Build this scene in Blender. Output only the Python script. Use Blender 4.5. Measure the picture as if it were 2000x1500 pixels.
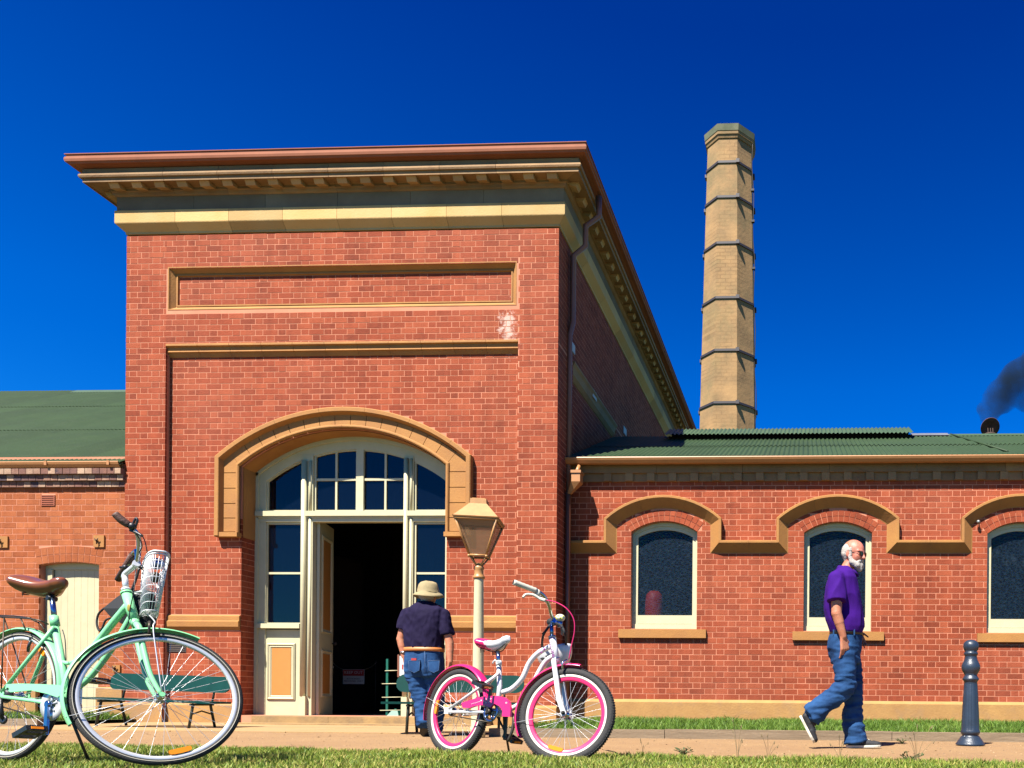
import bpy, bmesh, math, random
from mathutils import Vector, Matrix, noise

random.seed(7)
for _o in list(bpy.data.objects):
    bpy.data.objects.remove(_o, do_unlink=True)
scene = bpy.context.scene
COL = scene.collection
R = math.radians

# ---------------------------------------------------------------- camera
FOC, PX, PY = 1500.0, 1500.0, 1371.0          # focal length and principal point, in photo pixels (2000 x 1500)
YAW, ROLL = math.atan(65 / 1500.0), 0.008
CAM = Vector((0, 0, 0.39))
CAMROT = Matrix.Rotation(YAW, 3, 'Z') @ Matrix.Rotation(math.pi / 2, 3, 'X') @ Matrix.Rotation(ROLL, 3, 'Z')
cam_data = bpy.data.cameras.new('camera')
cam_data.sensor_width = 36
cam_data.lens = FOC / 2000 * 36
cam_data.shift_x = -(PX - 1000) / 2000
cam_data.shift_y = (PY - 750) / 2000
cam_data.clip_start = 0.05
cam_data.clip_end = 5000
camera = bpy.data.objects.new('camera', cam_data)
camera.matrix_world = Matrix.Translation(CAM) @ CAMROT.to_4x4()
COL.objects.link(camera)
scene.camera = camera

# ---------------------------------------------------------------- sky and sun
SUN_EL, SUN_AZ = R(55.8), R(26.5)             # azimuth: degrees left of straight behind the camera
world = bpy.data.worlds.new('World')
scene.world = world
world.use_nodes = True
wn, wl = world.node_tree.nodes, world.node_tree.links
wn.clear()
sky = wn.new('ShaderNodeTexSky')
sky.sky_type = 'NISHITA'
sky.sun_disc = False
sky.sun_elevation = SUN_EL
sky.sun_rotation = math.pi + SUN_AZ
sky.altitude = 300
sky.air_density = 1.0
sky.dust_density = 0.0
sky.ozone_density = 4.0
hsv = wn.new('ShaderNodeHueSaturation')
hsv.inputs['Hue'].default_value = 0.506
hsv.inputs['Saturation'].default_value = 1.45
gam = wn.new('ShaderNodeMix'); gam.data_type = 'RGBA'; gam.blend_type = 'MULTIPLY'
gam.inputs['Factor'].default_value = 1.0
gam.inputs['B'].default_value = (0.24, 0.985, 1.235, 1)
bg = wn.new('ShaderNodeBackground')
bg.inputs['Strength'].default_value = 0.05
wo = wn.new('ShaderNodeOutputWorld')
wl.new(sky.outputs[0], hsv.inputs['Color'])
wl.new(hsv.outputs[0], gam.inputs['A'])
tco = wn.new('ShaderNodeTexCoord'); sep = wn.new('ShaderNodeSeparateXYZ'); grd = wn.new('ShaderNodeValToRGB')   # deeper blue towards the zenith, all round
wl.new(tco.outputs['Generated'], sep.inputs[0]); wl.new(sep.outputs['Z'], grd.inputs['Fac'])
_e = grd.color_ramp.elements
_e[0].position = 0.0; _e[0].color = (.67, .95, 1.0, 1); _e[1].position = 1.0; _e[1].color = (.67, .30, .58, 1)
_k = _e.new(.375); _k.color = (.67, .80, .95, 1); _k = _e.new(.656); _k.color = (.67, .37, .66, 1)
gm2 = wn.new('ShaderNodeMix'); gm2.data_type = 'RGBA'; gm2.blend_type = 'MULTIPLY'; gm2.inputs['Factor'].default_value = 1.0
wl.new(gam.outputs['Result'], gm2.inputs['A']); wl.new(grd.outputs['Color'], gm2.inputs['B'])
wl.new(gm2.outputs['Result'], bg.inputs['Color'])
wl.new(bg.outputs[0], wo.inputs['Surface'])

sun_data = bpy.data.lights.new('sun', 'SUN')
sun_data.energy = 5.0
sun_data.angle = R(0.5)
sun_data.color = (1.0, 0.95, 0.86)
sun = bpy.data.objects.new('sun', sun_data)
SUNDIR = Vector((-math.sin(SUN_AZ) * math.cos(SUN_EL), -math.cos(SUN_AZ) * math.cos(SUN_EL), math.sin(SUN_EL)))
sun.rotation_euler = SUNDIR.to_track_quat('Z', 'Y').to_euler()
sun.location = (-6, -12, 20)
COL.objects.link(sun)

scene.render.engine = 'CYCLES'
scene.cycles.diffuse_bounces = 1
scene.view_settings.view_transform = 'Standard'
scene.view_settings.look = 'None'
scene.view_settings.gamma = 1
scene.view_settings.use_curve_mapping = False
scene.view_settings.exposure = 1.56

# ---------------------------------------------------------------- helpers
def ray(px, py):
    return CAMROT @ Vector(((px - PX) / FOC, -(py - PY) / FOC, -1))

def at(px, py, y):
    """world point seen at a photo pixel on the vertical plane Y = y"""
    d = ray(px, py)
    return CAM + d * (y / d.y)

def onplane(px, py, o, n):
    d = ray(px, py)
    return CAM + d * ((o - CAM).dot(n) / d.dot(n))

def X(px, y, py=1100):
    return at(px, py, y).x

def Z(py, y, px=700):
    return at(px, py, y).z

def root_loc(o):
    while o.parent:
        o = o.parent
    return o.location.copy()

class MB:
    """collects shapes in world coordinates; build() makes ONE mesh object"""
    def __init__(self):
        self.v, self.f, self.s = [], [], []
    def add(self, vs, fs, smooth=False):
        b = len(self.v)
        self.v += [tuple(p) for p in vs]
        self.f += [tuple(i + b for i in f) for f in fs]
        self.s += [smooth] * len(fs)
        return self
    def box(self, x0, x1, y0, y1, z0, z1):
        vs = [(x, y, z) for x in (x0, x1) for y in (y0, y1) for z in (z0, z1)]
        return self.add(vs, [(0, 1, 3, 2), (4, 6, 7, 5), (0, 4, 5, 1), (2, 3, 7, 6), (0, 2, 6, 4), (1, 5, 7, 3)])
    def obox(self, m, sx, sy, sz, taper=1.0):
        vs = []
        for x in (-.5, .5):
            for y in (-.5, .5):
                for z in (-.5, .5):
                    t = taper if z > 0 else 1
                    vs.append(m @ Vector((x * sx * t, y * sy * t, z * sz)))
        return self.add(vs, [(0, 1, 3, 2), (4, 6, 7, 5), (0, 4, 5, 1), (2, 3, 7, 6), (0, 2, 6, 4), (1, 5, 7, 3)])
    def quad(self, a, b, c, d):
        return self.add([a, b, c, d], [(0, 1, 2, 3)])
    def prism(self, poly, y0, y1):
        """polygon in (x, z) extruded from y0 to y1"""
        n = len(poly)
        vs = [(x, y0, z) for x, z in poly] + [(x, y1, z) for x, z in poly]
        fs = [tuple(range(n)), tuple(range(2 * n - 1, n - 1, -1))]
        fs += [(i, (i + 1) % n, n + (i + 1) % n, n + i) for i in range(n)]
        return self.add(vs, fs)
    def tube(self, pts, r, n=10, cap=True, flat=None):
        pts = [Vector(p) for p in pts]
        rs = r if isinstance(r, (list, tuple)) else [r] * len(pts)
        rings, up = [], None
        for i, p in enumerate(pts):
            t = (pts[min(i + 1, len(pts) - 1)] - pts[max(i - 1, 0)])
            if t.length < 1e-9:
                t = Vector((0, 0, 1))
            t.normalize()
            if up is None:
                up = Vector((0, 0, 1)) if abs(t.z) < .9 else Vector((0, 1, 0))
                up = (up - t * up.dot(t)).normalized()
            else:
                up = (up - t * up.dot(t))
                up = up.normalized() if up.length > 1e-6 else t.orthogonal().normalized()
            sd = t.cross(up)
            rings.append([p + (up * math.cos(2 * math.pi * k / n) + sd * math.sin(2 * math.pi * k / n) * (flat or 1)) * rs[i] for k in range(n)])
        vs = [q for rg in rings for q in rg]
        fs = []
        for i in range(len(pts) - 1):
            for k in range(n):
                k2 = (k + 1) % n
                fs.append((i * n + k, i * n + k2, (i + 1) * n + k2, (i + 1) * n + k))
        self.add(vs, fs, True)
        if cap:
            b = len(self.v) - len(vs)
            self.f.append(tuple(b + k for k in range(n - 1, -1, -1))); self.s.append(False)
            b2 = b + (len(pts) - 1) * n
            self.f.append(tuple(b2 + k for k in range(n))); self.s.append(False)
        return self
    def lathe(self, prof, cx, cy, n=32, flute=0, axis=None):
        """prof = [(radius, z)]"""
        vs, fs = [], []
        for r, z in prof:
            for k in range(n):
                a = 2 * math.pi * k / n
                rr = r
                vs.append((cx + rr * math.cos(a), cy + rr * math.sin(a), z))
        for i in range(len(prof) - 1):
            for k in range(n):
                k2 = (k + 1) % n
                fs.append((i * n + k, i * n + k2, (i + 1) * n + k2, (i + 1) * n + k))
        self.add(vs, fs, True)
        b = len(self.v) - len(vs)
        self.f.append(tuple(b + k for k in range(n - 1, -1, -1))); self.s.append(False)
        self.f.append(tuple(b + (len(prof) - 1) * n + k for k in range(n))); self.s.append(False)
        return self
    def ball(self, c, r, n=12, m=8, sc=(1, 1, 1), rot=None):
        c = Vector(c)
        vs, fs = [], []
        for i in range(1, m):
            th = math.pi * i / m
            for k in range(n):
                a = 2 * math.pi * k / n
                d = Vector((math.sin(th) * math.cos(a) * sc[0], math.sin(th) * math.sin(a) * sc[1], math.cos(th) * sc[2])) * r
                if rot: d = rot @ d
                vs.append(c + d)
        top = Vector((0, 0, sc[2] * r)); bot = -top
        if rot: top = rot @ top; bot = rot @ bot
        vs += [c + top, c + bot]
        T, B = len(vs) - 2, len(vs) - 1
        for k in range(n):
            k2 = (k + 1) % n
            fs.append((T, k, k2)); fs.append((B, (m - 2) * n + k2, (m - 2) * n + k))
            for i in range(m - 2):
                fs.append((i * n + k, (i + 1) * n + k, (i + 1) * n + k2, i * n + k2))
        return self.add(vs, fs, True)
    def cone(self, p0, r0, p1, r1, n=14, sq=None):
        """closed tapered capsule from p0 to p1 (for bodies); sq = (axis vector, scale) flattens it"""
        p0, p1 = Vector(p0), Vector(p1)
        t = (p1 - p0); L = t.length
        t = t.normalized() if L > 1e-7 else Vector((0, 0, 1))
        u = t.orthogonal().normalized(); w = t.cross(u)
        rings = []
        for a in (-80, -50, -20): rings.append((p0 + t * r0 * math.sin(R(a)), r0 * math.cos(R(a))))
        for a in (20, 50, 80): rings.append((p1 + t * r1 * math.sin(R(a)), r1 * math.cos(R(a))))
        vs = []
        for c, r in rings:
            for k in range(n):
                d = (u * math.cos(2 * math.pi * k / n) + w * math.sin(2 * math.pi * k / n)) * r
                if sq:
                    ax, s = sq
                    d = d + ax * (d.dot(ax) * (s - 1))
                vs.append(c + d)
        fs = []
        for i in range(len(rings) - 1):
            for k in range(n):
                k2 = (k + 1) % n
                fs.append((i * n + k, i * n + k2, (i + 1) * n + k2, (i + 1) * n + k))
        fs.append(tuple(range(n - 1, -1, -1)))
        fs.append(tuple((len(rings) - 1) * n + k for k in range(n)))
        return self.add(vs, fs, True)
    def mesh(self, name, off=Vector((0, 0, 0))):
        me = bpy.data.meshes.new(name)
        me.from_pydata([(x - off.x, y - off.y, z - off.z) for x, y, z in self.v], [], self.f)
        me.polygons.foreach_set('use_smooth', self.s)
        me.update()
        return me
    def build(self, name, mat, parent=None, loc=None, fix=True, **props):
        off = root_loc(parent) if parent else (Vector(loc) if loc is not None else Vector((0, 0, 0)))
        me = self.mesh(name, off)
        if fix and len(self.f) < 60000:
            bm = bmesh.new(); bm.from_mesh(me)
            bmesh.ops.recalc_face_normals(bm, faces=bm.faces)
            bm.to_mesh(me); bm.free()
        if mat: me.materials.append(mat)
        o = bpy.data.objects.new(name, me)
        COL.objects.link(o)
        if parent: o.parent = parent
        else: o.location = off
        for k, val in props.items(): o[k] = val
        return o

def inst(name, me, loc, parent, rot=None):
    """another object on shared mesh data; loc is in world coordinates"""
    o = bpy.data.objects.new(name, me)
    COL.objects.link(o)
    if parent:
        o.parent = parent
        o.location = Vector(loc) - root_loc(parent)
    else:
        o.location = loc
    if rot: o.rotation_euler = rot
    return o

def thing(name, label, cat, loc=(0, 0, 0), rotz=0, group=None):
    o = bpy.data.objects.new(name, None)
    o.empty_display_size = 0.2
    COL.objects.link(o)
    o.location = loc
    o.rotation_euler = (0, 0, rotz)
    o['label'] = label; o['category'] = cat
    if group: o['group'] = group
    return o

def tag(o, label=None, cat=None, group=None, kind=None):
    if label: o['label'] = label
    if cat: o['category'] = cat
    if group: o['group'] = group
    if kind: o['kind'] = kind
    return o

def copy_tree(o, parent=None):
    c = o.copy(); COL.objects.link(c)
    if parent: c.parent = parent
    for ch in list(o.children):
        copy_tree(ch, c)
    return c

def smoothpts(pts, k=6):
    """Catmull-Rom through the points"""
    P = [Vector(p) for p in pts]
    P = [P[0] * 2 - P[1]] + P + [P[-1] * 2 - P[-2]]
    out = []
    for i in range(1, len(P) - 2):
        for j in range(k):
            t = j / k
            a, b, c, d = P[i - 1], P[i], P[i + 1], P[i + 2]
            out.append(0.5 * ((2 * b) + (c - a) * t + (2 * a - 5 * b + 4 * c - d) * t * t + (3 * b - a - 3 * c + d) * t ** 3))
    out.append(P[-2])
    return out

# sweeps ---------------------------------------------------------
def stations(pts, closed=False, side=1):
    """2-D path -> (point, mitre vector); offset to the right of travel for side = 1"""
    P = [Vector(p) for p in pts]
    n = len(P); out = []
    for i in range(n):
        a = P[i - 1] if (i > 0 or closed) else None
        b = P[(i + 1) % n] if (i < n - 1 or closed) else None
        d1 = (P[i] - a).normalized() if a is not None else None
        d2 = (b - P[i]).normalized() if b is not None else None
        if d1 is None: d1 = d2
        if d2 is None: d2 = d1
        n1 = Vector((d1.y, -d1.x)) * side; n2 = Vector((d2.y, -d2.x)) * side
        m = (n1 + n2)
        m = m / max(0.2, (1 + n1.dot(n2)))
        out.append((P[i], m))
    return out

def sweep(mb, st, prof, fn, closed=False, cap=True):
    """st = stations, prof = closed profile [(offset, w)], fn(point2, w) -> 3-D"""
    n = len(prof); vs = []
    for p, m in st:
        for o, w in prof:
            vs.append(fn(p + m * o, w))
    fs = []
    S = len(st)
    for i in range(S if closed else S - 1):
        j = (i + 1) % S
        for k in range(n):
            k2 = (k + 1) % n
            fs.append((i * n + k, i * n + k2, j * n + k2, j * n + k))
    if cap and not closed:
        fs.append(tuple(range(n - 1, -1, -1)))
        fs.append(tuple((S - 1) * n + k for k in range(n)))
    mb.add(vs, fs)
    return mb

def subst(st, i0, i1, gap=0.003):
    """stations i0..i1 pulled in a little at both ends so that stones show a joint"""
    s = [(p.copy(), m.copy()) for p, m in st[i0:i1 + 1]]
    d = (s[1][0] - s[0][0]).normalized(); s[0] = (s[0][0] + d * gap, s[0][1])
    d = (s[-2][0] - s[-1][0]).normalized(); s[-1] = (s[-1][0] + d * gap, s[-1][1])
    return s

def cutpath(pts, step):
    """insert extra points so that no segment is longer than step"""
    out = [Vector(pts[0])]
    for a, b in zip(pts[:-1], pts[1:]):
        a, b = Vector(a), Vector(b)
        n = max(1, int(round((b - a).length / step)))
        for k in range(1, n + 1):
            out.append(a.lerp(b, k / n))
    return out

# ---------------------------------------------------------------- materials
KALB = 0.62                                   # keeps paint and stone within real-world reflectance for this exposure
def mat(name, color, rough=0.6, metal=0.0, spec=0.5, var=0.0, vscale=3.0, color2=None, bump=0.0, bscale=60.0,
        rnd=0.0, coat=0.0, stain=None, stain_scale=0.8, stain_amt=0.5, stretch=None):
    m = bpy.data.materials.new(name); m.use_nodes = True
    N, L = m.node_tree.nodes, m.node_tree.links
    b = N['Principled BSDF']
    b.inputs['Roughness'].default_value = rough
    b.inputs['Metallic'].default_value = metal
    b.inputs['Specular IOR Level'].default_value = spec
    b.inputs['Coat Weight'].default_value = coat
    geo = N.new('ShaderNodeNewGeometry')
    pos = geo.outputs['Position']
    if stretch:
        mp = N.new('ShaderNodeMapping'); mp.inputs['Scale'].default_value = stretch
        L.new(pos, mp.inputs['Vector']); pos = mp.outputs[0]
    col = None
    color = tuple(c * KALB for c in color)
    if color2: color2 = tuple(c * KALB for c in color2)
    if stain: stain = tuple(c * KALB for c in stain)
    c1 = tuple(color) + (1,)
    c2 = tuple(color2) + (1,) if color2 else tuple(c * (1 - var) for c in color) + (1,)
    if var or color2:
        nz = N.new('ShaderNodeTexNoise'); nz.inputs['Scale'].default_value = vscale
        nz.inputs['Detail'].default_value = 8; nz.inputs['Roughness'].default_value = 0.65
        L.new(pos, nz.inputs['Vector'])
        rp = N.new('ShaderNodeValToRGB')
        rp.color_ramp.elements[0].position = 0.35; rp.color_ramp.elements[1].position = 0.68
        rp.color_ramp.elements[0].color = c2; rp.color_ramp.elements[1].color = c1
        L.new(nz.outputs['Fac'], rp.inputs['Fac']); col = rp.outputs['Color']
    if rnd:
        oi = N.new('ShaderNodeObjectInfo')
        ad = N.new('ShaderNodeMath'); ad.operation = 'ADD'
        L.new(oi.outputs['Random'], ad.inputs[0]); L.new(geo.outputs['Random Per Island'], ad.inputs[1])
        fr = N.new('ShaderNodeMath'); fr.operation = 'FRACT'; L.new(ad.outputs[0], fr.inputs[0])
        mr = N.new('ShaderNodeMapRange'); mr.inputs['To Min'].default_value = 1 - rnd; mr.inputs['To Max'].default_value = 1 + rnd * .6
        L.new(fr.outputs[0], mr.inputs['Value'])
        mx = N.new('ShaderNodeMix'); mx.data_type = 'RGBA'; mx.blend_type = 'MULTIPLY'; mx.inputs['Factor'].default_value = 1
        if col: L.new(col, mx.inputs['A'])
        else: mx.inputs['A'].default_value = c1
        L.new(mr.outputs[0], mx.inputs['B']); col = mx.outputs['Result']
    if stain:
        nz = N.new('ShaderNodeTexNoise'); nz.inputs['Scale'].default_value = stain_scale
        nz.inputs['Detail'].default_value = 6; nz.inputs['Roughness'].default_value = .7
        L.new(geo.outputs['Position'], nz.inputs['Vector'])
        mr = N.new('ShaderNodeMapRange'); mr.inputs['From Min'].default_value = .5; mr.inputs['From Max'].default_value = .72
        mr.inputs['To Max'].default_value = stain_amt
        L.new(nz.outputs['Fac'], mr.inputs['Value'])
        mx = N.new('ShaderNodeMix'); mx.data_type = 'RGBA'
        L.new(mr.outputs[0], mx.inputs['Factor'])
        if col: L.new(col, mx.inputs['A'])
        else: mx.inputs['A'].default_value = c1
        mx.inputs['B'].default_value = tuple(stain) + (1,); col = mx.outputs['Result']
    if col: L.new(col, b.inputs['Base Color'])
    else: b.inputs['Base Color'].default_value = c1
    if bump:
        nz = N.new('ShaderNodeTexNoise'); nz.inputs['Scale'].default_value = bscale
        nz.inputs['Detail'].default_value = 6
        L.new(pos, nz.inputs['Vector'])
        bp = N.new('ShaderNodeBump'); bp.inputs['Strength'].default_value = bump; bp.inputs['Distance'].default_value = 0.01
        L.new(nz.outputs['Fac'], bp.inputs['Height']); L.new(bp.outputs[0], b.inputs['Normal'])
    return m

def brick_mat(name, dark, mid, light, stain, stain_amt=.3, patch=None):
    dark, mid, light, stain = [tuple(c * KALB for c in q) for q in (dark, mid, light, stain)]
    m = bpy.data.materials.new(name); m.use_nodes = True
    N, L = m.node_tree.nodes, m.node_tree.links
    b = N['Principled BSDF']; b.inputs['Roughness'].default_value = .85; b.inputs['Specular IOR Level'].default_value = .2
    geo = N.new('ShaderNodeNewGeometry'); oi = N.new('ShaderNodeObjectInfo')
    ad = N.new('ShaderNodeMath'); ad.operation = 'ADD'
    L.new(oi.outputs['Random'], ad.inputs[0]); L.new(geo.outputs['Random Per Island'], ad.inputs[1])
    fr = N.new('ShaderNodeMath'); fr.operation = 'FRACT'; L.new(ad.outputs[0], fr.inputs[0])
    nz = N.new('ShaderNodeTexNoise'); nz.inputs['Scale'].default_value = 9; nz.inputs['Detail'].default_value = 8; nz.inputs['Roughness'].default_value = .7
    L.new(geo.outputs['Position'], nz.inputs['Vector'])
    sm = N.new('ShaderNodeMath'); sm.operation = 'MULTIPLY_ADD'; sm.inputs[1].default_value = .9; sm.inputs[2].default_value = -.45
    L.new(nz.outputs['Fac'], sm.inputs[0])
    a2 = N.new('ShaderNodeMath'); a2.operation = 'ADD'; a2.use_clamp = True
    L.new(fr.outputs[0], a2.inputs[0]); L.new(sm.outputs[0], a2.inputs[1])
    rp = N.new('ShaderNodeValToRGB'); e = rp.color_ramp.elements
    e[0].position = 0; e[0].color = dark + (1,); e[1].position = 1; e[1].color = light + (1,)
    k = e.new(.14); k.color = tuple(.45 * a + .55 * c for a, c in zip(dark, mid)) + (1,)
    k = e.new(.5); k.color = mid + (1,)
    L.new(a2.outputs[0], rp.inputs['Fac'])
    n2 = N.new('ShaderNodeTexNoise'); n2.inputs['Scale'].default_value = .55; n2.inputs['Detail'].default_value = 7; n2.inputs['Roughness'].default_value = .68
    L.new(geo.outputs['Position'], n2.inputs['Vector'])
    mr = N.new('ShaderNodeMapRange'); mr.inputs['From Min'].default_value = .45; mr.inputs['From Max'].default_value = .7; mr.inputs['To Max'].default_value = stain_amt
    L.new(n2.outputs['Fac'], mr.inputs['Value'])
    mx = N.new('ShaderNodeMix'); mx.data_type = 'RGBA'
    L.new(mr.outputs[0], mx.inputs['Factor']); L.new(rp.outputs['Color'], mx.inputs['A']); mx.inputs['B'].default_value = stain + (1,)
    mps = N.new('ShaderNodeMapping'); mps.inputs['Scale'].default_value = (3.2, 3.2, .42); L.new(geo.outputs['Position'], mps.inputs['Vector'])
    ns = N.new('ShaderNodeTexNoise'); ns.inputs['Scale'].default_value = 1; ns.inputs['Detail'].default_value = 7; ns.inputs['Roughness'].default_value = .7   # run-off streaks
    L.new(mps.outputs[0], ns.inputs['Vector'])
    rs_ = N.new('ShaderNodeMapRange'); rs_.inputs['From Min'].default_value = .38; rs_.inputs['From Max'].default_value = .62; rs_.inputs['To Min'].default_value = .82; rs_.inputs['To Max'].default_value = 1.06
    L.new(ns.outputs['Fac'], rs_.inputs['Value'])
    ms = N.new('ShaderNodeMix'); ms.data_type = 'RGBA'; ms.blend_type = 'MULTIPLY'; ms.inputs['Factor'].default_value = 1
    L.new(mx.outputs['Result'], ms.inputs['A']); L.new(rs_.outputs[0], ms.inputs['B']); mx = ms
    L.new(mx.outputs['Result'], b.inputs['Base Color'])
    if patch:                                       # white salt bloom with a ragged outline
        sp_ = N.new('ShaderNodeMapping'); (c_, s_) = patch
        sp_.inputs['Location'].default_value = (-c_[0] / s_[0], -c_[1] / s_[1], -c_[2] / s_[2]); sp_.inputs['Scale'].default_value = (1 / s_[0], 1 / s_[1], 1 / s_[2])
        L.new(geo.outputs['Position'], sp_.inputs['Vector'])
        ln = N.new('ShaderNodeVectorMath'); ln.operation = 'LENGTH'; L.new(sp_.outputs[0], ln.inputs[0])
        nn = N.new('ShaderNodeTexNoise'); nn.inputs['Scale'].default_value = 16; nn.inputs['Detail'].default_value = 8; nn.inputs['Roughness'].default_value = .75
        L.new(geo.outputs['Position'], nn.inputs['Vector'])
        su = N.new('ShaderNodeMath'); su.operation = 'MULTIPLY_ADD'; su.inputs[1].default_value = -.30; L.new(ln.outputs['Value'], su.inputs[0]); L.new(nn.outputs['Fac'], su.inputs[2])
        mp2 = N.new('ShaderNodeMapRange'); mp2.inputs['From Min'].default_value = .30; mp2.inputs['From Max'].default_value = .44; mp2.inputs['To Max'].default_value = .6
        L.new(su.outputs[0], mp2.inputs['Value'])
        m3 = N.new('ShaderNodeMix'); m3.data_type = 'RGBA'; L.new(mp2.outputs[0], m3.inputs['Factor']); L.new(mx.outputs['Result'], m3.inputs['A']); m3.inputs['B'].default_value = (.62, .50, .42, 1)
        L.new(m3.outputs['Result'], b.inputs['Base Color'])
    n3 = N.new('ShaderNodeTexNoise'); n3.inputs['Scale'].default_value = 70; n3.inputs['Detail'].default_value = 5
    L.new(geo.outputs['Position'], n3.inputs['Vector'])
    bp = N.new('ShaderNodeBump'); bp.inputs['Strength'].default_value = .5; bp.inputs['Distance'].default_value = .01
    L.new(n3.outputs['Fac'], bp.inputs['Height']); L.new(bp.outputs[0], b.inputs['Normal'])
    return m

def glass_mat(name, tint, trans, rough=.02, pattern=0):
    m = bpy.data.materials.new(name); m.use_nodes = True
    N, L = m.node_tree.nodes, m.node_tree.links
    b = N['Principled BSDF']
    b.inputs['Base Color'].default_value = tint + (1,)
    b.inputs['Roughness'].default_value = rough
    b.inputs['Specular IOR Level'].default_value = .5
    tr = N.new('ShaderNodeBsdfTransparent'); tr.inputs['Color'].default_value = (.8, .85, .9, 1)
    mx = N.new('ShaderNodeMixShader'); mx.inputs[0].default_value = trans
    L.new(b.outputs[0], mx.inputs[1]); L.new(tr.outputs[0], mx.inputs[2])
    L.new(mx.outputs[0], N['Material Output'].inputs['Surface'])
    geo = N.new('ShaderNodeNewGeometry')
    if pattern:
        mp = N.new('ShaderNodeMapping'); mp.inputs['Rotation'].default_value = (0, R(35), 0); mp.inputs['Scale'].default_value = (22, 22, 38)
        L.new(geo.outputs['Position'], mp.inputs['Vector'])
        vo = N.new('ShaderNodeTexVoronoi'); vo.inputs['Scale'].default_value = 1; vo.feature = 'F1'
        L.new(mp.outputs[0], vo.inputs['Vector'])
        bp = N.new('ShaderNodeBump'); bp.inputs['Strength'].default_value = .5; bp.inputs['Distance'].default_value = .01
        L.new(vo.outputs['Distance'], bp.inputs['Height']); L.new(bp.outputs[0], b.inputs['Normal'])
        nz = N.new('ShaderNodeTexNoise'); nz.inputs['Scale'].default_value = 3.2; nz.inputs['Detail'].default_value = 10; nz.inputs['Roughness'].default_value = .75
        L.new(geo.outputs['Position'], nz.inputs['Vector'])
        rp = N.new('ShaderNodeValToRGB'); e = rp.color_ramp.elements
        e[0].position = .55; e[0].color = tint + (1,); e[1].position = 1.0; e[1].color = (.12, .15, .17, 1)
        L.new(nz.outputs['Fac'], rp.inputs['Fac'])
        mm = N.new('ShaderNodeMix'); mm.data_type = 'RGBA'; mm.blend_type = 'MULTIPLY'; mm.inputs['Factor'].default_value = .9
        L.new(rp.outputs['Color'], mm.inputs['A']); L.new(vo.outputs['Distance'], mm.inputs['B'])
        L.new(mm.outputs['Result'], b.inputs['Base Color'])
    return m

M = {}
M['brick'] = brick_mat('red_brick', (.28, .054, .022), (.385, .075, .029), (.46, .104, .042), (.48, .140, .078), .36, patch=((at(993, 640, 11.4).x, 11.4, at(993, 640, 11.4).z), (.20, .3, .50)))
M['brick_l'] = brick_mat('orange_brick', (.34, .088, .028), (.44, .118, .038), (.52, .16, .058), (.54, .185, .07), .4)
M['brick_dark'] = brick_mat('mixed_brick', (.06, .05, .07), (.28, .13, .09), (.62, .42, .28), (.35, .2, .16), .3)
M['mortar'] = mat('mortar', (.82, .315, .175), .95, var=.2, vscale=2.5)
M['mortar_dark'] = mat('mortar_dark', (.30, .17, .13), .95, var=.3, vscale=2.5)
M['stone'] = mat('sandstone', (.46, .27, .11), .85, color2=(.31, .17, .07), vscale=2.2, bump=.4, bscale=45, rnd=.22, stain=(.16, .12, .08), stain_scale=1.1, stain_amt=.35)
M['modillion'] = mat('modillion_lit_stone', (.66, .40, .16), .85, var=.2, vscale=3, bump=.3, bscale=45, rnd=.15)  # lighter copy of the sandstone: lit undersides put into the colour
M['stone_grey'] = mat('weathered_shaded_sandstone', (.31, .23, .13), .9, color2=(.22, .15, .08), vscale=1.4, bump=.3, bscale=45, rnd=.25)  # weathered grey-brown frieze, its colour also darkened for the cornice shade
M['stone_pale'] = mat('pale_sandstone', (.74, .50, .20), .85, color2=(.70, .42, .13), vscale=1.4, bump=.3, bscale=45, rnd=.2)
M['ochre'] = mat('ochre_render', (.54, .245, .052), .8, color2=(.44, .185, .042), vscale=2.6, bump=.3, bscale=50, rnd=.06, stain=(.34, .16, .06), stain_scale=3, stain_amt=.35)
M['plinth'] = mat('plinth_render', (.56, .30, .09), .85, color2=(.45, .23, .07), vscale=3.2, bump=.4, bscale=40, stain=(.36, .22, .12), stain_scale=2.5, stain_amt=.6)
M['gutter'] = mat('brown_gutter_paint', (.40, .14, .07), .75, spec=.2, var=.15, vscale=4)
M['gutter_tan'] = mat('tan_gutter_paint', (.62, .28, .10), .45, var=.12, vscale=5)
M['pipe'] = mat('downpipe_paint', (.30, .11, .06), .45, var=.2)
M['cream'] = mat('cream_paint', (.74, .68, .42), .5, var=.10, vscale=6, bump=.08, bscale=30)
M['creamdoor'] = mat('plank_door_paint', (.74, .66, .40), .6, var=.12, vscale=5, bump=.1, bscale=40)
M['panel'] = mat('orange_panel_paint', (.66, .28, .06), .5, var=.08, vscale=8)
M['roof'] = mat('green_roof_paint', (.040, .078, .028), .6, spec=.25, color2=(.033, .064, .026), vscale=1.6, stain=(.058, .088, .042), stain_scale=5, stain_amt=.5, rnd=.14)
M['roofcap'] = mat('green_ridge_paint', (.07, .13, .055), .5, var=.2)
M['zinc'] = mat('zinc_flashing', (.55, .55, .52), .35, metal=.6, var=.3)
M['black'] = mat('gap_shade_black', (.008, .007, .007), .95)  # near-black colour for the shadow under the ridge ventilator
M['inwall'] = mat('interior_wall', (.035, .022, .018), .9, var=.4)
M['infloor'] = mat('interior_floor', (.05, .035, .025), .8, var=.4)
M['glass'] = glass_mat('window_glass', (.002, .004, .010), .35)
M['frost'] = glass_mat('obscured_glass', (.020, .034, .052), .62, .2, 1)
M['iron'] = mat('iron', (.03, .025, .025), .6, metal=.3, var=.3)
M['cowl'] = mat('rusty_cowl', (.14, .045, .025), .75, var=.5, vscale=14)
M['rust'] = mat('rusty_iron', (.07, .035, .02), .8, var=.5, vscale=20)
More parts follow.
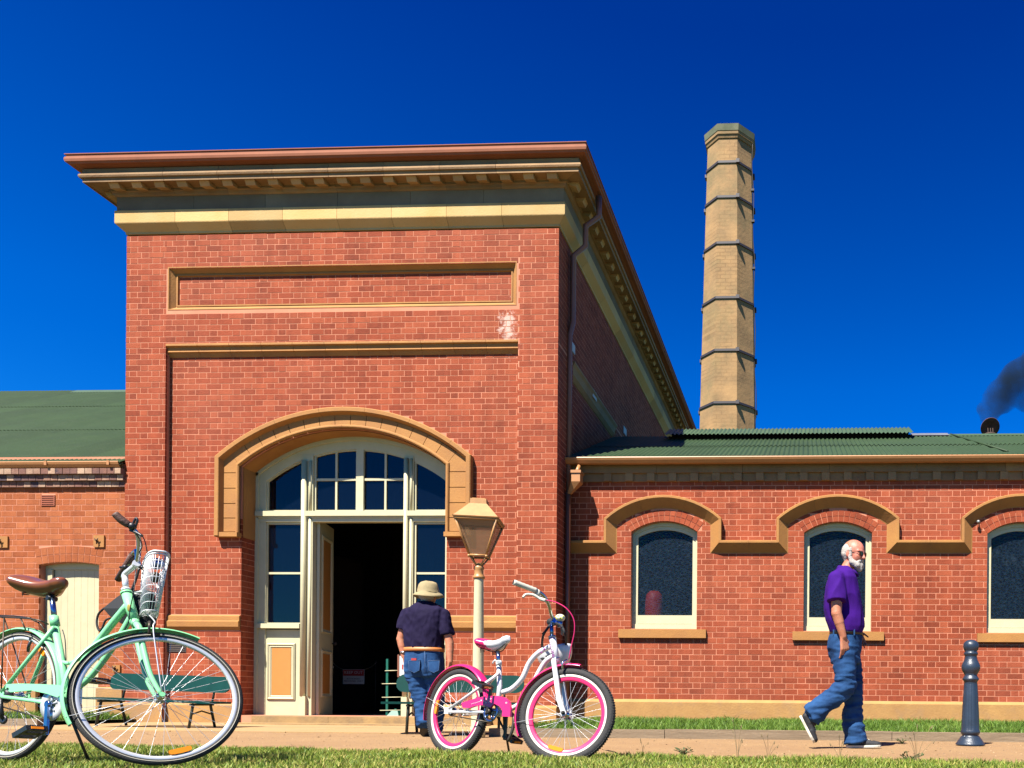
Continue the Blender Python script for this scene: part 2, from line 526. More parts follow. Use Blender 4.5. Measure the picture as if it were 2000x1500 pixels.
M['terracotta'] = mat('terracotta', (.46, .12, .055), .8, var=.2)
M['grate'] = mat('grey_grate', (.16, .12, .10), .7, var=.3)
M['step'] = mat('step_stone', (.54, .33, .12), .85, color2=(.36, .22, .09), vscale=3.5, bump=.5, bscale=30, stain=(.2, .14, .09), stain_scale=4, stain_amt=.5, rnd=.08)
M['slab'] = mat('apron_slab', (.52, .32, .12), .9, color2=(.47, .29, .14), vscale=4, bump=.4, bscale=50, rnd=.07)
M['path'] = mat('path_gravel', (.41, .245, .105), .95, color2=(.35, .20, .085), vscale=1.3, bump=.8, bscale=120, stain=(.25, .15, .09), stain_scale=14, stain_amt=.5)
M['soil'] = mat('soil', (.12, .11, .04), .95, color2=(.06, .08, .02), vscale=6, bump=.6, bscale=40)
M['timber'] = mat('weathered_timber', (.40, .29, .18), .85, color2=(.24, .17, .10), vscale=3, bump=.6, bscale=25, stretch=(.6, 8, 14), rnd=.1)
M['chimney'] = mat('chimney_render', (.50, .29, .115), .9, color2=(.33, .20, .085), vscale=1.6, bump=.8, bscale=9, stain=(.20, .17, .07), stain_scale=.42, stain_amt=.85)
_m = M['chimney']; _N, _L = _m.node_tree.nodes, _m.node_tree.links            # brick courses ghosting through the worn render
_b = _N['Principled BSDF']; _src = _b.inputs['Base Color'].links[0].from_socket
_g = _N.new('ShaderNodeNewGeometry'); _s = _N.new('ShaderNodeSeparateXYZ'); _L.new(_g.outputs['Position'], _s.inputs[0])
_a = _N.new('ShaderNodeMath'); _a.operation = 'ADD'; _L.new(_s.outputs['X'], _a.inputs[0]); _L.new(_s.outputs['Y'], _a.inputs[1])
_c = _N.new('ShaderNodeCombineXYZ'); _L.new(_a.outputs[0], _c.inputs['X']); _L.new(_s.outputs['Z'], _c.inputs['Y'])
_t = _N.new('ShaderNodeTexBrick'); _t.inputs['Scale'].default_value = 1; _t.inputs['Brick Width'].default_value = .36; _t.inputs['Row Height'].default_value = .13; _t.inputs['Mortar Size'].default_value = .018
_t.inputs['Color1'].default_value = (1, 1, 1, 1); _t.inputs['Color2'].default_value = (.86, .84, .8, 1); _t.inputs['Mortar'].default_value = (.58, .54, .48, 1); _L.new(_c.outputs[0], _t.inputs['Vector'])
_n = _N.new('ShaderNodeTexNoise'); _n.inputs['Scale'].default_value = .9; _n.inputs['Detail'].default_value = 6; _L.new(_g.outputs['Position'], _n.inputs['Vector'])
_r = _N.new('ShaderNodeMapRange'); _r.inputs['From Min'].default_value = .47; _r.inputs['From Max'].default_value = .75; _L.new(_n.outputs['Fac'], _r.inputs['Value'])
_x = _N.new('ShaderNodeMix'); _x.data_type = 'RGBA'; _x.blend_type = 'MULTIPLY'; _L.new(_r.outputs[0], _x.inputs['Factor']); _L.new(_src, _x.inputs['A']); _L.new(_t.outputs['Color'], _x.inputs['B'])
_L.new(_x.outputs['Result'], _b.inputs['Base Color'])
M['moss'] = mat('mossy_cap', (.22, .22, .13), .9, color2=(.10, .12, .06), vscale=2)
M['band'] = mat('chimney_band', (.045, .035, .04), .6)
M['lamp_ochre'] = mat('lamp_ochre_paint', (.62, .31, .10), .45, var=.2, vscale=12)
M['lamp_glass'] = glass_mat('lamp_glass', (.30, .17, .09), .38, .25)
M['bench_green'] = mat('bench_green_paint', (.003, .062, .054), .6, spec=.1, var=.25, vscale=8)
M['bench_leg'] = mat('bench_iron', (.03, .045, .03), .6, var=.4, vscale=20)
M['bollard'] = mat('bollard_paint', (.030, .050, .085), .38, var=.3, vscale=9, bump=.25, bscale=90)
M['white'] = mat('white_paint', (.8, .8, .78), .4)
M['paper'] = mat('paper', (.7, .7, .68), .8)
M['signred'] = mat('sign_red', (.5, .04, .03), .5)
M['railgreen'] = mat('rail_green', (.01, .14, .09), .4)
# ================================================================ GROUND
YP = 11.39                      # face of the hall's piers
RD = 0.085                      # depth of the recessed wall behind them
YR = YP + RD
YW = 12.02                      # face of the right-hand wing
YL = 11.44                      # face of the left-hand wing

def sheet(name, pts, z, m, thick=0):
    mb = MB()
    mb.add([(x, y, z) for x, y in pts], [tuple(range(len(pts)))])
    o = mb.build(name, m, None, fix=False)
    if o.data.polygons[0].normal.z < 0: o.data.flip_normals()
    return tag(o, kind='structure')

def lawn_edge(x):
    return 5.05 - 0.105 * (x + 1.5) + 0.10 * noise.noise(Vector((x * 1.3, 3.1, 0))) + .05 * noise.noise(Vector((x * 5, 1, 0)))

sheet('ground', [(-600, -300), (600, -300), (600, 900), (-600, 900)], -0.03, M['soil'])
sheet('path', [(-40, 3), (40, 3), (40, 12.6), (-40, 12.6)], -0.008, M['path'])
# stone apron in front of the hall, laid as slabs
ap = bpy.data.objects.new('pavement', None); COL.objects.link(ap); ap['kind'] = 'structure'
slabm = None
xs0, xs1 = X(60, 9.5), X(952, 8.6)
xx = xs0; k = 0
while xx < xs1 - .3:
    w = min(random.uniform(1.1, 1.6), xs1 - xx)
    mb = MB()
    ya, yb = 8.55 + .02 * random.random(), 9.9
    mb.box(xx + .005, xx + w - .005, ya, yb, -.02, .004)
    mb.box(xx + .005, xx + w - .005, yb + .01, YP + .4, -.02, .006)
    mb.build('slab', M['slab'], ap)
    xx += w

# timber edging of the grass bed and the bed itself
ybed = 8.1
xe0, xe1 = X(957, ybed), 7.5
x = xe0; k = 0
rail = thing('timber_edging', 'long weathered timber edging board along the grass bed in front of the right wing', 'edging', (xe0, ybed, 0))
while x < xe1:
    w = 2.4 if k else 1.9
    w = min(w, xe1 - x)
    mb = MB(); mb.box(x + .003, x + w - .003, ybed + random.uniform(-.004, .004), ybed + .09, -.02, .088 + random.uniform(-.004, .004))
    o = mb.build('plank', M['timber'], rail)
    x += w; k += 1
mb = MB(); mb.box(xe0 - .002, xe0 + .085, ybed + .1, YW - .1, -.02, .07); mb.build('plank', M['timber'], rail)
sheet('flower_bed', [(xe0 + .05, ybed + .05), (9, ybed + .05), (9, YW + .1), (xe0 + .05, YW + .1)], .05, M['soil'])
# the same edging on the far left
yl2 = 9.8
xa = X(75, yl2)
rail2 = thing('timber_edging', 'short timber edging board at the far left, seen through the green bicycle rear wheel', 'edging', (xa, yl2, 0))
mb = MB(); mb.box(-16, xa, yl2, yl2 + .09, -.02, .085); mb.build('plank', M['timber'], rail2)
sheet('flower_bed', [(-16, yl2 + .05), (xa - .02, yl2 + .05), (xa - .02, YL + .1), (-16, YL + .1)], .05, M['soil'])

# grass: blades as one mesh each ------------------------------------------
def grass(name, label, regions, seed, m):
    """regions: list of (x0,x1,y0fn,y1fn,count,height,width,z)"""
    import numpy as np
    rng = np.random.default_rng(seed)
    V = []; 
    for (x0, x1, f0, f1, cnt, h, wd, z) in regions:
        x = rng.uniform(x0, x1, cnt)
        a = np.array([f0(t) for t in x]); b = np.array([f1(t) for t in x])
        y = a + (b - a) * rng.uniform(0, 1, cnt)
        cl = np.array([noise.noise(Vector((p * 2.2, q * 2.2, seed))) for p, q in zip(x, y)])
        hh = h * (1 + .55 * cl) * rng.uniform(.45, 1.25, cnt)
        ww = wd * rng.uniform(.6, 1.3, cnt)
        an = rng.uniform(0, 2 * np.pi, cnt)
        ln = rng.uniform(.1, .9, cnt) * hh; la = rng.uniform(0, 2 * np.pi, cnt)
        dx, dy = np.cos(an) * ww / 2, np.sin(an) * ww / 2
        lx, ly = np.cos(la) * ln, np.sin(la) * ln
        zz = np.full(cnt, z)
        P = np.stack([np.stack([x - dx, y - dy, zz], 1), np.stack([x + dx, y + dy, zz], 1),
                      np.stack([x + dx * .7 + lx * .35, y + dy * .7 + ly * .35, zz + hh * .6], 1), np.stack([x - dx * .7 + lx * .35, y - dy * .7 + ly * .35, zz + hh * .6], 1),
                      np.stack([x + lx, y + ly, zz + hh * .95], 1)], 1)
        V.append(P.reshape(-1, 3))
    V = np.concatenate(V); n = len(V) // 5
    base = (np.arange(n) * 5)[:, None]
    quads = (base + np.array([0, 1, 2, 3])).astype(np.int32)
    tris = (base + np.array([3, 2, 4])).astype(np.int32)
    me = bpy.data.meshes.new(name)
    me.vertices.add(len(V)); me.vertices.foreach_set('co', V.astype(np.float32).ravel())
    loops = np.concatenate([quads, tris], 1).ravel()
    me.loops.add(len(loops)); me.loops.foreach_set('vertex_index', loops)
    me.polygons.add(2 * n)
    st = np.empty(2 * n, np.int32); st[0::2] = np.arange(n) * 7; st[1::2] = np.arange(n) * 7 + 4
    me.polygons.foreach_set('loop_start', st)
    me.update(calc_edges=True)
    me.materials.append(m)
    o = bpy.data.objects.new(name, me); COL.objects.link(o)
    tag(o, label, 'grass', kind='stuff')
    return o

def grass_mat(name, a, b, c):
    m = bpy.data.materials.new(name); m.use_nodes = True
    N, L = m.node_tree.nodes, m.node_tree.links
    p = N['Principled BSDF']; p.inputs['Roughness'].default_value = .55; p.inputs['Specular IOR Level'].default_value = .3
    geo = N.new('ShaderNodeNewGeometry')
    rp = N.new('ShaderNodeValToRGB'); e = rp.color_ramp.elements
    e[0].color = a + (1,); e[0].position = 0; e[1].color = c + (1,); e[1].position = 1
    k = e.new(.55); k.color = b + (1,)
    nz = N.new('ShaderNodeTexNoise'); nz.inputs['Scale'].default_value = 2.5; nz.inputs['Detail'].default_value = 5
    L.new(geo.outputs['Position'], nz.inputs['Vector'])
    ad = N.new('ShaderNodeMath'); ad.operation = 'MULTIPLY_ADD'; ad.inputs[1].default_value = 1.3; ad.inputs[2].default_value = -.65
    L.new(nz.outputs['Fac'], ad.inputs[0])
    a2 = N.new('ShaderNodeMath'); a2.use_clamp = True
    L.new(ad.outputs[0], a2.inputs[0]); L.new(geo.outputs['Random Per Island'], a2.inputs[1])
    L.new(a2.outputs[0], rp.inputs['Fac']); L.new(rp.outputs['Color'], p.inputs['Base Color'])
    tr = N.new('ShaderNodeBsdfTranslucent'); L.new(rp.outputs['Color'], tr.inputs['Color'])
    mx = N.new('ShaderNodeMixShader'); mx.inputs[0].default_value = .3
    L.new(p.outputs[0], mx.inputs[1]); L.new(tr.outputs[0], mx.inputs[2]); L.new(mx.outputs[0], N['Material Output'].inputs['Surface'])
    return m
M['grass'] = grass_mat('lawn_grass', (.075, .13, .016), (.20, .28, .030), (.42, .36, .10))
M['grass_bed'] = grass_mat('bed_grass', (.05, .10, .010), (.11, .21, .022), (.20, .28, .05))

# lawn turf under the blades: a low mound with a ragged edge
nx = 120
mb = MB(); vs = []; fs = []
for i in range(nx + 1):
    x = -14 + 22 * i / nx
    e = lawn_edge(x)
    for y, z in ((e, -.012), (e - .12, .012), (e - .5, .03), (2.2, .03), (-20, .03)):
        vs.append((x, y, z))
for i in range(nx):
    for j in range(4):
        a = i * 5 + j
        fs.append((a, a + 5, a + 6, a + 1))
mb.add(vs, fs, True)
o = mb.build('lawn', M['soil'], None, fix=False)
if o.data.polygons[0].normal.z < 0: o.data.flip_normals()
tag(o, kind='structure')
gz = .012
grass('lawn_grass', 'mown grass with dry tips in the foreground under both bicycles',
      [(-9.5, 3.4, lambda x: 3.3, lambda x: lawn_edge(x) - .05, 120000, .034, .006, .026),
       (-9.5, 3.4, lambda x: lawn_edge(x) - .25, lambda x: lawn_edge(x) + .07, 30000, .032, .006, .004),
       (-9.5, 3.4, lambda x: lawn_edge(x) - .1, lambda x: lawn_edge(x) + .22, 2500, .02, .005, -.008)], 3, M['grass'])
grass('bed_grass', 'lush green grass in the bed between the timber edging and the right wing',
      [(xe0 + .1, 7.5, lambda x: ybed + .1, lambda x: ybed + 1.2, 30000, .080, .008, .05),
       (xe0 + .1, 7.5, lambda x: ybed + 1.2, lambda x: YW - .05, 46000, .10, .010, .05)], 5, M['grass_bed'])
grass('bed_grass', 'grass in the small bed at the far left below the red brick wing',
      [(-14, xa - .1, lambda x: yl2 + .1, lambda x: YL - .05, 14000, .10, .011, .05)], 6, M['grass_bed'])

# weeds and dry stalks at the edge of the path
M['weed'] = mat('weed', (.09, .13, .03), .7, var=.4, vscale=30)
M['dry'] = mat('dry_stalk', (.34, .24, .11), .8, var=.3, vscale=30)
def weed(px, py, h, n, label, dry=True, spread=.07):
    y = (CAM.z + .0) * FOC / max(20, (py - 1372)) * 1.0
    p = at(px, py, y)
    rnd = random.Random(int(px * 7 + py))
    mb = MB(); leaf = MB()
    for i in range(n):
        a = rnd.uniform(0, 6.28); l = h * rnd.uniform(.5, 1.1)
        sx, sy = math.cos(a) * spread * rnd.uniform(.3, 1), math.sin(a) * spread * rnd.uniform(.3, 1)
        pts = smoothpts([(p.x, p.y, -.02), (p.x + sx * .3, p.y + sy * .3, l * .5), (p.x + sx, p.y + sy, l)], 4)
        mb.tube(pts, .0012 if dry else .0025, 4)
        if dry:
            t = Vector(pts[-1]); mb.cone(t - Vector((0, 0, .014)), .0035, t + Vector((sx * .1, 0, .004)), .002, 6)
        else:
            for s in (.3, .6, .95):
                q = Vector(pts[int(s * (len(pts) - 1))])
                d = Vector((rnd.uniform(-1, 1), rnd.uniform(-1, 1), rnd.uniform(0, .8))).normalized() * .03
                w = d.cross(Vector((0, 0, 1))).normalized() * .008
                mb.add([q, q + d * .5 + w, q + d, q + d * .5 - w], [(0, 1, 2, 3)])
    o = mb.build('weed_plant', M['dry'] if dry else M['weed'], None, loc=(p.x, p.y, 0))
    tag(o, label, 'weed')
weed(1440, 1492, .26, 5, 'thin dry seed stalks by the path edge, in front of the walking man')
weed(1500, 1490, .20, 4, 'thin dry seed stalks right of the first tuft at the path edge', spread=.1)
weed(1640, 1492, .18, 4, 'dry stalks at the lawn edge below the purple shirted man')
weed(1790, 1494, .24, 6, 'dry stalks at the lawn edge left of the bollard', spread=.12)
weed(1762, 1450, .05, 9, 'small green weed against the timber edging right of the walking man', False, .09)
weed(1775, 1490, .07, 14, 'low green weed tuft at the lawn edge near the right', False, .12)
weed(1335, 1478, .05, 12, 'small green weed on the path edge right of the pink bicycle', False, .1)
weed(1255, 1474, .10, 4, 'single dry stalks beside the pink bicycle front wheel')

# loose gravel and leaf litter on the path
import numpy as _np
_rng = _np.random.default_rng(12)
mb = MB()
for k in range(5200):
    x = _rng.uniform(-9, 4); y = _rng.uniform(4.6, 8.4) if k % 3 else lawn_edge(x) + abs(_rng.normal(0, .25))
    r = _rng.uniform(.0025, .008); a = _rng.uniform(0, 6.28)
    q = [(x + r * math.cos(a + t) * _rng.uniform(.7, 1.3), y + r * math.sin(a + t) * _rng.uniform(.7, 1.3)) for t in (0, 2.1, 4.2)]
    mb.add([(q[0][0], q[0][1], -.008), (q[1][0], q[1][1], -.008), (q[2][0], q[2][1], -.008), (x, y, -.008 + r * .8)], [(0, 1, 3), (1, 2, 3), (2, 0, 3)])
M['pebble'] = mat('pebble', (.42, .27, .15), .9, rnd=.6)
tag(mb.build('loose_gravel', M['pebble'], None, loc=(-2, 6, 0), fix=False), 'loose fine gravel scattered over the tan path', 'gravel', kind='stuff')
mb = MB()
for k in range(420):
    x = _rng.uniform(-9, 4); y = _rng.uniform(5.0, 8.3) if k % 2 else lawn_edge(x) + abs(_rng.normal(0, .2))
    r = _rng.uniform(.006, .018); a = _rng.uniform(0, 6.28); d = Vector((math.cos(a), math.sin(a), 0)); w = Vector((-d.y, d.x, 0)) * r * .35
    c = Vector((x, y, -.004)); mb.add([c - d * r, c + w + Vector((0, 0, r * .4)), c + d * r, c - w + Vector((0, 0, r * .1))], [(0, 1, 2), (0, 2, 3)])
tag(mb.build('leaf_litter', M['dry'], None, loc=(-2, 6, 0), fix=False), 'small dry leaves and grass clippings along the path edge', 'leaves', kind='stuff')
# ================================================================ BRICKWORK
class Rect:
    def __init__(s, x0, x1, z0, z1): s.a = (x0, x1, z0, z1)
    def cut(s, za, zb):
        x0, x1, z0, z1 = s.a
        return (x0, x1) if (min(zb, z1) - max(za, z0)) > .35 * (zb - za) else None
class Arch:
    """opening with a segmental head: jambs x0..x1 from z0 to the springing, circle centre (cx, cz) radius r"""
    def __init__(s, x0, x1, z0, zs, cx, cz, r): s.a = (x0, x1, z0, zs, cx, cz, r)
    def cut(s, za, zb):
        x0, x1, z0, zs, cx, cz, r = s.a
        if zb <= z0 + .02: return None
        if za < zs: return (x0, x1)
        h = r * r - (za - cz) ** 2
        if h <= 0: return None
        w0 = (x1 - x0) / 2; zm_ = (za + zb) / 2
        h = min(math.sqrt(h), w0 + max(0, zm_ - zs) * w0 / max(.05, zs - cz))
        return (cx - h, cx + h)

JO = .0115
def lay(x0, x1, z0, z1, course, period, holes, ph=0.0, zref=0.0):
    """Flemish bond; returns [(x, z, w, h, whole)]"""
    out = []
    S = period * (.23 / .36); H = period * (.11 / .36)
    k0 = int(math.floor((z0 - zref) / course)) - 1
    z = zref + k0 * course; k = k0
    while z < z1:
        za, zb = max(z, z0), min(z + course - JO, z1)
        if zb - za > .03:
            row = [(x0, x1)]
            for h in holes:
                c = h.cut(za, zb)
                if c:
                    nr = []
                    for a, b in row:
                        if c[1] <= a or c[0] >= b: nr.append((a, b)); continue
                        if c[0] > a: nr.append((a, c[0]))
                        if c[1] < b: nr.append((c[1], b))
                    row = nr
            off = ph + (period * .5 if k % 2 else 0)
            n0 = math.floor((x0 - off) / period) - 1
            x = off + n0 * period
            while x < x1:
                for w in (S, H):
                    wj = w + random.uniform(-.002, .002)
                    for a, b in row:
                        p, q = max(x, a), min(x + wj, b)
                        if q - p > .03:
                            whole = abs((q - p) - wj) < 1e-6 and (zb - za) > course - JO - .002
                            out.append((p, za, q - p, zb - za, whole and (1 if w == S else 2)))
                    x += w + period * .01 / .36
        z += course; k += 1
    return out

def brickwork(parent, walls, limit, m):
    """walls: [(list of bricks, Y or X plane, axis)].  The `limit` bricks that show largest are objects, the rest one mesh."""
    allb = []
    for bricks, pl, ax in walls:
        for b in bricks: allb.append((b, pl, ax))
    cand = []
    for i, (b, pl, ax) in enumerate(allb):
        if ax == 'Y' and b[4] == 1:
            cx = b[0] + b[2] / 2; cz = b[1] + b[3] / 2
            q = CAMROT.transposed() @ (Vector((cx, pl, cz)) - CAM)
            px, py = PX + FOC * q.x / -q.z, PY - FOC * q.y / -q.z
            if 20 < px < 1980 and 0 < py < 1395: cand.append((-q.z, i))
    cand.sort()
    single = set(i for _, i in cand[:limit])
    hh = None
    shared = {}
    rest = MB()
    for i, (b, pl, ax) in enumerate(allb):
        x, z, w, h, wh = b
        pr = random.uniform(-.0012, .0008)
        if i in single:
            key = random.Random(i).randint(0, 3)
            if key not in shared:
                s = MB(); j = [random.uniform(-.0015, .0015) for _ in range(4)]
                W, Hh = w, h
                vs = [(-W/2 + j[0], 0, -Hh/2), (W/2, 0, -Hh/2 + j[1]), (W/2 + j[2], 0, Hh/2), (-W/2, 0, Hh/2 + j[3])]
                vs += [(a, .03, c) for a, _, c in vs]
                s.add(vs, [(0, 1, 2, 3), (0, 4, 5, 1), (1, 5, 6, 2), (2, 6, 7, 3), (3, 7, 4, 0)])
                me = s.mesh('brick'); me.materials.append(m); shared[key] = me
            inst('brick', shared[key], (x + w / 2, pl + pr, z + h / 2), parent)
        else:
            j = [random.uniform(-.0015, .0015) for _ in range(4)]
            if ax == 'Y':
                y0, y1 = pl + pr, pl + .03
                vs = [(x + j[0], y0, z), (x + w, y0, z + j[1]), (x + w + j[2], y0, z + h), (x, y0, z + h + j[3])]
                vs += [(a, y1, c) for a, _, c in vs]
            else:
                xo, xi = pl - pr, pl - .03
                vs = [(xo, x + j[0], z), (xo, x + w, z + j[1]), (xo, x + w + j[2], z + h), (xo, x, z + h + j[3])]
                vs += [(xi, a, c) for _, a, c in vs]
            rest.add(vs, [(0, 1, 2, 3), (0, 4, 5, 1), (1, 5, 6, 2), (2, 6, 7, 3), (3, 7, 4, 0)])
    o = rest.build('brickwork', m, parent, fix=False)
    o['kind'] = 'stuff'
    return o

def pierced(mb, x0, x1, z0, z1, y, depth, openings, nseg=28, back=True):
    """front face of a wall at y with openings, reveals of the given depth"""
    xs = {x0, x1}
    for h in openings:
        a = h.a
        xs |= {a[0], a[1]}
        if isinstance(h, Arch):
            for k in range(1, nseg): xs.add(a[0] + (a[1] - a[0]) * k / nseg)
    xs = sorted(xs)
    def top(h, x):
        if isinstance(h, Rect): return h.a[3]
        return h.a[5] + math.sqrt(max(0, h.a[6] ** 2 - (x - h.a[4]) ** 2))
    for yy in ((y, y + depth) if back else (y,)):
        for a, b in zip(xs[:-1], xs[1:]):
            mid = (a + b) / 2
            segs = sorted([h for h in openings if h.a[0] - 1e-6 <= mid <= h.a[1] + 1e-6], key=lambda h: h.a[2])
            la, lb = z0, z0
            for h in segs:
                zb = h.a[2]
                if zb > la: mb.quad((a, yy, la), (b, yy, lb), (b, yy, zb), (a, yy, zb))
                la, lb = top(h, a), top(h, b)
            mb.quad((a, yy, la), (b, yy, lb), (b, yy, z1), (a, yy, z1))
    for h in openings:
        a = h.a
        zt = lambda x: top(h, x)
        mb.quad((a[0], y, a[2]), (a[0], y + depth, a[2]), (a[0], y + depth, zt(a[0])), (a[0], y, zt(a[0])))
        mb.quad((a[1], y, a[2]), (a[1], y, zt(a[1])), (a[1], y + depth, zt(a[1])), (a[1], y + depth, a[2]))
        mb.quad((a[0], y, a[2]), (a[1], y, a[2]), (a[1], y + depth, a[2]), (a[0], y + depth, a[2]))
        n = nseg if isinstance(h, Arch) else 1
        for k in range(n):
            p, q = a[0] + (a[1] - a[0]) * k / n, a[0] + (a[1] - a[0]) * (k + 1) / n
            mb.quad((p, y, zt(p)), (p, y + depth, zt(p)), (q, y + depth, zt(q)), (q, y, zt(q)))
    return mb

def arc(cx, cz, r, xa, xb, n=24, top=True):
    """points on the upper arc from x = xa to x = xb"""
    a0 = math.acos(max(-1, min(1, (xa - cx) / r))); a1 = math.acos(max(-1, min(1, (xb - cx) / r)))
    return [Vector((cx + r * math.cos(a0 + (a1 - a0) * k / n), cz + r * math.sin(a0 + (a1 - a0) * k / n))) for k in range(n + 1)]

def circle3(xa, xb, zs, zc):
    """segmental arc through (xa, zs), (xb, zs) with crown zc: centre and radius"""
    h = (xb - xa) / 2; rise = zc - zs
    r = (h * h + rise * rise) / (2 * rise)
    return (xa + xb) / 2, zc - r, r

def under_arc(xa, xb, z0, cx, cz, r, n=10):
    pts = [(xa, z0), (xb, z0)]
    for k in range(n + 1):
        x = xb + (xa - xb) * k / n
        pts.append((x, cz + math.sqrt(max(0, r * r - (x - cx) ** 2))))
    return pts

# ================================================================ THE HALL
XL, XR = X(245, YP, 800), X(1089, YP, 800)
HX0, HX1 = X(322, YP, 900), X(1010, YP, 900)       # inner edges of the piers
ZB = Z(447, YP, 1000)                              # top of the brickwork
YB = 24.0                                          # back of the hall
hall = thing('brick_hall', 'tall red brick hall with heavy stone cornice and wide arched doorway', 'building', ((XL + XR) / 2, YP, 0))

zm = at(660, 671, YP).z                            # top of moulding over the recess
zrec = at(660, 688, YP).z
# panel
PX0, PX1 = X(328, YP, 560), X(1009, YP, 560)
PZ0, PZ1 = at(660, 601, YP).z, at(660, 516, YP).z
# doorway (inner line of the stone arch)
DX0, DX1 = X(471, YR, 1100), X(872, YR, 1100)
dcx = (DX0 + DX1) / 2
zspr = (at(466, 912, YR).z + at(877, 909.8, YR).z) / 2
zcrn = at(671, 838.5, YR).z
_, dcz, drad = circle3(DX0, DX1, zspr, zcrn)
zthr = .122                                        # threshold
door_hole = Arch(DX0, DX1, zthr, zspr, dcx, dcz, drad)

MOR = .0022
mb = MB()
mb.box(XL + MOR, HX0 - MOR, YP + MOR, YP + .5, -.1, ZB)
mb.box(HX1 + MOR, XR - MOR, YP + MOR, YP + .5, -.1, ZB)
pierced(mb, HX0 - MOR, HX1 + MOR, zm, ZB, YP + MOR, .2, [Rect(PX0, PX1, PZ0, PZ1)], back=False)
mb.quad((HX0 - MOR, YP + .0862, zm + .001), (HX1 + MOR, YP + .0862, zm + .001), (HX1 + MOR, YP + .2, zm), (HX0 - MOR, YP + .2, zm))
mb.box(PX0 - .05, PX1 + .05, YR + MOR, YR + .3, PZ0 - .05, PZ1 + .05)
pierced(mb, HX0 - MOR, HX1 + MOR, -.1, zm, YR + MOR, .45, [door_hole])
mb.box(XL + .01, XL + .4, YP + .45, YB, -.1, ZB)                       # left side wall
mb.build('wall', M['mortar'], hall)
# right side wall: piers and recessed bays, seen raking in the shade
XRs = XR - .085
bays = [(12.15, 15.0), (15.7, 18.6), (19.3, 22.2)]
mb = MB()
mb.box(XR - .4, XRs - MOR, YP + .45, YB, -.1, ZB)
piers = []; y0 = YP + .005
for a, b in bays + [(YB, YB)]:
    piers.append((y0, a)); y0 = b
zms = zm
for a, b in piers:
    mb.box(XR - .3, XR - MOR, a + (0 if a > YP + .1 else .5), b, -.1, zms)
mb.box(XR - .3, XR - MOR, YP + .5, YB, zms, ZB)
mb.build('wall', M['mortar'], hall)

course, per = .0868, .360
zr0 = ZB - course * 100 + JO
W = []
W.append((lay(XL, HX0, .62, ZB, course, per, [], XL, zr0), YP, 'Y'))
W.append((lay(HX1, XR, .62, ZB, course, per, [], HX1 + .02, zr0), YP, 'Y'))
W.append((lay(HX0, HX1, zm + .004, ZB, course, per, [Rect(PX0, PX1, PZ0 - .01, PZ1)], HX0 + .1, zr0), YP, 'Y'))
W.append((lay(PX0 + .1, PX1 - .1, PZ0 + .0, PZ1, course, per, [], HX0 + .1, zr0), YR, 'Y'))
# recess: down to the dado band, cut by the stone arch (outer line of its legs)
AX0, AX1 = X(419, YR - .10, 1000), X(918, YR - .10, 1000)
azs = (at(419.8, 894, YR - .1).z + at(917, 886, YR - .1).z) / 2
azc = at(668, 795, YR - .1).z
acx, acz, arad = circle3(AX0, AX1, azs, azc)
alz = at(440, 1046, YR - .1).z
dz0, dz1 = at(390, 1228, YR).z, at(390, 1201, YR).z
aro = Arch(AX0 + .01, AX1 - .01, alz, azs, acx, acz, arad - .02)
W.append((lay(HX0, HX1, dz1, zm, course, per, [aro, Rect(DX0, DX1, 0, alz)], HX0 + .05, zr0), YR, 'Y'))
W.append((lay(HX0, HX1, .30, dz0, course, per, [Rect(DX0, DX1, 0, 3)], HX0 + .05, zr0), YR, 'Y'))
W.append((lay(XL, HX0, .30, .62, course, per, [], XL, zr0), YP, 'Y'))
W.append((lay(HX1, XR, .30, .62, course, per, [], HX1 + .02, zr0), YP, 'Y'))
# side wall
for a, b in piers:
    W.append((lay(a, b, 3.2 if a > 12 else .3, zms, course, per, [], a, zr0), XR, 'X'))
for a, b in bays:
    W.append((lay(a, b, 3.2, zms - .1, course, per, [], a, zr0), XRs, 'X'))
W.append((lay(YP, YB, zms, ZB, course, per, [], YP, zr0), XR, 'X'))
# jambs of the doorway
jam = []
for xj, sg in ((DX0, 1),):
    jam = lay(YR, YR + .31, zthr, alz + .3, course, .24, [], YR, zr0)
W.append((jam, DX0 + .004, 'X'))
brickwork(hall, W, 300, M['brick'])
# plinth
mb = MB()
for a, b, yy in ((XL - .03, HX0 + .02, YP - .045), (HX1 - .02, XR + .03, YP - .045), (HX0 + .02, DX0 - .005, YR - .05), (DX1 + .005, HX1 - .02, YR - .05)):
    mb.add([(a, yy, -.05), (b, yy, -.05), (b, yy, .27), (a, yy, .27), (a, yy + .045, .31), (b, yy + .045, .31), (a, yy + .3, .31), (b, yy + .3, .31)],
           [(0, 1, 2, 3), (3, 2, 5, 4), (4, 5, 7, 6)])
    mb.build('plinth', M['plinth'], hall); mb = MB()
mb.box(XR - .1, XR + .03, YP - .04, YW, -.05, .27)
mb.build('plinth', M['plinth'], hall)
# dado band beside the doorway
for a, b in ((HX0 + .003, DX0 - .004), (DX1 + .004, HX1 - .003)):
    mb = MB()
    pr = [(0, dz0 - .02), (-.045, dz0 + .03), (-.05, dz0 + .11), (-.03, dz0 + .125), (-.03, dz1 - .02), (0, dz1)]
    vs = [(x, YR + p, z) for x in (a, b) for p, z in pr]
    n = len(pr)
    mb.add(vs, [(i, i + 1, n + i + 1, n + i) for i in range(n - 1)] + [tuple(range(n)), tuple(range(2 * n - 1, n - 1, -1))])
    mb.build('dado_band', M['ochre'], hall)

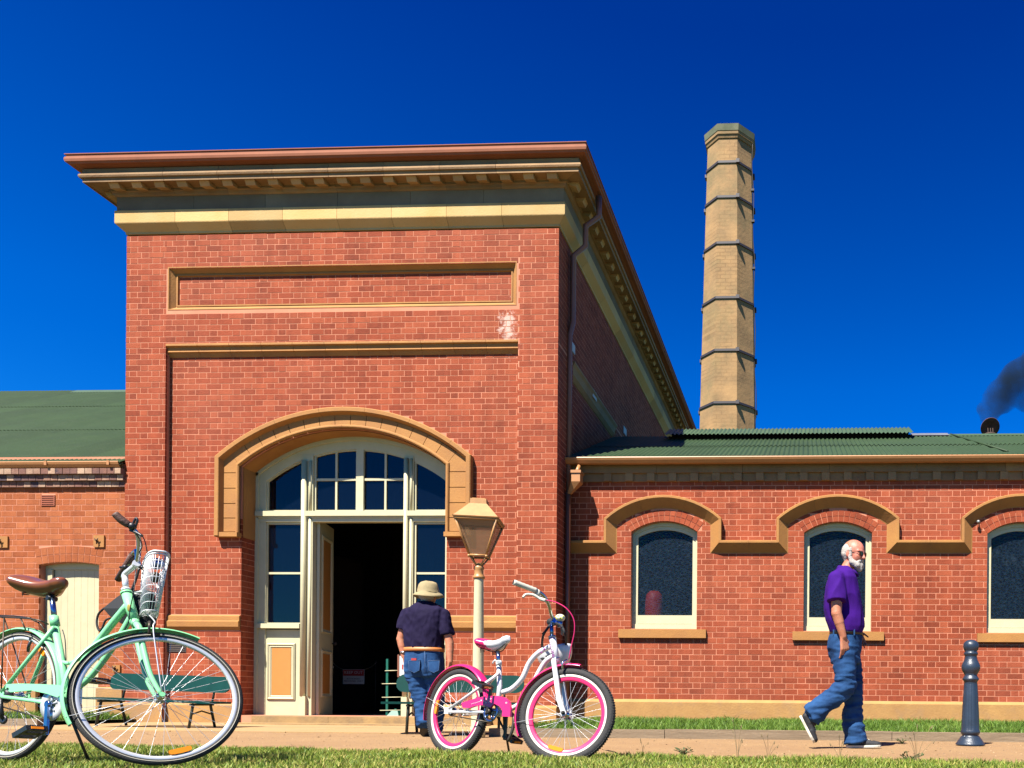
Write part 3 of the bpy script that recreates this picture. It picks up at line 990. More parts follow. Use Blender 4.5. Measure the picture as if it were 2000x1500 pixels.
# panel moulding: a sunk frame
st = stations([(PX0, PZ0), (PX0, PZ1), (PX1, PZ1), (PX1, PZ0)], closed=True, side=1)
prof = [(0, .002), (.014, .002), (.030, -.022), (.075, -.070), (.085, -.072), (.085, -.060), (.105, -.060), (.112, -.086), (.112, -.12), (0, -.12)]
mb = MB(); sweep(mb, st, prof, lambda p, w: (p.x, YP - w, p.y), closed=True); mb.build('panel_moulding', M['ochre'], hall)
# moulding over the big recess: steps back and down in stones
nst = 11
for k in range(nst):
    a = HX0 + (HX1 - HX0) * k / nst + .002; b = HX0 + (HX1 - HX0) * (k + 1) / nst - .002
    pr = [(.0862, zm + .03), (0, zm + .03), (-.004, zm + .022), (-.004, zm - .004), (.03, zm - .015), (.034, zm - .070), (.026, zm - .078), (.026, zm - .088), (.05, zm - .095), (.078, zm - .150), (.0862, zm - .152)]
    mb = MB(); n = len(pr)
    mb.add([(x, YP + p, z) for x in (a, b) for p, z in pr], [(i, (i + 1) % n, n + (i + 1) % n, n + i) for i in range(n)] + [tuple(range(n)), tuple(range(2 * n - 1, n - 1, -1))])
    mb.build('moulding_stone', M['ochre'], hall)

# cornice ---------------------------------------------------------------
def zp(py, p, px=700):
    """height of something seen at photo height py that stands p in front of the pier face"""
    return at(px, py, YP - p).z
plan = [(XL, YB), (XL, YP), (XR, YP), (XR, YB)]
def cornice(prof, name, m, cuts_front=8, step=1.1, gap=.0025, parts=True, left=1.27):
    path = [Vector(plan[0])]
    segs = []
    out = []
    pts = [Vector(p) for p in plan]
    allp = [pts[0]]
    for i, (a, b) in enumerate(zip(pts[:-1], pts[1:])):
        n = cuts_front if i == 1 else max(1, int((b - a).length / step))
        for k in range(1, n + 1): allp.append(a.lerp(b, k / n))
    st = [(p, Vector((m.x * (1.27 if m.x > 0 else left), m.y))) for p, m in stations(allp, side=1)]
    if not parts:
        mb = MB(); sweep(mb, st, prof, lambda p, w: (p.x, p.y, w)); return [mb.build(name, m, hall)]
    for i in range(len(st) - 1):
        s = subst(st, i, i + 1, gap)
        mb = MB(); sweep(mb, s, prof, lambda p, w: (p.x, p.y, w)); out.append(mb.build(name, m, hall))
    return out
# offset sign check: side=-1 must push outwards
zt = {}
b_ = 372 / 372
zchb, zchm = zp(450, 0), zp(427, .09)
zbt = zp(402, .09)
zfr = zp(376, .07)
zbd = zp(364, .12)
cornice([(-.1, zchb + .001), (.008, zchb), (.010, zchb + .03), (.088, zchm), (.092, zchm + .012), (.092, zbt), (-.1, zbt)], 'band_stone', M['stone_pale'])
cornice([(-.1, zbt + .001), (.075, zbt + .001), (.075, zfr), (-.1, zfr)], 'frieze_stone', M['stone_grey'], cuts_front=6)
cornice([(-.1, zfr + .001), (.08, zfr + .001), (.10, zfr + .015), (.11, zfr + .05), (.13, zfr + .07), (.13, zbd + .0), (-.1, zbd + .0)], 'bed_mould', M['stone'], gap=.0015)
zco = zp(341.5, .31); zbe0, zbe1, zgt = zp(335, .325), zp(326.5, .325), zp(317, .31)
cornice([(-.1, zbd + .001), (.125, zbd + .001), (.128, zco - .008), (.14, zco), (.28, zco), (.285, zco - .012), (.30, zco - .012), (.30, zbe0 + .006), (.325, zbe0 + .008), (.333, (zbe0 + zbe1) / 2), (.325, zbe1), (.305, zbe1 + .004), (.30, zgt), (-.1, zgt)], 'corona_stone', M['stone'], left=1.42)
# roof gutter
zg0, zg1, zg2, zg3 = zp(316, .30), zp(301, .41), zp(292, .41), zp(286, .41)
cornice([(.0, zg0 + .001), (.29, zg0 + .001), (.34, zg0 + .012), (.385, zg1 - .025), (.395, zg1 - .005), (.408, zg1), (.414, (zg1 + zg2) / 2), (.408, zg2), (.398, zg2 + .002), (.398, zg3 - .012), (.41, zg3 - .01), (.41, zg3), (.0, zg3 + .01)], 'gutter', M['gutter'], parts=False, left=1.48)
# roof behind the gutter, low pitched
mb = MB()
xm = (XL + XR) / 2
mb.add([(XL - .56, YP - .38, zg3 - .0), (XR + .48, YP - .38, zg3 - .0), (XR + .48, YB, zg3 - .0), (XL - .56, YB, zg3 - .0), (xm, YP + 4, zg3 + .35), (xm, YB - 4, zg3 + .35)],
       [(0, 1, 4), (1, 2, 5, 4), (2, 3, 5), (3, 0, 4, 5)])
mb.build('roof', M['roof'], hall)
# modillions (brackets) under the corona
zmo1 = zbd + .06 + .0
hz = zco - zbd
s = MB()
s.add([(-.075, 0, hz - .004), (.075, 0, hz - .004), (.075, .15, hz - .004), (-.075, .15, hz - .004),
       (-.075, 0, .0), (.075, 0, .0), (.075, .11, -.03), (-.075, .11, -.03), (.075, .148, .035), (-.075, .148, .035)],
      [(0, 1, 2, 3), (4, 7, 6, 5), (7, 9, 8, 6), (9, 3, 2, 8), (0, 4, 5, 1), (1, 5, 6, 8, 2), (0, 3, 9, 7, 4)])
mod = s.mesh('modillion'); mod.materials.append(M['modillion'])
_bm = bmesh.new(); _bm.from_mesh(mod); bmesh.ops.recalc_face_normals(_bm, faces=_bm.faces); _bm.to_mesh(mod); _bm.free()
sp = .352
n = int((XR - XL + .2) / sp)
x0 = (XL + XR) / 2 - n * sp / 2
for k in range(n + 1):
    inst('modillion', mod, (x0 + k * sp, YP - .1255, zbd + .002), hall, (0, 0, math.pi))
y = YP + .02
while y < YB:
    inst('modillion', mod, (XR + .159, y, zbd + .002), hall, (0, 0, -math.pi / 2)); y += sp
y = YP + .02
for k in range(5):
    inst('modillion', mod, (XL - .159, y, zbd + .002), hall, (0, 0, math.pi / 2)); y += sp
# mouldings on the side wall bays
for a, b in bays:
    mb = MB()
    pr = [(-.1, zms + .05), (.03, zms + .03), (.03, zms - .0), (.0, zms - .04), (-.02, zms - .12), (-.02, zms - .14), (-.07, zms - .2), (-.1, zms - .21)]
    n = len(pr)
    mb.add([(XR + p, yy, z) for yy in (a, b) for p, z in pr], [(i, (i + 1) % n, n + (i + 1) % n, n + i) for i in range(n)] + [tuple(range(n)), tuple(range(2 * n - 1, n - 1, -1))])
    mb.build('moulding_stone', M['stone'], hall)
# small white tie plates on the shaded side wall
for px, py in ((1107, 678), (1152, 772), (1213, 842)):
    yv = -XR * FOC / (1565 - px)
    p = at(px, py, yv)
    mb = MB(); mb.box(XR - .002, XR + .012, yv - .12, yv + .12, p.z - .07, p.z + .07); mb.build('tie_plate', M['paper'], hall)

# downpipe on the side wall
pp = []
for px, py, xx in ((1174, 384, XR + .47), (1174, 423, XR + .47), (1136, 442, XR + .26), (1135, 481, XR + .26), (1120, 500, XR + .07), (1120, 630, XR + .07), (1110, 655, XR + .02)):
    yv = 11.88
    pp.append((xx, yv, at(px, py, yv).z))
pp.append((XR + .02, 11.88, .0))
mb = MB(); mb.tube(pp, .045, 10)
dp = mb.build('downpipe', M['pipe'], hall)
# doorway arch stones ----------------------------------------------------
Yf = lambda p, w: (p.x, YR - w, p.y)
outer = [Vector((AX0, alz)), Vector((AX0, azs))] + arc(acx, acz, arad, AX0, AX1, 36)[1:-1] + [Vector((AX1, azs)), Vector((AX1, alz))]
sto = stations(outer, side=1)
for i0, i1 in ((0, 4), (4, 10), (10, 16), (16, 22), (22, 28), (28, 34), (34, 38)):
    mb = MB()
    sweep(mb, subst(sto, i0, i1, .0015), [(-.004, -.05), (-.004, .105), (.008, .115), (.060, .115), (.068, .108), (.098, .040), (.10, -.05)], Yf)
    mb.build('hood_mould', M['ochre'], hall)
# inner bead
inner = [Vector((DX0, alz)), Vector((DX0, zspr))] + arc(dcx, dcz, drad, DX0, DX1, 36)[1:-1] + [Vector((DX1, zspr)), Vector((DX1, alz))]
sti = stations(inner, side=-1)
for i0, i1 in ((0, 10), (10, 19), (19, 28), (28, 38)):
    mb = MB()
    cs = [(.028 + .028 * math.cos(a), .045 + .028 * math.sin(a)) for a in [R(t) for t in range(0, 360, 36)]]
    sweep(mb, subst(sti, i0, i1, .0012), cs, Yf)
    mb.build('bead_mould', M['ochre'], hall)
# voussoir blocks between bead and hood mould
def thick_pts(t, n):
    """n+1 stations on the mid line"""
    return
nv = 15
a0 = math.acos((DX0 - dcx) / drad); a1 = math.acos((DX1 - dcx) / drad)
def vous(aa, ab, name='voussoir'):
    mb = MB(); seg = 3; pts_i, pts_o = [], []
    for k in range(seg + 1):
        a = aa + (ab - aa) * k / seg
        ri, ro = drad + .055, arad - .095 + (acz - dcz) * math.sin(a)
        pts_i.append((dcx + ri * math.cos(a), dcz + ri * math.sin(a))); pts_o.append((dcx + ro * math.cos(a), dcz + ro * math.sin(a)))
    mb.prism(pts_i + pts_o[::-1], YR - .042, YR + .05)
    mb.build(name, M['ochre'], hall)
g = .0016
for k in range(nv):
    aa = a0 + (a1 - a0) * k / nv; ab = a0 + (a1 - a0) * (k + 1) / nv
    vous(aa - g, ab + g)
for sx, xa, xb in ((0, AX0 + .098, DX0 - .055), (1, DX1 + .055, AX1 - .098)):
    lz = [alz + .07] + [at(445, y, YR).z for y in (1013, 984.6, 955, 925)]
    for za, zb in zip(lz[:-1], lz[1:]):
        mb = MB()
        mb.box(xa - .0, xb + .0, YR - .042, YR + .05, za + .006, zb - .006)
        mb.build('voussoir', M['ochre'], hall)
    # springer: between the last leg block and the arch
    zz = lz[-1] + .006
    if sx == 0:
        q1 = (dcx + (drad + .055) * math.cos(a0), dcz + (drad + .055) * math.sin(a0)); ro = arad - .095 + (acz - dcz) * math.sin(a0); q2 = (dcx + ro * math.cos(a0), dcz + ro * math.sin(a0))
        mb = MB(); mb.prism([(xa, zz), (xb, zz), (xb, q1[1] - .01), q1, q2, (xa, q2[1] - .05)], YR - .041, YR + .05); mb.build('springer_stone', M['ochre'], hall)
    else:
        q1 = (dcx + (drad + .055) * math.cos(a1), dcz + (drad + .055) * math.sin(a1)); ro = arad - .095 + (acz - dcz) * math.sin(a1); q2 = (dcx + ro * math.cos(a1), dcz + ro * math.sin(a1))
        mb = MB(); mb.prism([(xa, zz), (xb, zz), (xb, q2[1] - .05), q2, q1, (xa, q1[1] - .01)], YR - .041, YR + .05); mb.build('springer_stone', M['ochre'], hall)
    # foot of the leg
    xo0, xo1 = (AX0 - .012, DX0 + .002) if sx == 0 else (DX1 - .002, AX1 + .012)
    mb = MB(); mb.box(xo0, xo1, YR - .10, YR + .05, alz - .012, alz + .055); mb.build('springer_stone', M['ochre'], hall)
# soffit lining of the arch in stone, down to the feet
sti2 = stations(inner, side=-1)
mb = MB()
sweep(mb, stations([Vector((DX0, alz))] + inner[1:-1] + [Vector((DX1, alz))], side=1), [(.0, -.04), (.012, -.02), (.012, -.31), (0, -.31)], Yf)
mb.build('arch_soffit', M['ochre'], hall)

# threshold steps ---------------------------------------------------------
sx0, sx1 = X(494, YP - .2, 1410), X(948, YP - .2, 1410)
nn = 3
for k in range(nn):
    a, b = sx0 + (sx1 - sx0) * k / nn, sx0 + (sx1 - sx0) * (k + 1) / nn
    mb = MB(); mb.box(a + .002, b - .002, YP - .24, YP + .0 if 0 else YR + .6, -.02, .118); mb.build('step', M['step'], hall)
mb = MB(); mb.box(sx0 - .12, sx1 + .1, YP - .62, YP - .235, -.02, .022); mb.build('step', M['step'], hall)

# timber door frame ---------------------------------------------------------
YF = YR + .315
fx = lambda px, y=YF: X(px, y, 1100)
fz = lambda py, y=YF, px=690: at(px, py, y).z
F0, F1 = DX0 + .003, DX1 - .003
frame = MB()
gcx, gcz, grad = circle3(fx(519.7), fx(868 + 2), (fz(943, px=520) + fz(934, px=870)) / 2, fz(877.6, px=695))
# head ring
opp = [Vector((F0, zspr)),] + arc(dcx, dcz, drad - .014, F0 + .02, F1 - .02, 30) + [Vector((F1, zspr))]
ring = []
NS = 40
for k in range(NS):
    xa = F0 + (F1 - F0) * k / NS; xb = F0 + (F1 - F0) * (k + 1) / NS
    def zo(x): return dcz + math.sqrt(max(0, (drad - .014) ** 2 - (x - dcx) ** 2))
    def zi(x):
        h = grad ** 2 - (x - gcx) ** 2
        return gcz + math.sqrt(h) if h > 0 else zo(x) - .2
    frame.prism([(xa, zi(xa)), (xb, zi(xb)), (xb, zo(xb)), (xa, zo(xa))], YF + .002 + .0, YF + .10)
    frame.prism([(xa, zo(xa) - .055), (xb, zo(xb) - .055), (xb, zo(xb) + .001), (xa, zo(xa) + .001)], YF - .03, YF + .0)
zsl = fz(1009); ztl0, ztl1 = fz(1009), fz(1000)
zth0 = zthr
def post(xa, xb, y0, y1, za, zb): frame.box(xa, xb, y0, y1, za, zb)
zarc = lambda x: gcz + math.sqrt(max(0.01, grad ** 2 - (x - gcx) ** 2))
p1, p2 = fx(519), fx(589)
m1a, m1b = fx(590), fx(611)
m2a, m2b = fx(789.5), fx(807)
# outer posts
frame.box(F0, p1, YF, YF + .10, zthr, zarc(p1) + .05)
frame.box(F0 + .0, F0 + .05, YF - .03, YF + .001, zthr, zspr)
pr1 = m2b + (p1 - m1a) * -1
frame.box(F1 - (p1 - F0), F1, YF, YF + .10, zthr, zarc(F1 - (p1 - F0)) + .05)
frame.box(F1 - .05, F1, YF - .03, YF + .001, zthr, zspr)
# mullions, each with a round front bead
for a, b in ((m1a, m1b), (m2a, m2b)):
    frame.box(a, b, YF - .01, YF + .10, zthr, zarc((a + b) / 2) + .04)
    w = b - a
    frame.tube([(a + w * .25, YF - .03, zthr + .30), (a + w * .25, YF - .03, zarc(a) - .02)], w * .24, 10)
    frame.tube([(a + w * .78, YF - .012, zthr + .30), (a + w * .78, YF - .012, ztl0 - .01)], w * .14, 8)
    frame.tube([(a + w * .78, YF - .012, ztl1 + .01), (a + w * .78, YF - .012, zarc(a) - .02)], w * .14, 8)
    frame.box(a, a + w * .62, YF - .065, YF - .009, zthr, zthr + .30)
# transom
frame.box(F0, F1, YF - .012, YF + .10, fz(1019), ztl1 + .0)
frame.box(F0 + .02, F1 - .02, YF - .06, YF - .011, ztl0 - .0, ztl1 + .006)
frame.box(F0 + .03, F1 - .03, YF - .03, YF - .0105, ztl0 - .025, ztl0 - .001)
# fan light frame, sashes
def sash(xa, xb, za, zb=None, t=.035, y=YF + .02, arched=False, d=.035):
    if arched:
        n = 12
        frame.box(xa, xa + t, y, y + d, za, zarc(xa + t / 2) + .01)
        frame.box(xb - t, xb, y, y + d, za, zarc(xb - t / 2) + .01)
        frame.box(xa + t, xb - t, y + .001, y + d, za, za + t)
        for k in range(n):
            a = xa + t + (xb - xa - 2 * t) * k / n; b = xa + t + (xb - xa - 2 * t) * (k + 1) / n
            frame.prism([(a, zarc(a) - t * .6), (b, zarc(b) - t * .6), (b, zarc(b) + .01), (a, zarc(a) + .01)], y + .001, y + d)
    else:
        frame.box(xa, xa + t, y, y + d, za, zb); frame.box(xb - t, xb, y, y + d, za, zb)
        frame.box(xa + t, xb - t, y + .001, y + d, za, za + t); frame.box(xa + t, xb - t, y + .001, y + d, zb - t, zb)
zft = fz(999)
mid = fx(701)
st_ = .05
sash(m1b, mid - .003, zft, arched=True, t=.03); sash(mid + .003, m2a, zft, arched=True, t=.03)
frame.box(mid - .06, mid + .06, YF + .003, YF + .07, zft, zarc(mid) + .02)
frame.box(m1b, m2a, YF + .022, YF + .05, fz(938), fz(933.5))
gb1, gb2 = fx(653.8), fx(750)
for gx in (gb1, gb2): frame.box(gx - .016, gx + .016, YF + .023, YF + .05, zft, zarc(gx) + .01)
sash(p1 - .01, p2 + .012, zft, arched=True, t=.03)
sash(m2b, F1 - (p1 - F0) + .01, zft, arched=True, t=.03)
zl0, zl1 = fz(1217), fz(1019)
sash(p1 - .02, p2 + .012, zl0 - .03, zl1, t=.035)
sash(m2b, F1 - (p1 - F0) + .02, zl0 - .03, zl1, t=.035)
frame.box(p1, p2, YF + .03, YF + .055, fz(1121), fz(1117)); frame.box(m2b, F1 - .1, YF + .03, YF + .055, fz(1121), fz(1117))
# side-light sill and lower panels
for a, b in ((F0 + .05, m1a), (m2b, F1 - .05)):
    frame.box(a, b, YF - .06, YF + .02, fz(1228), fz(1219))
    frame.box(a, b, YF + .03, YF + .08, zthr, fz(1230))
    a2, b2 = a + (b - a) * .1, b
    frame.box(a + (b - a) * .06, b, YF + .012, YF + .031, zthr, fz(1248))
of = frame.build('door_frame', M['cream'], hall)
for a, b in ((fx(523), fx(578)), (m2b + .1, F1 - .15)):
    za, zb = fz(1368), fz(1257)
    st = stations([(a, za), (a, zb), (b, zb), (b, za)], closed=True, side=1)
    mb = MB(); sweep(mb, st, [(0, -.03), (0, .012), (.02, .03), (.04, .012), (.055, .018), (.075, -.0), (.08, -.03)], lambda p, w: (p.x, YF + .012 - w, p.y), closed=True)
    mb.build('panel_moulding', M['cream'], of)
    mb = MB(); mb.box(a + .075, b - .075, YF + .004, YF + .02, za + .075, zb - .075); mb.build('panel', M['panel'], of)
# panes
yg = YF + .045
def pane(poly):
    mb = MB(); mb.prism(poly, yg, yg + .004); mb.build('pane', M['glass'], of)
for a, b in ((m1b + .02, gb1), (gb1, mid - .05), (mid + .05, gb2), (gb2, m2a - .02)):
    pane(under_arc(a + .002, b - .002, fz(935.7) + .001, gcx, gcz, grad - .005)); pane([(a + .002, zft + .01), (b - .002, zft + .01), (b - .002, fz(935.7)), (a + .002, fz(935.7))])
pane(under_arc(p1, p2 - .0, zft + .01, gcx, gcz, grad - .005)); pane(under_arc(m2b + .01, F1 - (p1 - F0), zft + .01, gcx, gcz, grad - .005))
for a, b in ((p1, p2), (m2b + .01, F1 - .12)):
    pane([(a, zl0 - .01), (b, zl0 - .01), (b, fz(1119)), (a, fz(1119))]); pane([(a, fz(1119) + .001), (b, fz(1119) + .001), (b, zl1 - .01), (a, zl1 - .01)])

# door leaves, folded back into the hall
def leaf(hx, hy, ang, w, side, name='door'):
    """leaf local x runs from hinge; ang measured from +Y"""
    zt, zb_ = fz(1012), zthr + .004
    H = zt - zb_
    d = Vector((math.sin(ang), math.cos(ang), 0)); nrm = Vector((d.y, -d.x, 0))
    def P(u, t, z): return Vector((hx, hy, 0)) + d * u + nrm * t + Vector((0, 0, zb_ + z))
    def bx(mb, u0, u1, t0, t1, z0, z1):
        vs = [P(u, t, z) for u in (u0, u1) for t in (t0, t1) for z in (z0, z1)]
        mb.add(vs, [(0, 1, 3, 2), (4, 6, 7, 5), (0, 4, 5, 1), (2, 3, 7, 6), (0, 2, 6, 4), (1, 5, 7, 3)])
    mb = MB()
    bx(mb, 0, w, -.02, .02, 0, H)
    for z0, z1 in ((.28, 1.05), (1.32, H - .22)):
        st = stations([(.10, z0), (.10, z1), (w - .1, z1), (w - .1, z0)], closed=True, side=1)
        for s in (1, -1):
            sweep(mb, st, [(0, .015), (0, .03), (.02, .04), (.05, .025), (.055, .015)], lambda p, t: P(p.x, t * s, p.y), closed=True)
    o = mb.build(name, M['cream'], hall)
    for z0, z1 in ((.28, 1.05), (1.32, H - .22)):
        for s in (1, -1):
            m2 = MB(); bx(m2, .165, w - .165, s * .019, s * .024, z0 + .065, z1 - .065); m2.build('panel', M['panel'], o)
    m3 = MB(); q = P(w - .06, .0, 1.18)
    m3.tube([q - nrm * .07, q + nrm * .07], .01, 8); m3.ball(q + nrm * .07, .03); m3.ball(q - nrm * .07, .03)
    m3.build('door_knob', M['iron'], o)
    return o
leaf(m1b + .03, YF + .09, R(-16), .70, 1)
leaf(m2a - .03, YF + .09, R(8), .70, 1)
# narrow standing part next to the left leaf (second fold of the door)
mb = MB(); mb.box(m1b + .002, m1b + .012, YF + .10, YF + .16, zthr, fz(1012)); mb.build('door_stop', M['cream'], hall)

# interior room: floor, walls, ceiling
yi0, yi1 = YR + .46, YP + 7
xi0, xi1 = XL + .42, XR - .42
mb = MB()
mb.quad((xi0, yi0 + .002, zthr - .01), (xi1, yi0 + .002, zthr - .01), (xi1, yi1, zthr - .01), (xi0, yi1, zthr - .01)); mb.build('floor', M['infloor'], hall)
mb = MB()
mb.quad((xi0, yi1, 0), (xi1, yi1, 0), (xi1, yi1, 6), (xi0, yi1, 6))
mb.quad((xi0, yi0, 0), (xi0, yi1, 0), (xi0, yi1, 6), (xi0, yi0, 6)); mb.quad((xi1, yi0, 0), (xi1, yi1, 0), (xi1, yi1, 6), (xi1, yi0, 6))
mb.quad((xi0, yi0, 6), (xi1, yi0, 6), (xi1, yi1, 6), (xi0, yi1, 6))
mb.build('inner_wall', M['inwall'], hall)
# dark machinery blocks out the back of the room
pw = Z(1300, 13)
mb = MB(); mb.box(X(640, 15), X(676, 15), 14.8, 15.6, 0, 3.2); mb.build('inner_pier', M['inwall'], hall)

# ================================================================ RIGHT WING
WX1 = 9.0
zwg = at(1500, 893.5, YW - .2).z
zwb = at(1500, 938, YW).z                      # top of brick
wing = thing('brick_wing', 'low red brick wing with arched windows and green corrugated roof, right of the hall', 'building', ((XR + WX1) / 2, YW, 0))
wc, wp = .0885, .366
wins = []
for (px0, px1, pys, pyc, psill, sx0p, sx1p, hx0p, hx1p) in (
        (1232.5, 1361.5, 1038.5, 1017.5, 1228, 1210, 1380.5, 1180, 1408.5),
        (1570, 1703, 1040, 1018.5, 1232.5, 1549, 1727, 1517, 1756),
        (1928, 2062, 1042, 1019, 1236, 1909, 2082, 1879, 2117)):
    cxp = (px0 + px1) / 2
    a, b = X(px0, YW), X(px1, YW)
    zs, zc = at(cxp, pys, YW).z, at(cxp, pyc, YW).z
    cx, cz, r = circle3(a, b, zs, zc)
    wins.append(dict(a=a, b=b, zs=zs, zc=zc, cx=cx, cz=cz, r=r, z0=at(cxp, psill, YW).z, s0=X(sx0p, YW), s1=X(sx1p, YW), h0=X(hx0p, YW - .1, 1030), h1=X(hx1p, YW - .1, 1030), px=cxp))
w3 = dict(wins[2]); sh = wins[2]['cx'] - wins[1]['cx']
for kk in range(1):
    w4 = {k: (v + sh if k in ('a', 'b', 'cx', 's0', 's1', 'h0', 'h1') else v) for k, v in wins[2].items()}
    wins.append(w4)
holes = [Arch(w['a'], w['b'], w['z0'], w['zs'], w['cx'], w['cz'], w['r']) for w in wins]
mb = MB()
pierced(mb, XR, WX1, -.1, zwb + .35, YW + MOR, .3, holes)
mb.build('wall', M['mortar'], wing)
ring_t = .178
cuts = [Arch(w['a'], w['b'], w['z0'], w['zs'], w['cx'], w['cz'], w['r'] + ring_t - .04) for w in wins]
zpl1 = at(1500, 1368, YW).z
Wl = [(lay(XR, WX1, zpl1 + .01, zwb, wc, wp, cuts, XR + .1, zwb - wc * 60 + JO), YW, 'Y')]
# brick arches over the windows: two header rings
ringb = MB()
for w in wins:
    A0 = math.acos((w['a'] - w['cx']) / w['r']) ; A1 = math.pi - A0
    for q in range(2):
        r0, r1 = w['r'] + q * .0895 + .0, w['r'] + (q + 1) * .0895 - .008
        n = 14
        for k in range(n):
            aa = A0 + (A1 - A0) * (k + .045) / n; ab = A0 + (A1 - A0) * (k + .955) / n
            c, c2, s_, s2 = math.cos(aa), math.cos(ab), math.sin(aa), math.sin(ab)
            ringb.prism([(w['cx'] + r0 * c, w['cz'] + r0 * s_), (w['cx'] + r1 * c, w['cz'] + r1 * s_), (w['cx'] + r1 * c2, w['cz'] + r1 * s2), (w['cx'] + r0 * c2, w['cz'] + r0 * s2)], YW - .004 + random.uniform(-.0015, .0015), YW + .03)
    # mortar backing of the ring
    mbk = MB(); n = 20; pi_, po_ = [], []
    for k in range(n + 1):
        aa = A0 + (A1 - A0) * k / n
        pi_.append((w['cx'] + (w['r'] + .001) * math.cos(aa), w['cz'] + (w['r'] + .001) * math.sin(aa))); po_.append((w['cx'] + (w['r'] + ring_t) * math.cos(aa), w['cz'] + (w['r'] + ring_t) * math.sin(aa)))
    mbk.prism(pi_ + po_[::-1], YW + .002, YW + .005); mbk.build('mortar_bed', M['mortar'], wing)
o = ringb.build('arch_bricks', M['brick'], wing); o['kind'] = 'stuff'
brickwork(wing, Wl, 300, M['brick'])
# plinth with weathered top
mb = MB()
for k in range(10):
    pass
zq = at(1500, 1373, YW - .05).z
mb.add([(XR + .02, YW - .055, -.05), (WX1, YW - .055, -.05), (WX1, YW - .055, zq), (XR + .02, YW - .055, zq), (WX1, YW + .01, zpl1 + .01), (XR + .02, YW + .01, zpl1 + .01)], [(0, 1, 2, 3), (3, 2, 4, 5)])
mb.build('plinth', M['plinth'], wing)
# windows
yg = YW + .145
for w in wins:
    fr = MB()
    a, b, cx, cz, r = w['a'] + .003, w['b'] - .003, w['cx'], w['cz'], w['r'] - .003
    yf = YW + .10
    arcz = lambda x, rr: cz + math.sqrt(max(0, rr * rr - (x - cx) ** 2))
    t1, t2 = .035, .085
    rb = .225
    z0 = w['z0']
    for (ta, tb, yy) in ((0, t1, yf), (t1, t2, yf + .018)):
        fr.box(a + ta, a + tb, yy, yf + .07, z0, arcz(a + tb, r - ta) - .0)
        fr.box(b - tb, b - ta, yy, yf + .07, z0, arcz(b - tb, r - ta) - .0)
        n = 18
        xa, xb = a + tb, b - tb
        for k in range(n):
            p, q = xa + (xb - xa) * k / n, xa + (xb - xa) * (k + 1) / n
            if ta == 0: lo = lambda x: arcz(x, r) - .055
            else: lo = lambda x: arcz(x, r) - .115
            hi = (lambda x: arcz(x, r)) if ta == 0 else (lambda x: arcz(x, r) - .054)
            fr.prism([(p, lo(p)), (q, lo(q)), (q, hi(q)), (p, hi(p))], yy + .0005, yf + .07)
    fr.box(a + t2 - .01, b - t2 + .01, yf + .0185, yf + .069, z0 + .09, z0 + rb)
    fr.box(a + t1 - .01, b - t1 + .01, yf + .002, yf + .068, z0, z0 + .085)
    o = fr.build('window', M['cream'], wing)
    mb = MB(); mb.prism([(a + .06, z0 + .18), (b - .06, z0 + .18), (b - .06, w['zs'] - .0), *[(b - .06 + (a - b + .12) * k / 10, arcz(b - .06 + (a - b + .12) * k / 10, r) - .06) for k in range(11)], (a + .06, w['zs'])], yg, yg + .004)
    mb.build('pane', M['frost'], o)
    mb = MB(); zsill = w['z0'] - .147
    mb.add([(w['s0'], YW - .052, zsill), (w['s1'], YW - .052, zsill), (w['s1'], YW - .052, w['z0'] - .014), (w['s0'], YW - .052, w['z0'] - .014), (w['s1'], YW + .13, w['z0'] + .006), (w['s0'], YW + .13, w['z0'] + .006), (w['s0'], YW + .13, zsill), (w['s1'], YW + .13, zsill)],
           [(0, 1, 2, 3), (3, 2, 4, 5), (0, 6, 7, 1), (0, 3, 5, 6), (1, 7, 4, 2)])
    mb.build('window_sill', M['ochre'], wing)
    mb = MB(); mb.quad((a - .1, YW + .9, .0), (b + .1, YW + .9, .0), (b + .1, YW + .9, 3.6), (a - .1, YW + .9, 3.6))
    mb.quad((a - .1, YW + .31, .0), (a - .1, YW + .9, .0), (a - .1, YW + .9, 3.6), (a - .1, YW + .31, 3.6)); mb.quad((b + .1, YW + .31, .0), (b + .1, YW + .9, .0), (b + .1, YW + .9, 3.6), (b + .1, YW + .31, 3.6))
    mb.quad((a - .1, YW + .31, 3.6), (b + .1, YW + .31, 3.6), (b + .1, YW + .9, 3.6), (a - .1, YW + .9, 3.6))
    mb.build('inner_wall', M['inwall'], wing)
# string course / hood moulds
zst = at(1450, 1055.5, YW - .11).z
zh = at(1294, 1012, YW - .11).z; zhc = at(1294, 967, YW - .11).z
prof = [(-.004, -.03), (-.004, .112), (.002, .118), (.034, .118), (.040, .112), (.166, .006), (.18, .0), (.18, -.03)]
prev = XR + .03
for i, w in enumerate(wins):
    a, b = w['h0'], w['h1']
    hcx, hcz, hr = circle3(a, b, zh, zhc)
    pts = [Vector((prev, zst)), Vector((a, zst)), Vector((a, zh))] + arc(hcx, hcz, hr, a, b, 16)[1:-1] + [Vector((b, zh)), Vector((b, zst)), Vector(((b + wins[i + 1]['h0']) / 2 if i + 1 < len(wins) else b + .5, zst))]
    st = stations(pts, side=1)
    n = len(st)
    cuts_ = [0, 1, 2, 7, 13, n - 3, n - 2, n - 1]
    for c0, c1 in zip(cuts_[:-1], cuts_[1:]):
        mb = MB(); sweep(mb, subst(st, c0, c1, .001), prof, lambda p, d: (p.x, YW - d, p.y)); mb.build('string_course', M['ochre'], wing)
    prev = pts[-1].x
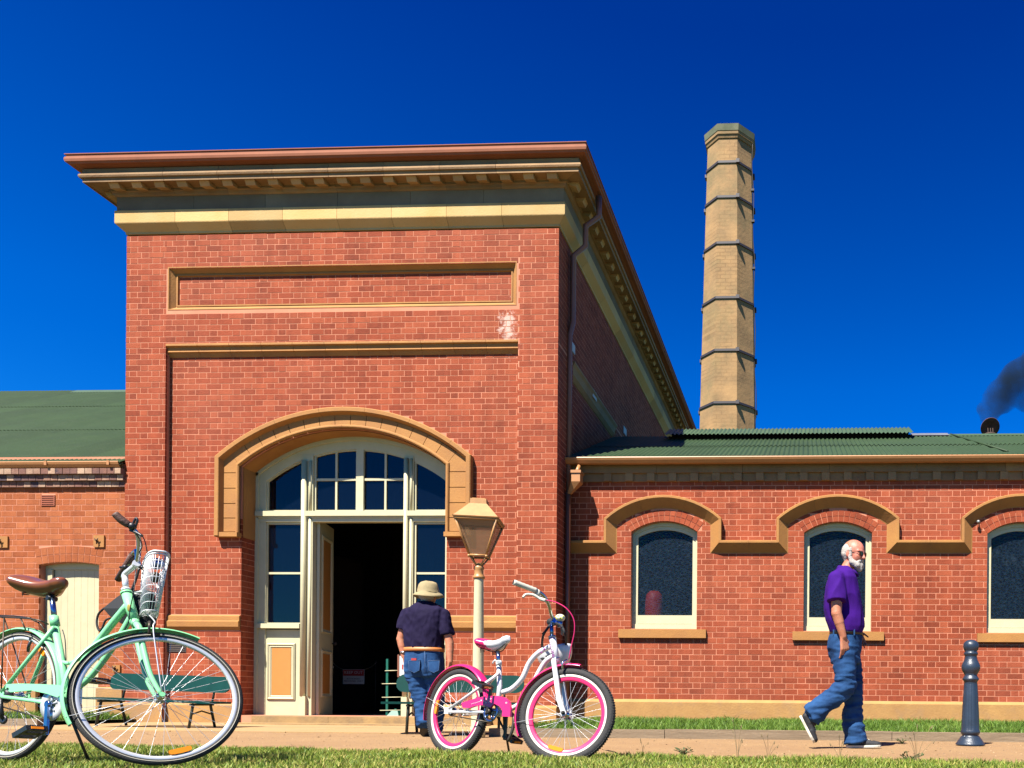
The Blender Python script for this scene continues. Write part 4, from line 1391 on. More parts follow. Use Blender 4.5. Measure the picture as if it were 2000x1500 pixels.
# stone eaves course with dentils
zd0, zd1 = at(1500, 937.5, YW - .08).z, at(1500, 922, YW - .08).z
zd2 = at(1500, 912, YW - .10).z
xx = XR + .05
while xx < WX1 - .2:
    w_ = min(1.35, WX1 - xx)
    mb = MB(); mb.box(xx + .002, xx + w_ - .002, YW - .03, YW + .1, zd0, zd1 + .0005); mb.box(xx + .002, xx + w_ - .002, YW - .075, YW + .1, zd1 + .001, zd2 + .1); mb.build('eaves_stone', M['stone'], wing)
    xx += w_
s = MB(); s.box(-.06, .06, -.032, 0, 0, zd1 - zd0 - .004); dn = s.mesh('dentil'); dn.materials.append(M['stone'])
xx = X(1187, YW)
while xx < WX1 - .1:
    inst('dentil', dn, (xx, YW - .0305, zd0 + .003), wing); xx += .3425
# gutter
def gut(nm, xa, xb, y, zt_, m, par, r=.055):
    mb = MB()
    cs = [(-r * 1.9, .0), (-r * 2.0, -.012), (-r * 1.75, -.045), (-r * 1.1, -.085), (-r * .2, -.09), (0, -.09), (0, .0), (-.006, 0), (-.006, -.08), (-r, -.078), (-r * 1.6, -.04), (-r * 1.8, 0)]
    n = len(cs)
    vs = [(x, y + p, zt_ + q) for x in (xa, xb) for p, q in cs]
    mb.add(vs, [(i, (i + 1) % n, n + (i + 1) % n, n + i) for i in range(n)])
    mb.build(nm, m, par)
gut('gutter', XR + .0, WX1, YW - .150, at(1500, 892.5, YW - .2).z, M['gutter_tan'], wing)
mb = MB(); mb.box(XR + .05, WX1, YW - .08, YW - .06, zd2 + .101, at(1500, 893, YW - .2).z - .02); mb.build('fascia', M['pipe'], wing)
# rainwater head and pipe in the corner
hx, hzz = XR + .2, at(1128, 920, YW - .35).z
mb = MB()
mb.add([(XR + .13, YW - .36, hzz), (XR + .27, YW - .36, hzz), (XR + .27, YW - .2, hzz), (XR + .13, YW - .2, hzz),
        (XR + .13, YW - .36, hzz - .16), (XR + .27, YW - .36, hzz - .16), (XR + .27, YW - .2, hzz - .16), (XR + .13, YW - .2, hzz - .16),
        (XR + .05, YW - .28, hzz - .33), (XR + .10, YW - .28, hzz - .33), (XR + .10, YW - .23, hzz - .33), (XR + .05, YW - .23, hzz - .33)],
       [(0, 1, 2, 3), (0, 4, 5, 1), (1, 5, 6, 2), (2, 6, 7, 3), (3, 7, 4, 0), (4, 8, 9, 5), (5, 9, 10, 6), (6, 10, 11, 7), (7, 11, 8, 4)])
mb.box(XR + .115, XR + .285, YW - .375, YW - .19, hzz - .03, hzz + .012)
mb.tube([(XR + .2, YW - .28, hzz), (XR + .2, YW - .2, hzz + .12)], .035, 8)
o = mb.build('rainwater_head', M['gutter_tan'], wing)
mb = MB(); mb.tube([(XR + .05, YW - .25, hzz - .3), (XR + .05, YW - .25, 0)], .036, 10); mb.build('downpipe', M['pipe'], wing)

# corrugated roofs -------------------------------------------------------
def sheetmesh(width, length, pitch=.0762, amp=.0115, rows=1):
    n = int(round(width / pitch)) * 6
    mb = MB(); vs = []; fs = []
    for j in range(2):
        for i in range(n + 1):
            x = width * i / n + .0
            vs.append((x, length * j, amp * math.sin(2 * math.pi * x / pitch)))
    fs = [(i, i + 1, n + 2 + i, n + 1 + i) for i in range(n)]
    mb.add(vs, fs, True)
    me = mb.mesh('roof_sheet'); me.materials.append(M['roof'])
    return me
def roofplane(parent, x0, x1, ye, ze, ang, lengths, w=.762):
    u = 0
    nx_ = int(math.ceil((x1 - x0) / w)); w = .762
    for r_, ln in enumerate(lengths):
        me = sheetmesh(w, ln + .12)
        for k in range(nx_):
            y = ye + math.cos(ang) * (u - .0); z = ze + math.sin(ang) * u + .012 * r_
            o = inst('roof_sheet', me, (x0 + k * w, y, z + random.uniform(0, .002)), parent, (ang, 0, 0))
        u += ln
    return u
# right wing
RA = R(24)
ye, ze = YW - .19, at(1500, 889.5, YW - .22).z
zr_target = at(1650, 851, YW).z
L1 = 2.95 / math.cos(RA)
roofplane(wing, XR + .0, WX1, ye, ze, RA, [L1 * .45, L1 * .55])
yr = ye + math.cos(RA) * L1; zr = ze + math.sin(RA) * L1
mb = MB(); mb.add([(XR, yr, zr), (WX1, yr, zr), (WX1, yr + 4, zr - 1.8), (XR, yr + 4, zr - 1.8), (WX1, ye, ze - .06), (XR, ye, ze - .06)], [(0, 1, 2, 3), (0, 5, 4, 1)])
mb.build('roof', M['roof'], wing)
# raised ridge ventilator
vx0, vx1 = X(1300, yr - .5, 840), X(1784, yr - .5, 840)
zv0 = at(1550, 846.5, yr - .62).z; zv1 = at(1550, 833, yr - .1).z
vent = MB()
vl = math.hypot(.52, zv1 - zv0)
n = int((vx1 - vx0) / .0762) * 6; vs = []
for j, (yy, zz) in enumerate(((yr - .62, zv0), (yr, zv1), (yr + .62, zv0))):
    for i in range(n + 1):
        x = vx0 + (vx1 - vx0) * i / n
        vs.append((x, yy, zz + .012 * math.sin(2 * math.pi * x / .0762)))
vent.add(vs, [(j * (n + 1) + i, j * (n + 1) + i + 1, (j + 1) * (n + 1) + i + 1, (j + 1) * (n + 1) + i) for j in range(2) for i in range(n)], True)
vo = vent.build('ridge_ventilator', M['roofcap'], wing, fix=False)
mb = MB(); mb.box(vx0 + .05, vx1 - .05, yr - .42, yr + .42, zr - .3, zv0 + .03); mb.build('ventilator_gap_shade', M['black'], vo)  # black box put in as the shadow in the gap below the sheet
# ridge capping to the right
mb = MB()
ra, rb_ = vx1 + .02, WX1
mb.add([(ra, yr - .22, zr - .075), (rb_, yr - .22, zr - .075), (rb_, yr, zr + .035), (ra, yr, zr + .035), (ra, yr + .2, zr - .04), (rb_, yr + .2, zr - .04)], [(0, 1, 2, 3), (3, 2, 5, 4)])
mb.build('ridge_cap', M['roofcap'], wing)
mb = MB(); mb.add([(ra, yr - .24, zr - .07), (X(1850, yr, 848), yr - .24, zr - .07), (X(1850, yr, 848), yr, zr + .05), (ra, yr, zr + .05)], [(0, 1, 2, 3)]); mb.build('ridge_flashing', M['zinc'], wing)
hx_ = X(1856, yr, 848)
mb = MB(); mb.tube([(hx_, yr - .03, zr + .02), (X(1965, ye + .4, 880), ye + .3, ze + .3 * math.tan(RA) + .012)], .016, 6); mb.build('hip_cap', M['roof'], wing)

# ================================================================ LEFT WING
LX0 = -17.5
lwing = thing('brick_wing', 'red brick wing with low doorway and green iron roof, left of the hall', 'building', ((LX0 + XL) / 2, YL, 0))
zlb = at(120, 963, YL).z + .26
lc, lp = .0902, .372
L0, L1x = X(76, YL), X(193.5, YL)
lzs, lzc = at(120, 1103, YL).z, at(120, 1100, YL).z
lcx, lcz, lr = circle3(L0, L1x, lzs, lzc + .02)
lhole = Arch(L0, L1x, .06, lzs, lcx, lcz, lr)
mb = MB(); pierced(mb, LX0, XL, -.1, zlb + .3, YL + MOR, .3, [lhole]); mb.build('wall', M['mortar'], lwing)
lring = .255
zcor = at(120, 953, YL).z
vent_r = Rect(X(80, YL), X(107, YL), at(90, 988, YL).z, at(90, 968, YL).z)
grate_r = Rect(X(325, YR), X(365, YR), at(340, 1274, YR).z, at(340, 1252, YR).z)
lring_cut = Arch(L0, L1x, .06, lzs - .02, lcx, lcz, lr + lring - .05)
B = lay(LX0, XL, .36, zcor, lc, lp, [lring_cut, vent_r], LX0, .03)
brickwork(lwing, [(B, YL, 'Y')], 300, M['brick_l'])
rb2 = MB()
A0 = math.acos((L0 - .03 - lcx) / (lr)); A1 = math.pi - A0
for q in range(2):
    for k in range(11):
        r0, r1 = lr + q * .126 + .004, lr + (q + 1) * .126 - .006
        aa = A0 + (A1 - A0) * (k + .05) / 11; ab = A0 + (A1 - A0) * (k + .95) / 11
        rb2.prism([(lcx + r0 * math.cos(aa), lcz + r0 * math.sin(aa)), (lcx + r1 * math.cos(aa), lcz + r1 * math.sin(aa)), (lcx + r1 * math.cos(ab), lcz + r1 * math.sin(ab)), (lcx + r0 * math.cos(ab), lcz + r0 * math.sin(ab))], YL - .002, YL + .03)
o = rb2.build('arch_bricks', M['brick_l'], lwing); o['kind'] = 'stuff'
# corbelled brick courses under the gutter
zc_ = zcor
s = {}
cb = MB()
for q, pr in enumerate((.045, .085, .125, .125)):
    x = LX0
    zz = zc_ + q * .0902
    if q == 3: zz = zc_ + 3 * .0902
    h = .0902 if q < 3 else .01
    wdt = .118
    if q == 3: break
    while x < XL - .02:
        w_ = min(wdt, XL - x)
        nm = (x > -12.2)
        if nm:
            key = (q, round(w_, 3))
            if key not in s:
                t = MB(); t.box(.004, w_ - .004, 0, pr + .02, 0.004, h - .004); me = t.mesh('corbel_brick'); me.materials.append(M['brick_dark']); s[key] = me
            inst('corbel_brick', s[key], (x, YL - pr + random.uniform(-.003, .003), zz), lwing)
        else: cb.box(x + .004, x + w_ - .004, YL - pr, YL + .02, zz + .004, zz + h - .004)
        x += w_
    mbk = MB(); mbk.box(LX0, XL - .002, YL - pr + .008, YL + .02, zz + .0005, zz + h - .0005); mbk.build('mortar_bed', M['mortar_dark'], lwing)
cb.build('corbel_rows', M['brick_dark'], lwing)['kind'] = 'stuff'
zlg = at(120, 897, YL - .25).z
mb = MB(); mb.box(LX0, XL - .002, YL - .065, YL + .1, zc_ + .272, zlg - .02); mb.build('wall_plate', M['pipe'], lwing)
gut('gutter', LX0, XL - .01, YL - .07, zlg, M['gutter_tan'], lwing, .048)
mb = MB()
for px in (78, 201): 
    xq = X(px, YL - .25, 900); mb.box(xq - .02, xq + .02, YL - .172, YL - .06, zlg - .06, zlg + .004)
mb.build('gutter_bracket', M['gutter_tan'], lwing)
LA = R(30)
yle, zle = YL - .13, zlg + .0
Lr = 6.45 / math.cos(LA)
roofplane(lwing, XL - .762 * 12, XL - .001, yle, zle, LA, [Lr * .34, Lr * .35, Lr * .31])
ylr, zlr = yle + math.cos(LA) * Lr, zle + math.sin(LA) * Lr
mb = MB(); mb.add([(LX0 - .0, ylr - .2, zlr - .08), (XL, ylr - .2, zlr - .08), (XL, ylr, zlr + .05), (LX0, ylr, zlr + .05), (LX0, ylr + .2, zlr - .08), (XL, ylr + .2, zlr - .08)], [(0, 1, 2, 3), (3, 2, 5, 4)]); mb.build('ridge_cap', M['roofcap'], lwing)
mb = MB(); mb.add([(LX0, yle, zle - .05), (XL - .01, yle, zle - .05), (XL - .01, ylr, zlr - .05), (LX0, ylr, zlr - .05), (LX0, ylr + 6, zlr - 3.5), (XL - .01, ylr + 6, zlr - 3.5)], [(0, 1, 2, 3), (3, 2, 5, 4)]); mb.build('roof', M['roof'], lwing)
# plinth
lpz = at(220, 1341, YL - .04).z
mb = MB()
for a, b in ((LX0, L0), (L1x, XL - .035)):
    mb.add([(a, YL - .04, -.05), (b, YL - .04, -.05), (b, YL - .04, lpz - .03), (a, YL - .04, lpz - .03), (b, YL + .01, lpz), (a, YL + .01, lpz), (b, YL + .1, -.05), (b, YL + .1, lpz)], [(0, 1, 2, 3), (3, 2, 4, 5), (1, 6, 7, 2)])
    mb.build('plinth', M['plinth'], lwing); mb = MB()
# low plank door
yd = YL + .13
d0, d1 = L0 + .10, L1x + .02
fr = MB(); fr.box(L0 + .0, d0, yd - .02, yd + .05, .07, lzs + .05); fr.box(d0 - .005, L1x + .05, yd - .019, yd + .05, at(120, 1113, yd).z, lzs + .1)
fr.box(d0 - .06, d0 + .02, yd - .035, yd - .01, .07, at(120, 1113, yd).z)
fo = fr.build('door_frame', M['creamdoor'], lwing)
dl = bpy.data.objects.new('door', None); COL.objects.link(dl); dl.parent = lwing
npl = 8
dz1_ = at(120, 1112, yd).z
tpl = MB(); pwid = (d1 - d0 - .02) / npl; tpl.box(.0015, pwid - .0015, 0, .03, 0, dz1_ - .12); plk = tpl.mesh('plank'); plk.materials.append(M['creamdoor'])
dbk = MB(); dbk.box(d0, d1, yd + .036, yd + .05, .11, dz1_); dmesh = dbk.build('door_backing', M['creamdoor'], lwing)
bpy.data.objects.remove(dl)
dmesh.name = 'door'
for k in range(npl): 
    o = inst('plank', plk, (d0 + .02 + k * pwid, yd + .004, .12), lwing); 
    o.parent = dmesh; o.location = Vector((d0 + .02 + k * pwid, yd + .004, .12)) - root_loc(lwing)
mb = MB(); mb.box(L0 - .03, L1x + .03, YL - .10, yd + .1, -.02, .085); mb.build('door_step', M['step'], lwing)
# terracotta air brick with slots
vb = MB(); a = vent_r.a
vb.box(a[0], a[1], YL + .012, YL + .03, a[2], a[3])
for k in range(6):
    z = a[2] + (a[3] - a[2]) * k / 5 - .006
    vb.box(a[0], a[1], YL - .012, YL + .02, max(z, a[2]), min(z + .016, a[3] + .006))
vb.box(a[0], a[0] + .018, YL - .011, YL + .02, a[2], a[3]); vb.box(a[1] - .018, a[1], YL - .011, YL + .02, a[2], a[3])
vb.build('air_brick', M['terracotta'], lwing)
vb = MB(); a = grate_r.a
vb.box(a[0], a[1], YR - .006, YR + .01, a[2], a[3])
for k in range(6):
    z = a[2] + .012 + (a[3] - a[2] - .02) * k / 5.2
    vb.box(a[0] + .01, a[1] - .01, YR - .016, YR - .006, z, z + .012)
vb.build('vent_grate', M['grate'], hall)
# wall tie plates with rusty bolts
for px0, px1, py0, py1 in ((-6, 17, 1048, 1070), (184.5, 205, 1046, 1069), (224, 238, 1299, 1313)):
    zz0, zz1 = at(px0, py1, YL).z, at(px0, py0, YL).z
    a, b = X(px0, YL), X(px1, YL)
    mb = MB(); mb.box(a, b, YL - .022, YL + .01, zz0, zz1); o = mb.build('tie_plate', M['ochre'], lwing)
    mb = MB(); c = ((a + b) / 2 - .01, (zz0 + zz1) / 2)
    mb.tube([(c[0], YL - .07, c[1] + .01), (c[0], YL - .02, c[1])], .012, 6); mb.tube([(c[0] - .03, YL - .05, c[1] + .035), (c[0], YL - .05, c[1]), (c[0] + .025, YL - .05, c[1] + .035)], .008, 6); mb.tube([(c[0], YL - .05, c[1]), (c[0], YL - .045, c[1] - .05)], .007, 6)
    mb.build('tie_bolt', M['rust'], o)

# ================================================================ CHIMNEY
YC = 26.0
chim = thing('brick_chimney', 'tall tapering octagonal rendered chimney stack with iron bands behind the right wing', 'chimney', (X(1418, YC, 900), YC + 1, 0))
ccx, ccy = X(1416, YC, 900), YC + .95
def octo(mb, cx, cy, z0, r0, z1, r1, cap=True):
    vs = []
    for z, r in ((z0, r0), (z1, r1)):
        for k in range(8):
            a = R(22.5 + 45 * k); q = r / math.cos(R(22.5))
            vs.append((cx + q * math.cos(a), cy + q * math.sin(a), z))
    fs = [(k, (k + 1) % 8, 8 + (k + 1) % 8, 8 + k) for k in range(8)]
    if cap: fs += [tuple(range(7, -1, -1)), tuple(range(8, 16))]
    mb.add(vs, fs)
cz = lambda py: at(1418, py, YC).z
def crad(py): return (110.5 - (110.5 - 87.5) * (833 - py) / 568) / FOC * YC / 2
zz_ = [0.0, cz(833), cz(262)]
mb = MB(); octo(mb, ccx, ccy, 0, crad(833 + 540), cz(258), crad(258)); shaft = mb.build('shaft', M['chimney'], chim)
for py in (309.5, 378.8, 470.4, 578.8, 682.6, 786):
    mb = MB(); r = crad(py); octo(mb, ccx, ccy, cz(py + 2.2), r + .035, cz(py - 2.2), r + .035)
    for sx in (-1, 1): mb.box(ccx + sx * (r + .03) - .07, ccx + sx * (r + .03) + .07, ccy - .1, ccy + .1, cz(py + 3), cz(py - 3))
    q = (r + .035) / math.cos(R(22.5)); a = R(-67.5)
    mb.box(ccx + q * math.cos(a) - .05, ccx + q * math.cos(a) + .07, ccy + q * math.sin(a) - .08, ccy + q * math.sin(a) + .02, cz(py + 4.5), cz(py - 2.5))
    mb.build('iron_band', M['band'], chim)
mb = MB(); octo(mb, ccx, ccy, cz(262), crad(262) + .03, cz(256), crad(262) + .06); octo(mb, ccx, ccy, cz(256) + .002, crad(262) + .08, cz(248), crad(262) + .09); mb.build('cap_moulding', M['chimney'], chim)
mb = MB(); octo(mb, ccx, ccy, cz(250), crad(262) + .10, cz(238), crad(262) + .12); octo(mb, ccx, ccy, cz(238) + .003, crad(262) + .12, cz(236), crad(262) + .08); mb.build('cap', M['moss'], chim)
mb = MB()
pts = [(ccx + crad(py) + .05 + .03 * math.sin(py), ccy - .35, cz(py)) for py in range(240, 850, 30)]
mb.tube(pts, .015, 5)
for py in (350, 412, 506): mb.box(ccx + crad(py) - .02, ccx + crad(py) + .09, ccy - .4, ccy - .3, cz(py + 2), cz(py - 2))
mb.tube([(ccx + crad(258) * .45, ccy - .5, cz(238)), (ccx + crad(258) * .45, ccy - .5, cz(233))], .02, 5)
mb.build('lightning_conductor', M['iron'], chim)

# flue with a tilted iron cowl behind the ridge, giving off dark smoke
YV = yr + 2.2
pc = at(1934, 835, YV)
cowl = thing('flue_cowl', 'rust brown dish shaped cowl on a flue behind the green ridge', 'cowl', (pc.x, YV, 0))
rr = 18 / FOC * YV * 1.0
mb = MB(); n = 24; vs = []; tilt = Matrix.Rotation(R(-60), 3, 'X')
for r_, z in ((0.0, .06), (rr * .6, .045), (rr, 0), (rr * 1.02, .01), (rr * .6, .065), (0.0, .085)):
    for k in range(n):
        a = 2 * math.pi * k / n
        vs.append(pc + tilt @ Vector((max(r_, .001) * math.cos(a), max(r_, .001) * math.sin(a), z)))
mb.add(vs, [(j * n + k, j * n + (k + 1) % n, (j + 1) * n + (k + 1) % n, (j + 1) * n + k) for j in range(5) for k in range(n)], True)
mb.build('cowl', M['cowl'], cowl)
mb = MB(); mb.lathe([(.10, .0), (.10, pc.z - .18), (.12, pc.z - .17), (.12, pc.z - .13), (.09, pc.z - .13)], pc.x, YV + .02, 20); mb.build('flue_pipe', M['rust'], cowl)
mb = MB()
for dx in (-.055, .0, .05): mb.tube([(pc.x + dx, YV - .06, pc.z - .2), (pc.x + dx, YV - .02, pc.z - .02)], .009, 6)
mb.build('cowl_stay', M['rust'], cowl)
# smoke
sm = MB()
ysm = YV + .35
rs = random.Random(5)
for px, py, r_ in ((1932, 812, 15), (1920, 798, 11), (1938, 795, 19), (1935, 775, 14), (1960, 780, 22), (1950, 765, 19), (1975, 760, 27), (1990, 740, 30), (2012, 770, 28), (2010, 735, 34), (2040, 715, 40), (2045, 755, 38), (2080, 720, 46), (1965, 742, 15)):
    p = at(px, py, ysm); sm.ball(p, r_ / FOC * ysm * 1.25, 14, 10)
sme = sm.build('smoke', None, None, loc=at(1938, 820, ysm), fix=False)
rm = sme.modifiers.new('r', 'REMESH'); rm.mode = 'VOXEL'; rm.voxel_size = .05
dg = bpy.context.evaluated_depsgraph_get(); nm = bpy.data.meshes.new_from_object(sme.evaluated_get(dg)); sme.modifiers.clear(); sme.data = nm
tag(sme, 'dark grey smoke drifting up and right from the flue behind the green roof', 'smoke', kind='stuff')
m = bpy.data.materials.new('smoke'); m.use_nodes = True; N, L = m.node_tree.nodes, m.node_tree.links
N.remove(N['Principled BSDF'])
pv = N.new('ShaderNodeVolumePrincipled'); pv.inputs['Color'].default_value = (.03, .045, .05, 1)
tc = N.new('ShaderNodeNewGeometry'); nz = N.new('ShaderNodeTexNoise'); nz.inputs['Scale'].default_value = 1.9; nz.inputs['Detail'].default_value = 5; nz.inputs['Roughness'].default_value = .6
L.new(tc.outputs['Position'], nz.inputs['Vector'])
mr = N.new('ShaderNodeMapRange'); mr.inputs['From Min'].default_value = .30; mr.inputs['From Max'].default_value = .68; mr.inputs['To Max'].default_value = 4.2
L.new(nz.outputs['Fac'], mr.inputs['Value']); L.new(mr.outputs[0], pv.inputs['Density']); L.new(pv.outputs[0], N['Material Output'].inputs['Volume'])
sme.data.materials.clear(); sme.data.materials.append(m)
# ================================================================ LAMP POST
yl_ = 7.9
lb = at(933, 1440, yl_)
lamp = thing('street_lamp', 'cream lamp post topped by an ochre four sided lantern beside the arched doorway', 'street lamp', (lb.x, yl_, 0))
lx = lb.x
lz = lambda py: at(933, py, yl_).z
mb = MB()
mb.lathe([(.075, 0), (.075, .10), (.066, .12), (.066, .30), (.058, .33), (.062, .36), (.056, .40), (.054, .9), (.047, lz(1133)), (.047, lz(1129))], lx, yl_, 28)
mb.build('post', M['cream'], lamp)
mb = MB()
mb.lathe([(.048, lz(1131)), (.058, lz(1130)), (.060, lz(1127)), (.052, lz(1125)), (.046, lz(1121)), (.046, lz(1113)), (.052, lz(1110)), (.048, lz(1107)), (.030, lz(1104)), (.03, lz(1100))], lx, yl_, 24)
rl = Matrix.Rotation(R(13), 3, 'Z')
def LP(x, y, z): 
    v = rl @ Vector((x, y, 0)); return Vector((lx + v.x, yl_ + v.y, z))
zb_, zs_, zp_, zq_ = lz(1087), lz(1019), lz(987), lz(977)
bw, sw = .082, .205
for sx in (-1, 1):
    for sy in (-1, 1):
        mb.tube([LP(0, 0, lz(1110)), LP(sx * bw * .5, sy * bw * .5, lz(1100)), LP(sx * bw * .95, sy * bw * .95, zb_ - .01)], [.012, .010, .009], 6)
mb.build('lamp_bracket', M['lamp_ochre'], lamp)
def frus(mb, z0, w0, z1, w1):
    vs = [LP(sx * w0, sy * w0, z0) for sx, sy in ((-1, -1), (1, -1), (1, 1), (-1, 1))] + [LP(sx * w1, sy * w1, z1) for sx, sy in ((-1, -1), (1, -1), (1, 1), (-1, 1))]
    mb.add(vs, [(0, 1, 5, 4), (1, 2, 6, 5), (2, 3, 7, 6), (3, 0, 4, 7), (3, 2, 1, 0), (4, 5, 6, 7)])
mb = MB()
frus(mb, zs_, sw + .015, zs_ + .012, sw + .02); frus(mb, zs_ + .0125, sw + .012, zp_, .085); frus(mb, zp_ + .001, .082, zq_, .078); frus(mb, zq_ + .001, .07, zq_ + .008, .06)
mb.build('lantern_roof', M['lamp_ochre'], lamp)
mb = MB()
for sx, sy in ((-1, -1), (1, -1), (1, 1), (-1, 1)):
    mb.tube([LP(sx * bw, sy * bw, zb_), LP(sx * sw, sy * sw, zs_)], .011, 6)
    mb.ball(LP(sx * bw * 1.05, sy * bw * 1.05, zb_ - .008), .016, 8, 6)
for k, (a, b) in enumerate((((-1, -1), (1, -1)), ((1, -1), (1, 1)), ((1, 1), (-1, 1)), ((-1, 1), (-1, -1)))):
    mb.tube([LP(a[0] * bw, a[1] * bw, zb_), LP(b[0] * bw, b[1] * bw, zb_)], .012, 6)
    mb.tube([LP(a[0] * sw, a[1] * sw, zs_ - .01), LP(b[0] * sw, b[1] * sw, zs_ - .01)], .011, 6)
lf = mb.build('lantern_frame', M['lamp_ochre'], lamp)
for a, b in (((-1, -1), (1, -1)), ((1, -1), (1, 1)), ((1, 1), (-1, 1)), ((-1, 1), (-1, -1))):
    mb = MB(); i_ = .97
    mb.quad(LP(a[0] * bw * i_, a[1] * bw * i_, zb_), LP(b[0] * bw * i_, b[1] * bw * i_, zb_), LP(b[0] * sw * i_, b[1] * sw * i_, zs_), LP(a[0] * sw * i_, a[1] * sw * i_, zs_)); mb.build('glass_pane', M['lamp_glass'], lf)

# ================================================================ BOLLARD
yb_ = 7.35
bb = at(1895, 1452, yb_)
s_ = 1 / 6.525 / FOC * yb_
prof = [(180, 1400), (182, 1385), (172, 1375), (142, 1332), (118, 1297), (100, 1285), (102, 1277), (112, 1262), (123, 1242), (118, 1222), (112, 1205), (110, 1150), (104, 1000), (94, 800), (84, 640), (79, 612), (86, 598), (102, 577), (102, 570), (92, 552), (80, 532), (76, 524), (90, 495), (108, 465), (117, 428), (113, 395), (98, 362), (82, 330), (75, 300), (74, 275), (86, 262), (87, 246), (80, 234), (72, 226), (86, 205), (95, 178), (97, 155), (92, 125), (75, 100), (45, 82), (12, 77), (.5, 77)]
z0 = bb.z
mb = MB()
P_ = [(r * s_, (1400 - y) * s_ + 0.0) for r, y in prof]
# fluted shaft: lathe by hand so that the shaft has shallow flutes
n = 96; vs = []; fs = []
dense = []
for (r0, za), (r1, zb2) in zip(P_[:-1], P_[1:]):
    dense.append((r0, za))
dense.append(P_[-1])
for r, z in dense:
    yy = 1400 - z / s_
    fl = .035 if 640 <= yy <= 1205 else 0
    for k in range(n):
        a = 2 * math.pi * k / n
        q = r * (1 - fl * max(0, math.cos(a * 12)) ** 2)
        vs.append((bb.x + q * math.cos(a), yb_ + q * math.sin(a), z))
for i in range(len(dense) - 1):
    for k in range(n):
        k2 = (k + 1) % n
        fs.append((i * n + k, i * n + k2, (i + 1) * n + k2, (i + 1) * n + k))
mb.add(vs, fs, True)
m = M['bollard']; N, L = m.node_tree.nodes, m.node_tree.links
bol = mb.build('bollard', m, None, loc=(bb.x, yb_, 0))
tag(bol, 'dark blue grey cast iron bollard with ball top on the path at the right', 'bollard')
# white paint drips on it
mb = MB()
for (px, py, w, h) in ((1889, 1397, 1.2, 2.2), (1884.5, 1403, .7, 2), (1890, 1415.5, 1.0, 1.6), (1883, 1407, .5, 1), (1884, 1438, 1, .7), (1875, 1447, .8, .8), (1887, 1445.5, .9, .8), (1882.6, 1426, .8, .5)):
    p = at(px, py, yb_ - .1)
    k = (1400 - (p.z / s_)); 
    rr_ = 105 * s_ if py < 1430 else 135 * s_
    dx = p.x - bb.x; q = rr_ * (1.0 if py < 1430 else 1.05)
    yy = yb_ - math.sqrt(max(1e-5, q * q - dx * dx)) - .001
    p = at(px, py, yy); mb.ball(p, w / FOC * yb_, 8, 6, sc=(1, .6, h / w))
dr = mb.build('paint_spots', M['white'], bol); dr['kind'] = 'stuff'

# ================================================================ BENCHES
def bench(label, loc, rotz, roll=0, ln=1.62, grp='green garden benches by the hall'):
    t = thing('bench', label, 'bench', loc, 0, grp)
    hs = .335
    L2 = ln / 2
    def rnd_board(mb, x0, x1, z0, z1, y0, y1, rr):
        pts = []
        for cx, cz_, a0_, a1_ in ((x1 - rr, z1 - rr, 0, 90), (x0 + rr, z1 - rr, 90, 180), (x0 + rr, z0 + rr, 180, 270), (x1 - rr, z0 + rr, 270, 360)):
            for k in range(5):
                a = R(a0_ + (a1_ - a0_) * k / 4); pts.append((cx + rr * math.cos(a), cz_ + rr * math.sin(a)))
        mb.prism(pts, y0, y1)
    def tf(mb):
        m = Matrix.Rotation(rotz, 3, 'Z') @ Matrix.Rotation(roll, 3, 'Y')
        mb.v = [tuple(Vector(loc) + m @ Vector(p)) for p in mb.v]; return mb
    # back board, leaning back
    mb = MB(); rnd_board(mb, -L2 + .05, L2 - .05, .47, .68, .16, .185, .095)
    mb.v = [(x, y + (z - .47) * .25, z) for x, y, z in mb.v]; tf(mb).build('backrest', M['bench_green'], t)
    for k in range(4):
        ya = -.19 + k * .088
        mb = MB(); mb.box(-L2, L2, ya, ya + .078, hs, hs + .024)
        bm_ = tf(mb).build('seat_slat', M['bench_leg'] if 0 else M['bench_green'], t)
    for sx in (-1, 1):
        xx_ = sx * (L2 - .27)
        mb = MB()
        mb.tube([(xx_, -.19, 0), (xx_, -.14, hs - .05), (xx_, -.13, hs - .005)], .016, 6); mb2 = tf(mb); mb2.build('leg', M['bench_leg'], t)
        mb = MB(); mb.tube([(xx_, .22, 0), (xx_, .14, hs - .05), (xx_, .13, hs - .005)], .016, 6); tf(mb).build('leg', M['bench_leg'], t)
        mb = MB(); mb.tube([(xx_, -.18, hs - .018), (xx_, .18, hs - .018)], .014, 6); mb.tube([(xx_, .15, hs - .02), (xx_, .19, .50), (xx_, .225, .66)], .012, 6)
        mb.tube([(xx_, -.15, hs - .14), (xx_ - sx * .0, .0, hs - .10), (xx_, .15, hs - .14)], .010, 6); tf(mb).build('bench_frame', M['bench_leg'], t)
    return t
b1 = at(284, 1424, 9.3)
bench('dark green bench with rounded back board against the wall, behind the green bicycle front wheel', (b1.x, 9.45, .0), R(-3), R(1.6), 1.8)
b2 = at(893, 1432, 8.2)
bench('teal green bench behind the pink bicycle, right of the open doorway', (X(895, 8.65), 8.65, .0), R(12), 0, 1.52)

